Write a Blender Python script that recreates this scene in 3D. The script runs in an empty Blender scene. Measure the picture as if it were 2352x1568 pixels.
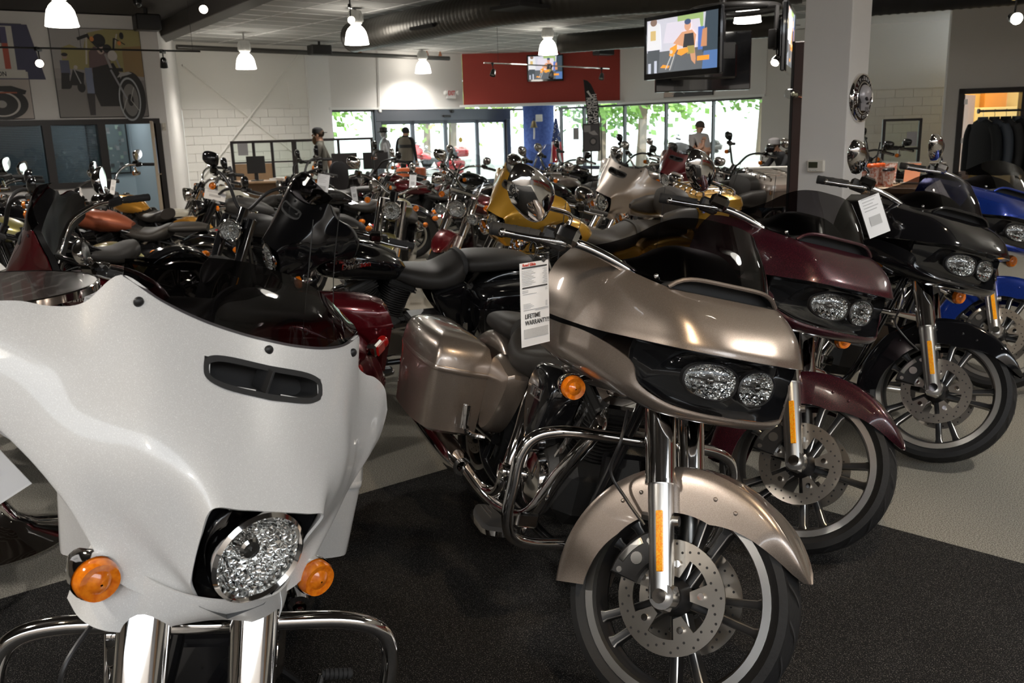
import bpy, math, random
import numpy as np
from mathutils import Matrix, Vector
R = math.radians
PI = math.pi
rnd = random.Random(7)
scene = bpy.context.scene
col = scene.collection

# ---------------------------------------------------------------- camera
CAM_H = 1.55
FPX, PITCH, ROLL = 2050.0, math.atan(484 / 2050.0), 0.029
cam_d = bpy.data.cameras.new('camera')
cam_d.sensor_width = 36.0
cam_d.lens = 36.0 * FPX / 2352.0
cam_d.clip_start = 0.05
cam_d.dof.use_dof = True
cam_d.dof.focus_distance = 2.4
cam_d.dof.aperture_fstop = 9.0
cam = bpy.data.objects.new('camera', cam_d)
col.objects.link(cam)
cam.matrix_world = Matrix.Translation((0, 0, CAM_H)) @ Matrix.Rotation(PI / 2 - PITCH, 4, 'X') @ Matrix.Rotation(-ROLL, 4, 'Z')
scene.camera = cam

# ---------------------------------------------------------------- view, world, sun
scene.view_settings.view_transform = 'Standard'
scene.view_settings.look = 'None'
scene.view_settings.gamma = 1.0
scene.view_settings.use_curve_mapping = False
scene.view_settings.exposure = 0.6
w = bpy.data.worlds.new('sky')
scene.world = w
w.use_nodes = True
wn = w.node_tree.nodes
wn['Background'].inputs[0].default_value = (0.86, 0.93, 1.0, 1)
wn['Background'].inputs[1].default_value = 3.0
sun_d = bpy.data.lights.new('sun_offscreen', 'SUN')
sun_d.energy = 5.0
sun_d.angle = R(1.5)
sun_d.color = (1.0, 0.95, 0.86)
sun = bpy.data.objects.new('sun_offscreen', sun_d)
col.objects.link(sun)
sun.rotation_euler = (R(38), R(18), R(20))
scene.cycles.max_bounces = 8
scene.cycles.transparent_max_bounces = 12

# ---------------------------------------------------------------- materials
MATS = {}
def mat(name, color=(.8, .8, .8), rough=.5, metal=0., coat=0., emit=None, estr=0., trans=0., ior=1.5, alpha=1., spec=.5,
        noise=None, bump=None, flake=None):
    """noise=(scale, colour2, contrast) ; bump=(scale, strength) ; flake=(scale, colour, amount)"""
    if name in MATS:
        return MATS[name]
    m = bpy.data.materials.new(name)
    m.use_nodes = True
    nt = m.node_tree
    b = nt.nodes['Principled BSDF']
    c4 = (*color, 1)
    b.inputs['Base Color'].default_value = c4
    b.inputs['Roughness'].default_value = rough
    b.inputs['Metallic'].default_value = metal
    b.inputs['Coat Weight'].default_value = coat
    b.inputs['Coat Roughness'].default_value = .03
    b.inputs['Transmission Weight'].default_value = trans
    b.inputs['IOR'].default_value = ior
    b.inputs['Alpha'].default_value = alpha
    b.inputs['Specular IOR Level'].default_value = spec
    if emit:
        b.inputs['Emission Color'].default_value = (*emit, 1)
        b.inputs['Emission Strength'].default_value = estr
    tc = nt.nodes.new('ShaderNodeTexCoord')
    if noise:
        n = nt.nodes.new('ShaderNodeTexNoise')
        n.inputs['Scale'].default_value = noise[0]
        n.inputs['Detail'].default_value = 3
        nt.links.new(tc.outputs['Object'], n.inputs['Vector'])
        r = nt.nodes.new('ShaderNodeValToRGB')
        k = noise[2]
        mid = noise[3] if len(noise) > 3 else .5
        r.color_ramp.elements[0].position = mid - k
        r.color_ramp.elements[1].position = mid + k
        r.color_ramp.elements[0].color = c4
        r.color_ramp.elements[1].color = (*noise[1], 1)
        nt.links.new(n.outputs['Fac'], r.inputs['Fac'])
        nt.links.new(r.outputs['Color'], b.inputs['Base Color'])
    if flake:
        v = nt.nodes.new('ShaderNodeTexVoronoi')
        v.inputs['Scale'].default_value = flake[0]
        nt.links.new(tc.outputs['Object'], v.inputs['Vector'])
        sp = nt.nodes.new('ShaderNodeSeparateColor')
        nt.links.new(v.outputs['Color'], sp.inputs[0])
        r = nt.nodes.new('ShaderNodeValToRGB')
        r.color_ramp.elements[0].position = 1 - flake[2]
        r.color_ramp.elements[1].position = min(1, 1 - flake[2] + .12)
        r.color_ramp.elements[0].color = c4
        r.color_ramp.elements[1].color = (*flake[1], 1)
        nt.links.new(sp.outputs[0], r.inputs['Fac'])
        nt.links.new(r.outputs['Color'], b.inputs['Base Color'])
    if bump:
        n = nt.nodes.new('ShaderNodeTexNoise')
        n.inputs['Scale'].default_value = bump[0]
        n.inputs['Detail'].default_value = 4
        nt.links.new(tc.outputs['Object'], n.inputs['Vector'])
        bp = nt.nodes.new('ShaderNodeBump')
        bp.inputs['Strength'].default_value = bump[1]
        bp.inputs['Distance'].default_value = .01
        nt.links.new(n.outputs['Fac'], bp.inputs['Height'])
        nt.links.new(bp.outputs['Normal'], b.inputs['Normal'])
    MATS[name] = m
    return m

CHROME = mat('chrome', (.78, .76, .74), .06, 1.)
DCHROME = mat('dark_chrome', (.25, .24, .23), .12, 1.)
ALU = mat('brushed_aluminium', (.62, .60, .57), .28, 1.)
STEEL = mat('brake_steel', (.42, .38, .33), .32, 1.)
BLACK = mat('satin_black', (.016, .015, .015), .42)
GLOSS = mat('gloss_black', (.008, .008, .009), .12, 0, 1.)
MATTE = mat('matte_black', (.022, .021, .021), .75)
RUBBER = mat('tyre_rubber', (.016, .0155, .0155), .62, spec=.25, bump=(60, .15))
LEATHER = mat('black_leather', (.028, .025, .0225), .5, spec=.35, bump=(420, .12))
ENGINE = mat('engine_black', (.02, .019, .018), .5, bump=(300, .1))
GLASS = mat('clear_lens', (1, 1, 1), .02, 0, 0, None, 0, 1., 1.45)
REFLECTOR = mat('lamp_reflector', (.95, .94, .92), .06, 1.)
_nt = REFLECTOR.node_tree
_v = _nt.nodes.new('ShaderNodeTexVoronoi')
_v.inputs['Scale'].default_value = 80
_tc = _nt.nodes.new('ShaderNodeTexCoord')
_nt.links.new(_tc.outputs['Object'], _v.inputs['Vector'])
_b = _nt.nodes.new('ShaderNodeBump')
_b.inputs['Strength'].default_value = .7
_b.inputs['Distance'].default_value = .02
_nt.links.new(_v.outputs['Distance'], _b.inputs['Height'])
_nt.links.new(_b.outputs['Normal'], _nt.nodes['Principled BSDF'].inputs['Normal'])
AMBER = mat('amber_lens', (.60, .115, .003), .10, 0, .8, noise=(90, (.85, .24, .01), .2))
AMBER_R = mat('amber_reflector', (1., .50, .03), .25, 0, .3, noise=(260, (1., .28, .0), .12))
REDL = mat('red_lens', (.45, .008, .006), .12, 0, .6)
SMOKE = None
def smoke():
    m = bpy.data.materials.new('smoked_screen')
    m.use_nodes = True
    nt = m.node_tree
    nt.nodes.remove(nt.nodes['Principled BSDF'])
    out = nt.nodes['Material Output']
    tr = nt.nodes.new('ShaderNodeBsdfTransparent')
    tr.inputs[0].default_value = (.34, .33, .34, 1)
    gl = nt.nodes.new('ShaderNodeBsdfGlossy')
    gl.inputs['Roughness'].default_value = .03
    gl.inputs[0].default_value = (1, 1, 1, 1)
    fr = nt.nodes.new('ShaderNodeFresnel')
    fr.inputs[0].default_value = 1.45
    mx = nt.nodes.new('ShaderNodeMixShader')
    geo = nt.nodes.new('ShaderNodeNewGeometry')
    inv = nt.nodes.new('ShaderNodeMath')
    inv.operation = 'SUBTRACT'
    inv.inputs[0].default_value = 1.
    nt.links.new(geo.outputs['Backfacing'], inv.inputs[1])
    mul = nt.nodes.new('ShaderNodeMath')
    mul.operation = 'MULTIPLY'
    nt.links.new(fr.outputs[0], mul.inputs[0])
    nt.links.new(inv.outputs[0], mul.inputs[1])
    nt.links.new(mul.outputs[0], mx.inputs[0])
    nt.links.new(tr.outputs[0], mx.inputs[1])
    nt.links.new(gl.outputs[0], mx.inputs[2])
    nt.links.new(mx.outputs[0], out.inputs[0])
    return m
SMOKE = smoke()
def clear_pane(name, tint, rough=.0):
    m = smoke()
    m.name = name
    for n in m.node_tree.nodes:
        if n.type == 'BSDF_TRANSPARENT':
            n.inputs[0].default_value = (*tint, 1)
        if n.type == 'BSDF_GLOSSY':
            n.inputs['Roughness'].default_value = rough
    return m
PANE = clear_pane('window_glass', (.93, .97, .95))
CLEAR = clear_pane('clear_screen', (.86, .87, .87))

# ---------------------------------------------------------------- mesh builder
def cr(pts, n):
    """Catmull-Rom through pts, n samples per span"""
    P = np.array(pts, float)
    P = np.vstack([2 * P[0] - P[1], P, 2 * P[-1] - P[-2]])
    out = []
    for i in range(1, len(P) - 2):
        a, b, c, d = P[i - 1], P[i], P[i + 1], P[i + 2]
        for k in range(n):
            t = k / n
            out.append(.5 * (2 * b + (c - a) * t + (2 * a - 5 * b + 4 * c - d) * t * t + (3 * b - 3 * c + d - a) * t ** 3))
    out.append(P[-2])
    return np.array(out)

def surf(ctrl, nu, nv):
    """dense grid through a control grid [rows][cols][3]"""
    rows = [cr(r, nu) for r in ctrl]
    A = np.array(rows)
    return np.array([cr(A[:, j], nv) for j in range(A.shape[1])]).transpose(1, 0, 2)

def mirror_cols(ctrl):
    """rows run from y=0 outward: make the full width from -y to +y"""
    out = []
    for r in ctrl:
        m = [(x, -y, z) for (x, y, z) in r[:0:-1]]
        out.append(m + list(r))
    return out

def frame(d):
    d = Vector(d).normalized()
    up = Vector((0, 0, 1)) if abs(d.z) < .95 else Vector((1, 0, 0))
    a = d.cross(up).normalized()
    b = a.cross(d).normalized()
    return np.array(a), np.array(b), np.array(d)

class MB:
    def __init__(s):
        s.v, s.f, s.m, s.cur = [], [], [], 0
    def mat(s, i):
        s.cur = i
        return s
    def add(s, verts, faces):
        o = len(s.v)
        s.v.extend([tuple(float(c) for c in p) for p in verts])
        for f in faces:
            s.f.append(tuple(i + o for i in f))
            s.m.append(s.cur)
        return s
    def box(s, c, size, rot=None, ch=0.):
        x, y, z = [d / 2 for d in size]
        h = min(ch, x * .98, y * .98, z * .98)
        V = []
        if h <= 0:
            V = [(a * x, b * y, e * z) for a in (-1, 1) for b in (-1, 1) for e in (-1, 1)]
            Fc = [(0, 1, 3, 2), (4, 6, 7, 5), (0, 4, 5, 1), (2, 3, 7, 6), (0, 2, 6, 4), (1, 5, 7, 3)]
        else:
            idx = {}
            for a in (-1, 1):
                for b in (-1, 1):
                    for e in (-1, 1):
                        for k in range(3):
                            p = [a * (x - h), b * (y - h), e * (z - h)]
                            p[k] = (a, b, e)[k] * (x, y, z)[k]
                            idx[a, b, e, k] = len(V)
                            V.append(tuple(p))
            Fc = []
            for k in range(3):
                o1, o2 = (k + 1) % 3, (k + 2) % 3
                for sg in (-1, 1):
                    q = []
                    for u, v_ in ((-1, -1), (1, -1), (1, 1), (-1, 1)):
                        t = [0, 0, 0]
                        t[k], t[o1], t[o2] = sg, u, v_
                        q.append(idx[t[0], t[1], t[2], k])
                    Fc.append(tuple(q if sg > 0 else q[::-1]))
            for k in range(3):
                o1, o2 = (k + 1) % 3, (k + 2) % 3
                for u in (-1, 1):
                    for v_ in (-1, 1):
                        def g(e, kk):
                            t = [0, 0, 0]
                            t[k], t[o1], t[o2] = e, u, v_
                            return idx[t[0], t[1], t[2], kk]
                        q = (g(-1, o1), g(1, o1), g(1, o2), g(-1, o2))
                        Fc.append(q if u * v_ > 0 else q[::-1])
            for a in (-1, 1):
                for b in (-1, 1):
                    for e in (-1, 1):
                        q = (idx[a, b, e, 0], idx[a, b, e, 1], idx[a, b, e, 2])
                        Fc.append(q if a * b * e > 0 else q[::-1])
        if rot is not None:
            M = rot if isinstance(rot, Matrix) else Matrix.Rotation(rot, 3, 'Z')
            V = [M @ Vector(p) for p in V]
        return s.add([(p[0] + c[0], p[1] + c[1], p[2] + c[2]) for p in V], Fc)
    def rings(s, R_, cap0=True, cap1=True, closed=True):
        """R_ list of rings (equal point count)"""
        n = len(R_[0])
        V = [p for r in R_ for p in r]
        Fc = []
        for i in range(len(R_) - 1):
            for j in range(n if closed else n - 1):
                k = (j + 1) % n
                Fc.append((i * n + j, i * n + k, (i + 1) * n + k, (i + 1) * n + j))
        if cap0:
            Fc.append(tuple(range(n))[::-1])
        if cap1:
            Fc.append(tuple(range((len(R_) - 1) * n, len(R_) * n)))
        return s.add(V, Fc)
    def cyl(s, p0, p1, r0, r1=None, n=16, caps=True):
        r1 = r0 if r1 is None else r1
        p0, p1 = np.array(p0, float), np.array(p1, float)
        a, b, d = frame(p1 - p0)
        rr = []
        for p, r in ((p0, r0), (p1, r1)):
            rr.append([p + r * (math.cos(t) * a - math.sin(t) * b) for t in np.linspace(0, 2 * PI, n, endpoint=False)][::-1])
        return s.rings(rr, caps, caps)
    def tube(s, path, r, n=10, sm=0, caps=True, rads=None):
        P = cr(path, sm) if sm else np.array(path, float)
        if rads is not None:
            rads = np.interp(np.linspace(0, 1, len(P)), np.linspace(0, 1, len(rads)), rads)
        T = np.gradient(P, axis=0)
        a, b, d = frame(T[0])
        rr = []
        for i in range(len(P)):
            t = T[i] / (np.linalg.norm(T[i]) + 1e-12)
            a = a - t * (a @ t)
            a /= np.linalg.norm(a) + 1e-12
            b = np.cross(t, a)
            q = r if rads is None else rads[i]
            rr.append([P[i] + q * (math.cos(u) * a + math.sin(u) * b) for u in np.linspace(0, 2 * PI, n, endpoint=False)])
        return s.rings(rr, caps, caps)
    def lathe(s, prof, o=(0, 0, 0), d=(0, 0, 1), n=24, caps=False, arc=None):
        """prof list of (radius, distance along d)"""
        a, b, d = frame(d)
        o = np.array(o, float)
        th = np.linspace(0, 2 * PI, n, endpoint=False) if arc is None else np.linspace(arc[0], arc[1], n)
        rr = [[o + d * h + r * (math.cos(t) * a + math.sin(t) * b) for t in th] for r, h in prof]
        return s.rings(rr, caps, caps, arc is None)
    def grid(s, G, flip=False):
        G = np.array(G)
        m, n = G.shape[:2]
        Fc = []
        for i in range(m - 1):
            for j in range(n - 1):
                q = (i * n + j, i * n + j + 1, (i + 1) * n + j + 1, (i + 1) * n + j)
                Fc.append(q[::-1] if flip else q)
        return s.add(G.reshape(-1, 3), Fc)
    def shell(s, G, th, flip=False):
        """grid with thickness, offset against the grid normal"""
        G = np.array(G, float)
        du, dv = np.gradient(G, axis=1), np.gradient(G, axis=0)
        N = np.cross(du, dv)
        N /= np.linalg.norm(N, axis=2, keepdims=True) + 1e-9
        if flip:
            N = -N
        B = G - N * th
        m, n = G.shape[:2]
        s.grid(G, flip)
        s.grid(B, not flip)
        o = len(s.v) - 2 * m * n
        def rim(ids):
            for i, j in zip(ids[:-1], ids[1:]):
                s.f.append((o + i, o + j, o + m * n + j, o + m * n + i) if flip else (o + j, o + i, o + m * n + i, o + m * n + j))
                s.m.append(s.cur)
        rim([j for j in range(n)])
        rim([i * n + n - 1 for i in range(m)])
        rim([(m - 1) * n + j for j in range(n)][::-1])
        rim([i * n for i in range(m)][::-1])
        return s
    def ball(s, c, r, nu=16, nv=10, rot=None):
        r = (r, r, r) if not hasattr(r, '__len__') else r
        rr = []
        for i in range(nv + 1):
            t = PI * (i / nv)
            t = min(max(t, .02), PI - .02)
            ring = [(r[0] * math.sin(t) * math.cos(u), r[1] * math.sin(t) * math.sin(u), -r[2] * math.cos(t)) for u in np.linspace(0, 2 * PI, nu, endpoint=False)]
            if rot is not None:
                ring = [tuple(rot @ Vector(p)) for p in ring]
            rr.append([(p[0] + c[0], p[1] + c[1], p[2] + c[2]) for p in ring])
        return s.rings(rr)
    def prism(s, outline, z0, z1, fn=None):
        """outline 2D list, extruded between z0 and z1; fn maps (u,v,w)->xyz"""
        fn = fn or (lambda u, v, w_: (u, v, w_))
        return s.rings([[fn(u, v, z0) for u, v in outline], [fn(u, v, z1) for u, v in outline]])
    def mesh(s, name='mesh', smooth=38):
        me = bpy.data.meshes.new(name)
        me.from_pydata(s.v, [], s.f)
        me.polygons.foreach_set('material_index', s.m)
        if smooth:
            me.polygons.foreach_set('use_smooth', [True] * len(s.f))
            me.set_sharp_from_angle(angle=R(smooth))
        me.update()
        return me

def obj(name, me, mats, parent=None, mtx=None, label=None, kind=None):
    """one mesh object; materials on the object so that meshes can be shared"""
    if isinstance(me, MB):
        me = me.mesh(name)
    if not isinstance(mats, (list, tuple)):
        mats = [mats]
    while len(me.materials) < len(mats):
        me.materials.append(None)
    o = bpy.data.objects.new(name, me)
    for i, m in enumerate(mats):
        if me.materials[i] is None:
            me.materials[i] = m
        elif me.materials[i] != m:
            o.material_slots[i].link = 'OBJECT'
            o.material_slots[i].material = m
    col.objects.link(o)
    if parent is not None:
        o.parent = parent
    if mtx is not None:
        o.matrix_basis = mtx
    if label:
        o['label'] = label
    if kind:
        o['kind'] = kind
    return o

def thing(name, label, cat, loc=(0, 0, 0), rz=0., group=None, mtx=None):
    o = bpy.data.objects.new(name, None)
    o.empty_display_size = .1
    col.objects.link(o)
    o.matrix_basis = mtx if mtx is not None else Matrix.Translation(loc) @ Matrix.Rotation(rz, 4, 'Z')
    o['label'] = label
    o['category'] = cat
    if group:
        o['group'] = group
    return o

def tag(o, label, cat, group=None):
    o['label'] = label
    o['category'] = cat
    if group:
        o['group'] = group
    return o

def struct(name, me, m, parent=None, mtx=None):
    return obj(name, me, m, parent, mtx, kind='structure' if parent is None else None)

def text_mesh(body, size, ext=.001, align='CENTER', bold=0., shear=0., width=1.):
    cu = bpy.data.curves.new('lettering', 'FONT')
    cu.body = body
    cu.size = size
    cu.extrude = ext
    cu.align_x = align
    cu.align_y = 'CENTER'
    cu.offset = bold
    cu.shear = shear
    cu.resolution_u = 2
    o = bpy.data.objects.new('lettering', cu)
    col.objects.link(o)
    dg = bpy.context.evaluated_depsgraph_get()
    me = bpy.data.meshes.new_from_object(o.evaluated_get(dg))
    bpy.data.objects.remove(o)
    bpy.data.curves.remove(cu)
    if width != 1.:
        me.transform(Matrix.Diagonal((width, 1, 1, 1)))
    me.materials.clear()
    return me

def basis(o, ex, ey):
    """matrix with local x along ex, local y along ey, origin o"""
    ex, ey = Vector(ex).normalized(), Vector(ey).normalized()
    ez = ex.cross(ey).normalized()
    ey = ez.cross(ex)
    m = Matrix((ex, ey, ez)).transposed().to_4x4()
    return Matrix.Translation(o) @ m

def ring_se(w, h, n=24, e=2.6, cy=0., cz=0.):
    """superellipse outline, half sizes w,h"""
    out = []
    for t in np.linspace(0, 2 * PI, n, endpoint=False):
        c, s_ = math.cos(t), math.sin(t)
        out.append((cy + w * math.copysign(abs(c) ** (2 / e), c), cz + h * math.copysign(abs(s_) ** (2 / e), s_)))
    return out

# ================================================================ the room
WHITE = mat('white_wall_paint', (.77, .745, .72), .7, bump=(180, .03))
CREAM = mat('white_block_paint', (.84, .825, .78), .6, bump=(120, .07))
COOLW = CREAM
REDP = mat('red_wall_paint', (.40, .050, .036), .65, bump=(180, .03))
DARKC = mat('dark_ceiling_paint', (.045, .040, .038), .7)
FRAME = mat('dark_bronze_frame', (.022, .018, .017), .4, 0.)
GREYF = mat('grey_door_metal', (.13, .135, .15), .4, .6)
TILE = mat('ceiling_tile', (.36, .36, .345), .9, bump=(260, .2))
TBAR = mat('ceiling_grid', (.85, .85, .83), .6)
DUCT = mat('spiral_duct', (.085, .080, .072), .38, .8)
WOODD = mat('oak_door', (.34, .15, .045), .4, noise=(9, (.24, .10, .03), .3))

CARPET = mat('grey_speckled_carpet', (.125, .112, .093), .95, noise=(210, (.37, .345, .29), .11), bump=(240, .5))
DARKCARPET = mat('black_speckled_carpet', (.009, .0082, .0080), .9, spec=.2, noise=(300, (.22, .205, .185), .08, .64), bump=(260, .6))
ASPHALT = mat('pale_asphalt', (.42, .42, .40), .9, noise=(5, (.5, .5, .48), .3))

CEIL = 3.70
UA = np.array([.739, .675])     # building axes in plan
UB = np.array([.675, -.739])

def slab(pts, z0, z1):
    return MB().prism(pts, z0, z1)

# floor, with the dark carpet laid as a diamond
struct('floor', slab([(-15, -7), (14, -7), (14, 24), (6.9, 22.6), (1.3, 29.2), (-4.6, 24), (-8, 21.5), (-15, 17)], -.1, 0), CARPET)
apex = np.array([.20, 4.36])
d1, d2 = np.array([-.80, -.60]), np.array([.735, -.68])
q1, q2 = apex + d1 * 11, apex + d2 * 9
o = obj('carpet_runner', slab([tuple(q1), tuple(q1 + np.array([3, -6])), tuple(q2 + np.array([-2, -3])), tuple(q2), tuple(apex)], .0, .006), DARKCARPET)
o['kind'] = 'structure'
o.name = 'floor_dark_carpet'
struct('ground_outside', slab([(-40, 12), (-15.2, 17.1), (-8, 21.6), (-4.6, 24.1), (1.3, 29.3), (6.9, 22.7), (14.1, 24.1), (45, 24), (45, 90), (-40, 90)], -.3, -.06), ASPHALT)

class Wall:
    """upright wall between two plan points, local s along it and z up; n points into the room"""
    def __init__(s, p0, p1):
        s.p0, s.p1 = np.array(p0, float), np.array(p1, float)
        d = s.p1 - s.p0
        s.L = np.linalg.norm(d)
        s.d = d / s.L
        s.n = np.array([s.d[1], -s.d[0]])
        s.rz = math.atan2(s.d[1], s.d[0])
    def P(s, a, z, off=0.):
        q = s.p0 + s.d * a + s.n * off
        return (q[0], q[1], z)
    def box(s, mb, a0, a1, z0, z1, o0=-.15, o1=0., ch=0.):
        c = s.P((a0 + a1) / 2, (z0 + z1) / 2, (o0 + o1) / 2)
        return mb.box(c, (a1 - a0, abs(o1 - o0), z1 - z0), s.rz, ch)
    def mtx(s, a, z, off=0.):
        """local x along the wall, y up, z into the room"""
        return basis(s.P(a, z, off), (*s.d, 0), (0, 0, 1))

LW = Wall((-8.23, 15.53), (-6.2, 16.88))
BLK = Wall((-7.41, 21.17), (-4.83, 22.82))
AB = Wall((-4.42, 23.54), (1.3, 28.77))
BC = Wall((-1.19, 26.49), (3.29, 26.43))
CD = Wall((1.3, 28.77), (6.36, 22.84))
LRET = Wall((-7.41, 21.17), (-6.2, 16.88))
RB = Wall((7.2, 22.15), (12.0, 20.71))
RD = Wall((8.72, 18.25), (13.5, 17.26))

# left wall with the office window and door opening (opening s 0..2.22, window z .83..1.85)
mb = MB()
LW.box(mb, -7, -.9, 0, CEIL)
LW.box(mb, -.9, LW.L, 1.93, CEIL)
LW.box(mb, -.9, 1.30, 0, .80)
LW.box(mb, 2.26, LW.L, 0, 1.93)
struct('wall_left', mb, WHITE)
mb = MB()
LRET.n = -LRET.n
LRET.box(mb, 0, LRET.L, 0, CEIL, -.15, 0)
struct('wall_left_return', mb, WHITE)
# office behind the window
o0 = LW.P(-.9, 0, -2.6)
mb = MB()
LW.box(mb, -2, 2.42, 0, CEIL, -2.8, -2.65)
LW.box(mb, 2.30, 2.42, 0, CEIL, -2.7, -.15)
LW.box(mb, -2.1, -2.0, 0, CEIL, -2.8, -.15)
struct('wall_office', mb, mat('office_wall', (.60, .70, .74), .7))
mb = MB()
LW.box(mb, -2, 2.42, 2.6, 2.7, -2.8, -.15)
struct('ceiling_office', mb, WHITE)
mb = MB()
LW.box(mb, -.9, 2.30, 1.86, 1.95, -.17, .04)
LW.box(mb, -.9, 1.34, .78, .88, -.17, .04)
LW.box(mb, .37, .50, .88, 1.86, -.17, .04)
LW.box(mb, 1.24, 1.37, 0, 1.86, -.17, .04)
LW.box(mb, 2.22, 2.31, 0, 1.86, -.17, .04)
LW.box(mb, -.9, -.82, .88, 1.86, -.17, .04)
w1 = struct('window_1', mb, FRAME)
for a0, a1 in ((-.82, .37), (.50, 1.24)):
    mb = MB()
    LW.box(mb, a0, a1, .88, 1.86, -.09, -.08)
    obj('pane', mb, clear_pane('office_glass', (.42, .45, .46)) if a0 < 0 else bpy.data.materials['office_glass'], w1)
    bl = MB()
    for k in range(34):
        bl.box(LW.P((a0 + a1) / 2, .90 + k * .0285, -.20), (a1 - a0 - .03, .022, .0016), Matrix.Rotation(LW.rz, 3, 'Z') @ Matrix.Rotation(.35, 3, 'X'))
    bl.box(LW.P((a0 + a1) / 2, 1.868, -.20), (a1 - a0 - .02, .05, .03), LW.rz)
    b = obj('window_blind', bl, mat('blind_slats', (.35, .40, .46), .5))
    tag(b, 'grey horizontal slat blind behind the %s office pane' % ('wider' if a0 < 0 else 'narrower'), 'blind', 'office blinds')
# open office door
dm = LW.mtx(2.2, 0, -.1) @ Matrix.Rotation(R(76), 4, 'Y')
d = thing('door_1', 'brown office door standing open behind the dark frame', 'door', mtx=dm)
d['kind'] = 'structure'
del d['category']
obj('door_leaf', MB().box((-.43, .95, 0), (.86, 1.88, .045), None, .004), mat('brown_door', (.42, .34, .25), .5), d)
obj('door_notice', MB().box((-.42, 1.30, .026), (.34, .62, .003)), mat('blue_notice', (.16, .30, .62), .5, noise=(7, (.7, .72, .75), .12)), d)
obj('door_handle', MB().cyl((-.78, .98, .02), (-.78, .98, .07), .012).cyl((-.80, .98, .07), (-.68, .98, .07), .009), CHROME, d)

# block wall, upper sheet and single blocks
def block_wall(name, W, m, zline, s0=0.):
    mb = MB()
    W.box(mb, s0, W.L, 0, CEIL + .3, -.2, -.02)
    root = struct(name, mb, m)
    mb = MB()
    W.box(mb, s0, W.L, zline + .03, CEIL + .3, -.02, .012)
    obj('upper_sheet', mb, m, root)
    mb = MB()
    W.box(mb, s0, W.L, zline, zline + .03, -.02, .03)
    obj('shelf_angle', mb, m, root)
    h, l = .2, .4
    me = None
    z, k = zline, 0
    while z > .45:
        z -= h
        a = s0 - (k % 2) * l / 2
        while a < W.L:
            b0, b1 = max(a, s0), min(a + l, W.L)
            if b1 - b0 > .05:
                if b1 - b0 > l - .01:
                    if me is None:
                        me = MB().box((0, 0, 0), (l - .005, .04, h - .006), None, .003).mesh('block')
                    mm = me
                else:
                    mm = MB().box((0, 0, 0), (b1 - b0 - .005, .04, h - .006), None, .003)
                q = W.P((b0 + b1) / 2, z + h / 2, -.012)
                obj('block', mm, m, root, Matrix.Translation(q) @ Matrix.Rotation(W.rz, 4, 'Z'))
            a += l
        k += 1
    return root
block_wall('wall_block', BLK, CREAM, 2.23)
block_wall('wall_right_block', RB, COOLW, 2.24)
# cross bracing rods on the block wall
for i, (a0, z0, a1, z1) in enumerate(((.13, 3.2, 2.5, 1.2), (2.85, 3.49, .08, .47))):
    mb = MB().cyl(BLK.P(a0, z0, .07 + i * .04), BLK.P(a1, z1, .07 + i * .04), .018, n=8)
    mb.cyl(BLK.P(a0, z0, -.01), BLK.P(a0, z0, .10), .03, n=8)
    obj('brace_rod', mb, CREAM, bpy.data.objects['wall_block'])
PIL = Wall((-4.83, 22.82), (-4.42, 23.54))
mb = MB()
PIL.box(mb, -.05, PIL.L, 0, CEIL, -.3, 0)
struct('wall_pilaster', mb, WHITE)

# entrance glazing
def header(name, W, a0, a1, m):
    mb = MB()
    W.box(mb, a0, a1, 2.24, CEIL, -.25, .0)
    return struct(name, mb, m)
header('wall_entrance_header', AB, -.1, 4.37, WHITE)
header('wall_window_header', CD, 3.0, CD.L + .1, WHITE)
mb = MB()
BC.box(mb, 0, BC.L, 2.30, CEIL, -.12, 0)
struct('wall_red', mb, REDP)
struct('ceiling_soffit', slab([(-1.3, 26.3), (3.4, 26.3), (1.3, 28.9)], 2.235, 2.30), TBAR)
mb = MB()
for W, a0, a1 in ((AB, -.1, 4.37), (CD, 3.0, CD.L + .1)):
    W.box(mb, a0, a1, 2.19, 2.25, -.02, .05)
BC.box(mb, 0, BC.L, 2.235, 2.30, 0, .04)
struct('trim_1', mb, TBAR)

def glazing(name, W, marks, zt, z0, glass=True, m=FRAME, fw=.05):
    mb = MB()
    for a in marks:
        W.box(mb, a - fw / 2, a + fw / 2, z0, zt, -.14, -.03)
    W.box(mb, marks[0], marks[-1], zt - .06, zt, -.14, -.03)
    W.box(mb, marks[0], marks[-1], z0, z0 + .10, -.14, -.03)
    root = struct(name, mb, m)
    for a0, a1 in zip(marks[:-1], marks[1:]):
        p = MB()
        W.box(p, a0 + fw / 2, a1 - fw / 2, z0 + .1, zt - .06, -.09, -.08)
        obj('pane', p, PANE, root)
    return root
glazing('window_2', AB, [-.12, 1.30], 2.20, 0.0)
glazing('window_3', AB, [6.18, 7.0], 2.20, 0.0)
glazing('window_4', CD, [.55, 1.55, 3.18, 4.70, 6.28, 7.80], 2.20, .35)
# sliding entrance doors
dr = MB()
AB.box(dr, 1.30, 6.18, 1.88, 2.20, -.20, .03, .01)
AB.box(dr, 1.30, 1.48, 0, 1.9, -.16, .02, .01)
AB.box(dr, 6.02, 6.18, 0, 1.9, -.16, .02, .01)
door = struct('door_2', dr, GREYF)
for a0, a1 in ((1.48, 2.56), (2.56, 3.72), (3.72, 4.90), (4.90, 6.02)):
    mb = MB()
    AB.box(mb, a0, a0 + .06, 0, 1.88, -.10, -.04)
    AB.box(mb, a1 - .06, a1, 0, 1.88, -.10, -.04)
    AB.box(mb, a0, a1, 1.80, 1.88, -.10, -.04)
    AB.box(mb, a0, a1, 0, .16, -.10, -.04)
    lf = obj('sliding_leaf', mb, GREYF, door)
    mb = MB()
    AB.box(mb, a0 + .06, a1 - .06, .16, 1.80, -.075, -.065)
    obj('pane', mb, PANE, lf)
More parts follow.
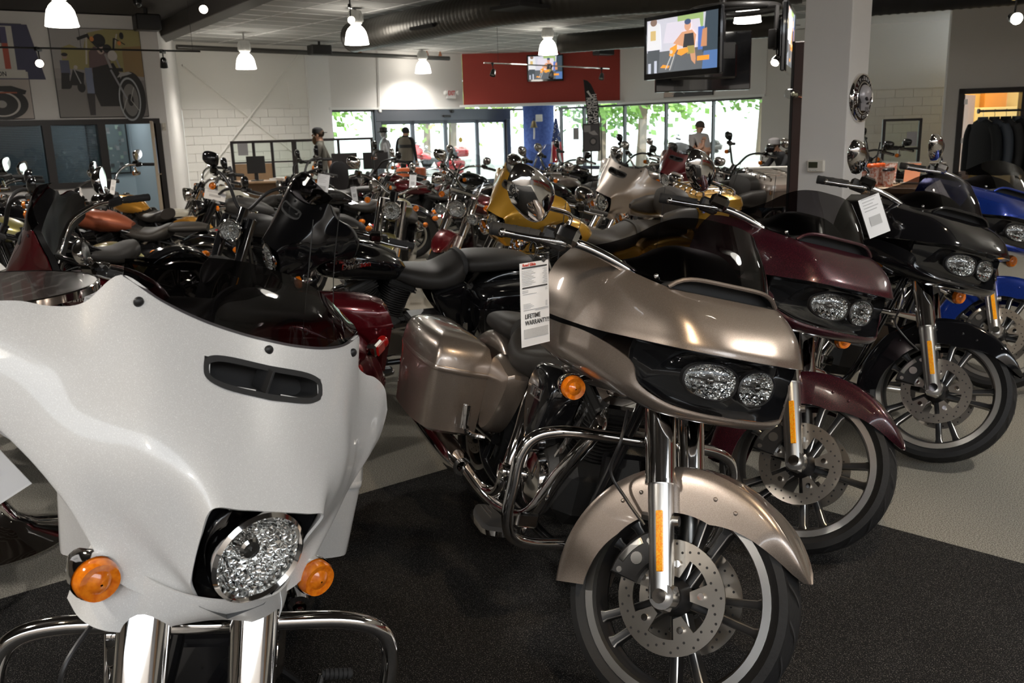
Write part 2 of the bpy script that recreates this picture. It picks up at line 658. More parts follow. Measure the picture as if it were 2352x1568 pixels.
obj('door_sticker', MB().lathe([(.0, 0), (.075, 0)], AB.P(4.25, 1.33, -.05), (*AB.n, 0), 20), mat('yellow_sticker', (.75, .55, .08), .5), door)
obj('door_sensor', MB().box(AB.P(3.7, 2.0, .05), (.26, .07, .06), AB.rz, .01).cyl(AB.P(3.9, 2.13, .0), AB.P(3.9, 2.13, .09), .045), BLACK, door)

# right hand walls
mb = MB()
DR = Wall((6.36, 22.84), (7.25, 22.15))
DR.box(mb, 0, DR.L, 0, CEIL, -.2, 0)
struct('wall_window_end', mb, WHITE)
mb = MB()
RD.box(mb, 0, .27, 0, CEIL + .1)
RD.box(mb, .27, 5, 2.05, CEIL + .1)
RD.box(mb, 2.2, 5, 0, 2.05)
struct('wall_right', mb, WHITE)
mb = MB()
RD.box(mb, .24, .34, 0, 2.10, -.18, .04)
RD.box(mb, .24, 2.2, 2.0, 2.10, -.18, .04)
RD.box(mb, 1.38, 1.47, 0, 2.05, -.18, .04)
d3 = struct('door_3', mb, FRAME)
obj('door_leaf', MB().box((.42, 1.0, 0), (.84, 1.98, .045), None, .004), WOODD, d3, RD.mtx(.37, 0, -.12) @ Matrix.Rotation(R(62), 4, 'Y'))
mb = MB()
for z in (.35, 1.05, 1.80):
    RD.box(mb, .335, .42, z, z + .10, -.14, -.02)
obj('hinge', mb, ALU, d3)
mb = MB()
RD.box(mb, .95, 3, 0, 2.8, -2.6, -2.5)
mb.prism([RD.P(.22, 0, -.15)[:2], RD.P(.95, 0, -2.6)[:2], RD.P(1.03, 0, -2.6)[:2], RD.P(.32, 0, -.15)[:2]], 0, 2.8)
struct('wall_back_room', mb, mat('yellow_room_wall', (.78, .56, .20), .6))
lamp_d = bpy.data.lights.new('back_room_bulb_offscreen', 'POINT')
lamp_d.energy = 20
lamp_d.color = (1., .82, .5)
lamp_d.shadow_soft_size = .12
# column with two faces
COLM = Wall((1.975, 6.42), (2.215, 6.185))
mb = MB()
mb.box((2.29, 6.42, 1.85), (.335, .30, 3.7), math.atan2(-.70, .714), .006)
struct('wall_column', mb, WHITE)

# walls out of the frame that close the room (seen in chrome and glass)
mb = MB()
mb.box((-14.6, 5, 1.9), (.2, 25, 3.8)).box((0, -6.6, 1.9), (29, .2, 3.8))
struct('wall_back', mb, mat('tan_wall', (.50, .42, .35), .7))
mb = MB()
mb.box((13.6, 5.4, 1.9), (.2, 24, 3.8))
struct('wall_apparel', mb, mat('apparel_wall', (.30, .28, .27), .7))
mb = MB().box((13.46, 4.6, 2.7), (.08, 14, 1.3))
struct('trim_red_band', mb, REDP)

# ceiling: dark painted part, beam and tiled part
BEAM0, BEAM1 = np.array([-6.9, 18.7]), np.array([-3.41, 13.45])
bd = (BEAM1 - BEAM0) / np.linalg.norm(BEAM1 - BEAM0)
BEAM2 = BEAM0 + bd * 24
struct('ceiling_dark', slab([(-15, -7), tuple(BEAM2), tuple(BEAM0), (-8, 21.5), (-15, 17)], CEIL + .02, CEIL + .15), DARKC)
mb = MB()
cx = (BEAM0 + BEAM2) / 2
mb.box((cx[0], cx[1], 3.62), (24.4, .34, .34), math.atan2(bd[1], bd[0]), .01)
struct('trim_beam', mb, mat('beam_paint', (.10, .092, .085), .6))
struct('ceiling', slab([tuple(BEAM2), (14, -7), (14, 24), (6.9, 22.6), (1.3, 29.2), (-4.6, 24), (-8, 21.5), tuple(BEAM0)], CEIL + .006, CEIL + .12), TBAR)
ceil = bpy.data.objects['ceiling']
tm = MB().box((0, 0, 0), (1.195, .585, .016), None, .004).mesh('ceiling_tile')
org = np.array([-1.19, 26.49])
poly = [np.array(p) for p in ((-3.0, 13.6), (5.2, 13.6), (6.6, 22.4), (3.3, 26.2), (-1.2, 26.2), (-4.4, 23.2), (-7.2, 21.0), (-6.5, 18.7))]
def inside(p):
    s_ = 0
    for i in range(len(poly)):
        a, b = poly[i], poly[(i + 1) % len(poly)]
        if (b[0] - a[0]) * (p[1] - a[1]) - (b[1] - a[1]) * (p[0] - a[0]) < -.25:
            return False
    return True
for i in range(-14, 14):
    for j in range(-4, 26):
        q = org + UA * (i * 1.22 + .61) + UB * (j * .61 - .3)
        if inside(q):
            obj('ceiling_panel', tm, TILE, ceil, Matrix.Translation((q[0], q[1], CEIL)) @ Matrix.Rotation(math.atan2(UA[1], UA[0]), 4, 'Z'))

# light grid bars between the panels
amax = {}
for i in range(-14, 15):
    pts = [j for j in range(-8, 60) if inside(org + UA * (i * 1.22) + UB * (j * .305))]
    if pts:
        a, b = org + UA * (i * 1.22) + UB * (min(pts) * .305), org + UA * (i * 1.22) + UB * (max(pts) * .305)
        c = (a + b) / 2
        obj('grid_bar', MB().box((c[0], c[1], CEIL - .010), (np.linalg.norm(b - a) + .3, .026, .006), math.atan2(UB[1], UB[0])), TBAR, ceil)
for j in range(-4, 27):
    pts = [i for i in range(-56, 56) if inside(org + UA * (i * .305) + UB * (j * .61 - .605))]
    if pts:
        a, b = org + UA * (min(pts) * .305) + UB * (j * .61 - .605), org + UA * (max(pts) * .305) + UB * (j * .61 - .605)
        c = (a + b) / 2
        obj('grid_bar', MB().box((c[0], c[1], CEIL - .010), (np.linalg.norm(b - a) + .3, .026, .005), math.atan2(UA[1], UA[0])), TBAR, ceil)

# ================================================================ motorcycles
RAKE = R(26)
S_AXIS = Vector((-math.sin(RAKE), 0, math.cos(RAKE)))
S_PIV = Vector((1.795, 0, 0))
def steer_mtx(a):
    return Matrix.Translation(S_PIV) @ Matrix.Rotation(a, 4, S_AXIS) @ Matrix.Translation(-S_PIV)

class Proto:
    """list of parts: name, mesh, material keys, parent index, steered, label"""
    def __init__(s):
        s.parts = []
    def add(s, name, mb, keys, parent=None, steer=False, label=None):
        me = mb.mesh(name) if isinstance(mb, MB) else mb
        keys = keys if isinstance(keys, tuple) else (keys,)
        s.parts.append((name, me, keys, parent, steer, label))
        return len(s.parts) - 1
    def ext(s, other):
        """append another proto's parts"""
        k = len(s.parts)
        for n, me, ke, p, st, l in other.parts:
            s.parts.append((n, me, ke, None if p is None else p + k, st, l))
        return s

BASE_PAL = dict(chrome=CHROME, dchrome=DCHROME, alu=ALU, steel=STEEL, black=BLACK, gloss=GLOSS, matte=MATTE, rubber=RUBBER,
                seat=LEATHER, engine=ENGINE, glass=GLASS, refl=REFLECTOR, amber=AMBER, amberr=AMBER_R, red=REDL, smoke=SMOKE,
                clear=CLEAR, fork=ALU, forkcover=CHROME, wheel=BLACK, rimedge=ALU, bars=CHROME, tank=None, fender=None, guard=CHROME,
                air=GLOSS, exhaust=CHROME, mirror=CHROME, rocker=CHROME, trim=None, cover=CHROME, lower=GLOSS, bagp=None)

def spawn(proto, label, loc, yaw, lean, steer, paint, cat='motorcycle', group=None, name='motorcycle', skip=(), **pal):
    P = dict(BASE_PAL)
    P['paint'] = paint
    for k in ('tank', 'fender', 'trim', 'bagp'):
        P[k] = paint
    P.update(pal)
    m = Matrix.Translation(loc) @ Matrix.Rotation(yaw, 4, 'Z') @ Matrix.Rotation(-lean, 4, 'X')
    root = thing(name, label, cat, mtx=m, group=group)
    made = {}
    sm = steer_mtx(steer)
    for i, (n, me, keys, par, st, lab) in enumerate(proto.parts):
        if n in skip or (par is not None and par not in made):
            continue
        o = obj(n, me, [P[k] for k in keys], made[par] if par is not None else root,
                sm if (st and par is None) else None, lab)
        made[i] = o
    return root

def polar(c, r, t, y):
    return (c[0] + r * math.cos(t), y, c[2] + r * math.sin(t))

# ---------------------------------------------------------------- wheels
def tyre_mb(c, R0, rim, w, n=64):
    """tyre of outer radius R0 around c, axis y"""
    h = w / 2
    prof = [(rim - .004, -h * .62), (rim + .012, -h * .80), (rim + (R0 - rim) * .45, -h), (rim + (R0 - rim) * .78, -h * .90), (R0 - .010, -h * .58),
            (R0 - .002, -h * .28), (R0, 0), (R0 - .002, h * .28), (R0 - .010, h * .58), (rim + (R0 - rim) * .78, h * .90), (rim + (R0 - rim) * .45, h),
            (rim + .012, h * .80), (rim - .004, h * .62)]
    return MB().lathe(prof, c, (0, 1, 0), n)

def tread_mb(c, R0, w, n=22):
    """slanted tread grooves as thin dark inlays just proud of the rubber"""
    mb = MB()
    h = w / 2
    for k in range(n):
        for sg in (-1, 1):
            t0 = 2 * PI * k / n + (0 if sg > 0 else PI / n)
            pts = []
            for q in np.linspace(0, 1, 6):
                y = sg * h * (.12 + .72 * q)
                r = R0 + .0012 - .012 * max(0, (abs(y) / h - .28)) ** 1.6 * 1.9
                pts.append((r, t0 + .17 * q, y))
            G = [[polar(c, r, t - .012, y) for r, t, y in pts], [polar(c, r, t + .012, y) for r, t, y in pts]]
            mb.grid(G, sg > 0)
    return mb

def cast_wheel_mb(c, rim, w, nsp=5, hub=.05, split=.16):
    """rim (0 dark, 1 machined) with pairs of spokes"""
    mb = MB()
    h = w / 2
    mb.mat(0).lathe([(rim - .022, -h * .6), (rim - .030, -h * .3), (rim - .034, 0), (rim - .030, h * .3), (rim - .022, h * .6)], c, (0, 1, 0), 64)
    for s in (-1, 1):
        mb.mat(1).lathe([(rim - .024, s * h * .60), (rim - .018, s * h * .78), (rim + .004, s * h * .78), (rim + .006, s * h * .60)][::s], c, (0, 1, 0), 64)
    mb.mat(0).lathe([(.018, -.075), (hub * .7, -.075), (hub, -.04), (hub * .85, 0), (hub, .04), (hub * .7, .075), (.018, .075)], c, (0, 1, 0), 28)
    for k in range(nsp):
        for sg in (-1, 1):
            ta = 2 * PI * k / nsp + .25
            t0, t1 = ta + sg * .20, ta + sg * split
            p0 = np.array(polar(c, hub * .9, t0, 0))
            p1 = np.array(polar(c, rim - .022, t1, 0))
            d = p1 - p0
            L = np.linalg.norm(d)
            d /= L
            sd = np.array([-d[2], 0, d[0]])
            yy = np.array([0, 1., 0])
            rr = []
            for q, hw, hd in ((0, .014, .022), (.5, .0105, .018), (.9, .012, .02), (1.02, .022, .024)):
                pc = p0 + d * L * q
                rr.append([pc + sd * hw * a + yy * hd * b for a, b in ((-1, -1), (-.74, -1.12), (.74, -1.12), (1, -1), (1, 1), (.74, 1.12), (-.74, 1.12), (-1, 1))])
            o = len(mb.f)
            mb.mat(0).rings(rr)
            for i in range(o, len(mb.f)):
                j = (i - o) % 8
                if i - o < 24 and j in (0, 2, 4, 6):
                    mb.m[i] = 1
    return mb

def wire_wheel_mb(c, rim, w, n=32, hub=.045):
    mb = MB()
    h = w / 2
    mb.mat(0).lathe([(rim + .006, -h * .75), (rim - .014, -h * .7), (rim - .028, -h * .3), (rim - .032, 0), (rim - .028, h * .3), (rim - .014, h * .7), (rim + .006, h * .75)], c, (0, 1, 0), 48)
    mb.lathe([(.015, -.07), (hub, -.065), (hub, -.05), (hub * .6, -.035), (hub * .6, .035), (hub, .05), (hub, .065), (.015, .07)], c, (0, 1, 0), 20)
    for k in range(n):
        t = 2 * PI * k / n
        s = 1 if k % 2 else -1
        mb.cyl(polar(c, hub * .95, t + (.35 if k % 4 < 2 else -.35), s * .055), polar(c, rim - .02, t, s * .008), .0028, n=5, caps=False)
    return mb

def rotor_mb(c, y, ro=.15, ri=.108, n=40):
    """drilled brake disc: 0 steel, 1 hole shade, 2 bolts"""
    mb = MB()
    mb.mat(0).lathe([(ri, y - .0025), (ro, y - .0025), (ro, y + .0025), (ri, y + .0025), (ri, y - .0025)], c, (0, 1, 0), 48)
    for k in range(5):
        t = 2 * PI * k / 5 + .5
        p0, p1 = np.array(polar(c, .055, t, y)), np.array(polar(c, ri + .004, t, y))
        d = (p1 - p0) / np.linalg.norm(p1 - p0)
        sd = np.array([-d[2], 0, d[0]])
        yy = np.array([0, .0024, 0])
        mb.rings([[p0 + sd * .012 + yy, p0 - sd * .012 + yy, p0 - sd * .012 - yy, p0 + sd * .012 - yy],
                  [p1 + sd * .032 + yy, p1 - sd * .032 + yy, p1 - sd * .032 - yy, p1 + sd * .032 - yy]])
        q = polar(c, .088, t, y)
        s = 1 if y > 0 else -1
        mb.mat(2).cyl((q[0], y, q[2]), (q[0], y + s * .012, q[2]), .0095, n=10).mat(0)
    mb.mat(1)
    for k in range(n):
        q = polar(c, (.139, .128, .119)[k % 3], 2 * PI * k / n, y)
        mb.cyl((q[0], y - .0032, q[2]), (q[0], y + .0032, q[2]), .0036, n=7)
    return mb

def fender_mb(c, r, t0, t1, half, drop, n=36, taper=None, th=.003):
    """mudguard round an axle: angles from the front, up"""
    G = []
    for i in range(n + 1):
        u = i / n
        t = t0 + (t1 - t0) * u
        w_, dp = (half, drop) if taper is None else taper(u, half, drop)
        row = []
        for y, k in ((-1, dp), (-1.0, dp * .55), (-.98, dp * .24), (-.86, dp * .075), (-.55, .008), (0, 0), (.55, .008), (.86, dp * .075), (.98, dp * .24), (1.0, dp * .55), (1, dp)):
            row.append(polar(c, r - k, t, y * w_))
        G.append(row)
    G = surf(G, 2, 1)
    return MB().shell(G, th, flip=False)

def add_front_end(P, c=(1.625, 0, .32), R0=.319, rim=.258, w=.13, wheel='cast', fork_y=.108, top_z=.88, fender=True, cover_z=.58, wire=False, rotor=True, slim=False):
    """front wheel, fender, forks: all steered"""
    me = cast_wheel_mb(c, rim, w) if wheel == 'cast' else wire_wheel_mb(c, rim, w)
    iw = P.add('front_wheel', me, ('wheel', 'rimedge') if wheel == 'cast' else ('chrome',), None, True)
    P.add('tyre', tyre_mb(c, R0, rim, w), 'rubber', iw)
    P.add('tread_groove', tread_mb(c, R0, w), 'matte', iw)
    for s in ((-1, 1) if rotor else ()):
        P.add('brake_disc', rotor_mb(c, s * .068), ('steel', 'matte', 'chrome'), iw)
    P.add('axle', MB().cyl((c[0], -.135, c[2]), (c[0], .135, c[2]), .013, n=12).cyl((c[0], -.145, c[2]), (c[0], -.128, c[2]), .019, n=12).cyl((c[0], .128, c[2]), (c[0], .145, c[2]), .019, n=12), 'chrome', iw)
    if fender:
        def tp(u, h, d):
            k = min(1, u / .12) if u < .12 else 1
            return h * (.22 + .78 * math.sqrt(k)), d * (.10 + .90 * min(1, u / .30) ** .8) * (1 - .25 * max(0, u - .75) / .25)
        hw = .088 if not slim else .075
        ifd = P.add('front_fender', fender_mb(c, R0 + .034, R(34), R(201), hw, .135 if not slim else .075, 40, tp), 'fender', None, True)
        for s in (-1, 1):
            for t in (75, 88, 132, 144):
                q = polar(c, R0 - .035, R(t), s * (hw + .001))
                P.add('fender_bolt', MB().ball(q, (.006, .004, .006), 8, 6), 'fender', ifd)
    dz = top_z - c[2]
    sl = math.tan(R(27))
    for s in (-1, 1):
        y = s * fork_y
        def f(z, dx=0.):
            return (c[0] - .008 - (z - c[2]) * sl + dx, y, z)
        mb = MB()
        mb.cyl(f(c[2] - .01), f(cover_z + .02), .033, .035, 20)
        mb.box((c[0], y, c[2]), (.058, .034, .075), None, .01)
        mb.cyl((c[0], y - .022, c[2]), (c[0], y + .022, c[2]), .034, n=18)
        mb.cyl(f(c[2] + .17, -.02), (f(c[2] + .17)[0] - .055, y * .92, c[2] + .16), .012, n=8)
        mb.cyl(f(c[2] + .17), (f(c[2] + .17)[0] + .045, y * .95, c[2] + .19), .014, n=10)
        il = P.add('fork_leg', mb, 'fork', None, True)
        P.add('fork_cover', MB().cyl(f(cover_z), f(top_z), .0415, .044, 24).cyl(f(cover_z - .004), f(cover_z + .006), .043, n=24), 'forkcover', il)
        rz = (c[2] + .055, c[2] + .195)
        a, b = f(rz[0]), f(rz[1])
        d = np.array(b) - np.array(a)
        cc = (np.array(a) + np.array(b)) / 2 + np.array([.010, s * .033, 0])
        rot = Matrix.Rotation(-R(27), 3, 'Y')
        P.add('reflector', MB().box(cc, (.020, .006, np.linalg.norm(d)), rot, .002), 'amberr', il)
        if rotor:
            # caliper behind the leg
            mb = MB()
            def arc(r0, r1, t0, t1, n=8):
                return [polar(c, r1, R(t), 0) for t in np.linspace(t0, t1, n)] + [polar(c, r0, R(t), 0) for t in np.linspace(t1, t0, n)]
            R2 = []
            for yy, e in ((-.030, .006), (-.024, 0), (.024, 0), (.030, .006)):
                R2.append([(p[0], s * .068 + s * yy, p[2]) for p in arc(.092 + e, .176 - e, 128 + e * 300, 186 - e * 300)])
            mb.mat(0).rings(R2 if s < 0 else [r[::-1] for r in R2])
            mb.mat(1)
            for t, rr_, cr_ in ((134, .150, .008), (180, .150, .008), (157, .128, .017)):
                qq = np.array(polar(c, rr_, R(t), s * .097))
                mb.cyl(qq, qq + np.array([0, s * .005, 0]), cr_, n=14)
            mb.rings([[(p[0], s * .0985, p[2]) for p in arc(.150, .168, 142, 172)], [(p[0], s * .1005, p[2]) for p in arc(.151, .167, 143, 171)]])
            P.add('brake_caliper', mb, ('black', 'alu'), il)
    return P

def add_rear_wheel(P, c=(0, 0, .325), R0=.323, rim=.215, w=.17, wheel='cast'):
    iw = P.add('rear_wheel', cast_wheel_mb(c, rim, w, hub=.055) if wheel == 'cast' else wire_wheel_mb(c, rim, w), ('wheel', 'rimedge') if wheel == 'cast' else ('chrome',))
    P.add('tyre', tyre_mb(c, R0, rim, w, 56), 'rubber', iw)
    P.add('tread_groove', tread_mb(c, R0, w), 'matte', iw)
    P.add('brake_disc', rotor_mb(c, -.085), ('steel', 'matte', 'chrome'), iw)
    return P

def loft_x(secs, n=28, sub=3):
    """secs: (x, half_width, z_centre, half_height, exponent)"""
    A = cr([(x, w_, z, h, e) for x, w_, z, h, e in secs], sub)
    rr = []
    for x, w_, z, h, e in A:
        rr.append([(x, y, zz) for y, zz in ring_se(max(w_, .002), max(h, .002), n, max(e, 1.6), 0, z)][::-1])
    return rr

def add_engine(P, cx=.84, touring=True):
    """V-twin: case, finned cylinders, rocker covers, primary, air cleaner, pushrods"""
    mb = MB()
    mb.box((cx, 0, .36), (.36, .24, .22), None, .05)
    mb.lathe([(.02, -.15), (.11, -.145), (.135, -.12), (.14, 0), (.135, .12), (.11, .145), (.02, .15)], (cx, 0, .37), (0, 1, 0), 28)
    mb.box((cx - .27, 0, .35), (.28, .22, .22), None, .05)
    ie = P.add('engine', mb, 'engine')
    for sgn, nm in ((1, 0), (-1, 1)):
        d = np.array([sgn * math.sin(R(22.5)), 0, math.cos(R(22.5))])
        o = np.array([cx, 0, .38])
        prof = [(.05, .10)]
        for k in range(12):
            h = .125 + k * .0145
            prof += [(.064, h), (.089, h + .001), (.089, h + .0055), (.064, h + .0065)]
        prof += [(.05, .30)]
        ic = P.add('cylinder', MB().lathe(prof, o, d, 28), ('engine',), None)
        hd = o + d * .325
        rot = Matrix.Rotation(sgn * R(22.5), 3, 'Y')
        mb = MB().box(hd, (.17, .17, .06), rot, .012)
        for k in range(3):
            mb.box(o + d * (.30 + k * .018), (.185, .18, .006), rot)
        P.add('cylinder_head', mb, 'engine', ic)
        P.add('rocker_cover', MB().box(o + d * .378, (.185, .155, .055), rot, .02).box(o + d * .405, (.15, .12, .03), rot, .012), 'rocker', ic)
        pr = MB()
        for k in (-.028, .022):
            pr.cyl((cx + sgn * .035 + k, -.135, .40), tuple(o + d * .32 + np.array([k, -.075, 0])), .011, n=8)
        P.add('pushrod_tube', pr, 'chrome', ic)
        # exhaust header
        ex = o + d * .30 + np.array([sgn * .075, -.05, 0])
        if sgn > 0:
            path = [ex, ex + np.array([.07, -.05, -.05]), (cx + .20, -.155, .44), (cx + .13, -.19, .28), (cx - .02, -.20, .215), (cx - .22, -.22, .20), (cx - .45, -.25, .235)]
        else:
            path = [ex, ex + np.array([-.05, -.07, -.05]), (cx - .16, -.17, .46), (cx - .13, -.20, .33), (cx - .16, -.205, .235), (cx - .30, -.225, .205), (cx - .45, -.25, .235)]
        P.add('exhaust_header', MB().tube(path, .026, 14, 8), 'exhaust', ic)
    P.add('cam_cover', MB().lathe([(.005, .03), (.05, .03), (.088, .022), (.10, 0), (.10, -.03)], (cx + .01, -.15, .36), (0, -1, 0), 28).lathe([(.005, .025), (.03, .025), (.045, .015), (.05, 0)], (cx - .19, -.135, .40), (0, -1, 0), 20), 'cover', ie)
    pc = []
    for t in np.linspace(0, 2 * PI, 32, endpoint=False):
        k = math.cos(t)
        pc.append((cx - .14 + (.24 if k > 0 else .26) * math.copysign(abs(k) ** .75, k) + .0, .36 + (.105 + .02 * (k < 0)) * math.copysign(abs(math.sin(t)) ** .75, math.sin(t))))
    mb = MB()
    mb.rings([[(u, .12, v) for u, v in pc], [(u, .165, v) for u, v in pc], [(cx - .14 + (u - cx + .14) * .86, .185, .36 + (v - .36) * .84) for u, v in pc]][::-1])
    P.add('primary_cover', mb, 'cover', ie)
    # air cleaner on the right
    A = []
    for (x, z) in ((-.105, .09), (-.06, .15), (.06, .15), (.115, .09), (.095, -.02), (.03, -.13), (-.02, -.13), (-.085, -.02)):
        A.append((x, z))
    A = [(p[0], p[1]) for p in cr(A + A[:1], 3)[:-1]]
    ac = (cx - .005, .60)
    mb = MB()
    mb.rings([[(ac[0] + u, -.105, ac[1] + v) for u, v in A], [(ac[0] + u, -.19, ac[1] + v) for u, v in A],
              [(ac[0] + u * .93, -.205, ac[1] + v * .94) for u, v in A], [(ac[0] + u * .80, -.212, ac[1] + v * .82) for u, v in A]])
    ia = P.add('air_cleaner', mb, 'air', None)
    m_ = text_mesh('107', .034, .0015, 'CENTER', .0006)
    m_.transform(basis((ac[0] - .0, -.214, ac[1] + .055), (1, 0, 0), (0, 0, 1)))
    P.add('lettering', m_, 'alu', ia)
    mb = MB()
    for u0, u1, v0, v1 in ((-.045, .045, .036, .039), (-.045, .045, .071, .074), (-.046, -.043, .036, .074), (.043, .046, .036, .074)):
        mb.box((ac[0] + (u0 + u1) / 2, -.2135, ac[1] + (v0 + v1) / 2), (u1 - u0, .003, v1 - v0))
    P.add('badge_frame', mb, 'alu', ia)
    # frame tubes
    mb = MB()
    for s in (-1, 1):
        mb.tube([(1.30, s * .035, .93), (1.22, s * .06, .60), (1.17, s * .10, .32), (1.08, s * .115, .215), (.80, s * .125, .20), (.35, s * .13, .22), (.15, s * .12, .33)], .018, 10, 5)
        mb.tube([(1.28, s * .03, .92), (.95, s * .06, .80), (.55, s * .10, .68), (.20, s * .12, .58), (-.10, s * .125, .52)], .017, 10, 5)
        mb.tube([(.42, s * .12, .64), (.36, s * .13, .42), (.30, s * .13, .25)], .017, 10, 4)
        mb.cyl((.36, s * .13, .34), (0, s * .125, .325), .02, n=10)
    mb.cyl((1.345, 0, .84), (1.255, 0, 1.0), .042, n=18)
    mb.box((1.18, 0, .44), (.05, .16, .26), Matrix.Rotation(-.15, 3, 'Y'), .012)
    P.add('frame', mb, 'gloss')
    kb = MB().tube([(.62, .14, .20), (.60, .25, .11), (.575, .335, .0)], .012, 8, 4)
    P.add('side_stand', kb, 'black')
    return P

def mirror_head_mb(c, s, w=.095, h=.058, tilt=0.):
    """mirror shell (0) and glass (1); faces backwards"""
    mb = MB()
    prof = []
    for i in range(24):
        t = 2 * PI * i / 24
        k, q = math.cos(t), math.sin(t)
        yy = w * math.copysign(abs(k) ** .72, k)
        zz = h * math.copysign(abs(q) ** .72, q) * (1 - .18 * s * k) + (.012 * s * k)
        prof.append((yy, zz))
    def rg(sc, x):
        return [(c[0] + x + .15 * sc * p[0] * s * -.2, c[1] + p[0] * sc, c[2] + p[1] * sc) for p in prof]
    mb.mat(0).rings([rg(.94, -.014), rg(1.0, -.010), rg(1.0, .004), rg(.9, .022), rg(.66, .036), rg(.3, .043)], False, True)
    mb.mat(1).rings([rg(.94, -.0135), rg(.02, -.0125)], False, True)
    return mb

def add_bars(P, pts, grip, mir, steer=True, mirrors=True, lever=True, tassel=False, mw=.095):
    """handlebar through pts (left side, y>0; mirrored), grip=(p0,p1), mirror head centre"""
    pts = np.array(pts, float)
    left = cr(pts, 6)
    rt = left.copy()
    rt[:, 1] *= -1
    path = np.vstack([rt[::-1], left[1:]])
    ib = P.add('handlebar', MB().tube(path, .0145, 12), 'bars', None, True)
    for s in (-1, 1):
        def m(p):
            return np.array([p[0], p[1] * s, p[2]])
        g0, g1 = m(grip[0]), m(grip[1])
        d = (g1 - g0) / np.linalg.norm(g1 - g0)
        mb = MB().cyl(g0, g1, .0185, .0195, 16)
        for k in range(3):
            q = g0 + (g1 - g0) * (.2 + .3 * k)
            mb.cyl(q, q + d * .012, .0202, n=16)
        mb.cyl(g1, g1 + d * .008, .021, .018, 16)
        P.add('hand_grip', mb, 'matte', ib)
        q = g0 - d * .045
        mb = MB().mat(0).box(q, (.05, .075, .05), Matrix.Rotation(math.atan2(d[1], d[0]) - PI / 2, 3, 'Z'), .01)
        mb.mat(1).box(q + np.array([.035, 0, .022]), (.062, .072, .05), Matrix.Rotation(math.atan2(d[1], d[0]) - PI / 2, 3, 'Z'), .012)
        mb.mat(0).cyl(q + d * -.03, q + d * .03, .023, n=14)
        P.add('switch_housing', mb, ('black', 'dchrome'), ib)
        if lever:
            f = np.array([.042, 0, 0])
            P.add('lever', MB().tube([q + f, g0 + f * 1.15, (g0 + g1) / 2 + f * 1.35, g1 + f * 1.15 + d * .01], .009, 10, 5, True, [.013, .010, .008, .008]).ball(g1 + f * 1.15 + d * .01, .012, 10, 8), 'chrome', ib)
        if mirrors:
            mc = m(mir)
            b = q + np.array([.02, 0, .03])
            st = P.add('mirror_stem', MB().tube([b, b + np.array([.0, s * .008, .045]), (b * .35 + mc * .65) + np.array([0.012, 0, 0]), mc + np.array([.036, -s * .02, -.02])], .0065, 10, 6), 'bars', ib)
            P.add('mirror', mirror_head_mb(mc, s, mw), ('mirror', 'chrome'), ib)
    return ib

def turn_signal(P, p, s, steer=True, base=None, r=.036):
    """bullet lamp with amber face looking forward"""
    p = np.array(p, float)
    mb = MB().lathe([(.004, -.075), (.02, -.068), (r * .86, -.04), (r * 1.05, -.012), (r * 1.05, .0)], p, (1, 0, 0), 24)
    if base is not None:
        mb.cyl(p + np.array([-.04, 0, 0]), base, .011, n=10)
    it = P.add('turn_signal', mb, 'chrome', None, steer)
    P.add('amber_lens', MB().lathe([(r * .98, -.004), (r * .98, .012), (r * .88, .020), (r * .55, .017), (r * .30, .024), (.002, .026)], p, (1, 0, 0), 24), 'amber', it)
    return it

def add_headlight(P, c, r=.088, steer=True, depth=.10, shell='chrome', ring='chrome', d=(1, 0, -.06), parent=None):
    d = np.array(d, float)
    ih = P.add('headlight', MB().lathe([(.01, -depth), (r * .55, -depth * .93), (r * .88, -depth * .62), (r * 1.03, -depth * .2), (r * 1.05, 0)], c, d, 32), shell, parent, steer)
    P.add('trim_ring', MB().lathe([(r * 1.03, -.022), (r * 1.09, -.006), (r * 1.08, .008), (r * 1.0, .014), (r * .93, .008), (r * .92, -.012)], c, d, 40), ring, ih)
    tgt = ih
    P.add('reflector_bowl', MB().lathe([(r * .93, -.008), (r * .78, -.030), (r * .5, -.052), (r * .2, -.062), (.003, -.064)], c, d, 30), 'refl', tgt)
    mb = MB().lathe([(r * .30, -.055), (r * .26, -.022), (r * .20, -.018), (.002, -.018)], c, d, 18)
    P.add('bulb_shield', mb, 'chrome', tgt)
    P.add('lens', MB().lathe([(r * .94, .004), (r * .8, .016), (r * .45, .025), (.002, .028)], c, d, 32), 'clear', tgt)
    return ih

# ---------------------------------------------------------------- touring bikes
def cols_to_rows(cols, O):
    rows = []
    for r in range(len(cols[0])):
        rows.append([(c[r][0] + O[0], c[r][1] + O[1], c[r][2] + O[2]) for c in cols])
    return rows

BAT_O = (1.50, 0, .90)
BAT = [
    [(-.100, 0, .335), (-.072, 0, .255), (-.038, 0, .165), (.000, 0, .084)],
    [(-.103, .06, .336), (-.075, .062, .254), (-.041, .064, .163), (-.002, .064, .083)],
    [(-.113, .13, .342), (-.086, .134, .250), (-.054, .134, .152), (-.014, .112, .076)],
    [(-.137, .195, .354), (-.108, .200, .245), (-.074, .190, .125), (-.030, .104, .018)],
    [(-.175, .255, .372), (-.142, .255, .238), (-.098, .228, .095), (-.036, .090, -.060)],
    [(-.208, .290, .312), (-.172, .288, .222), (-.125, .256, .068), (-.046, .066, -.104)],
    [(-.240, .330, .292), (-.205, .326, .212), (-.158, .288, .068), (-.092, .180, -.092)],
    [(-.275, .378, .285), (-.245, .374, .208), (-.205, .334, .090), (-.152, .252, -.022)],
    [(-.306, .428, .262), (-.286, .424, .205), (-.258, .398, .120), (-.226, .330, .055)],
    [(-.330, .462, .215), (-.328, .465, .185), (-.320, .458, .145), (-.306, .432, .105)]]
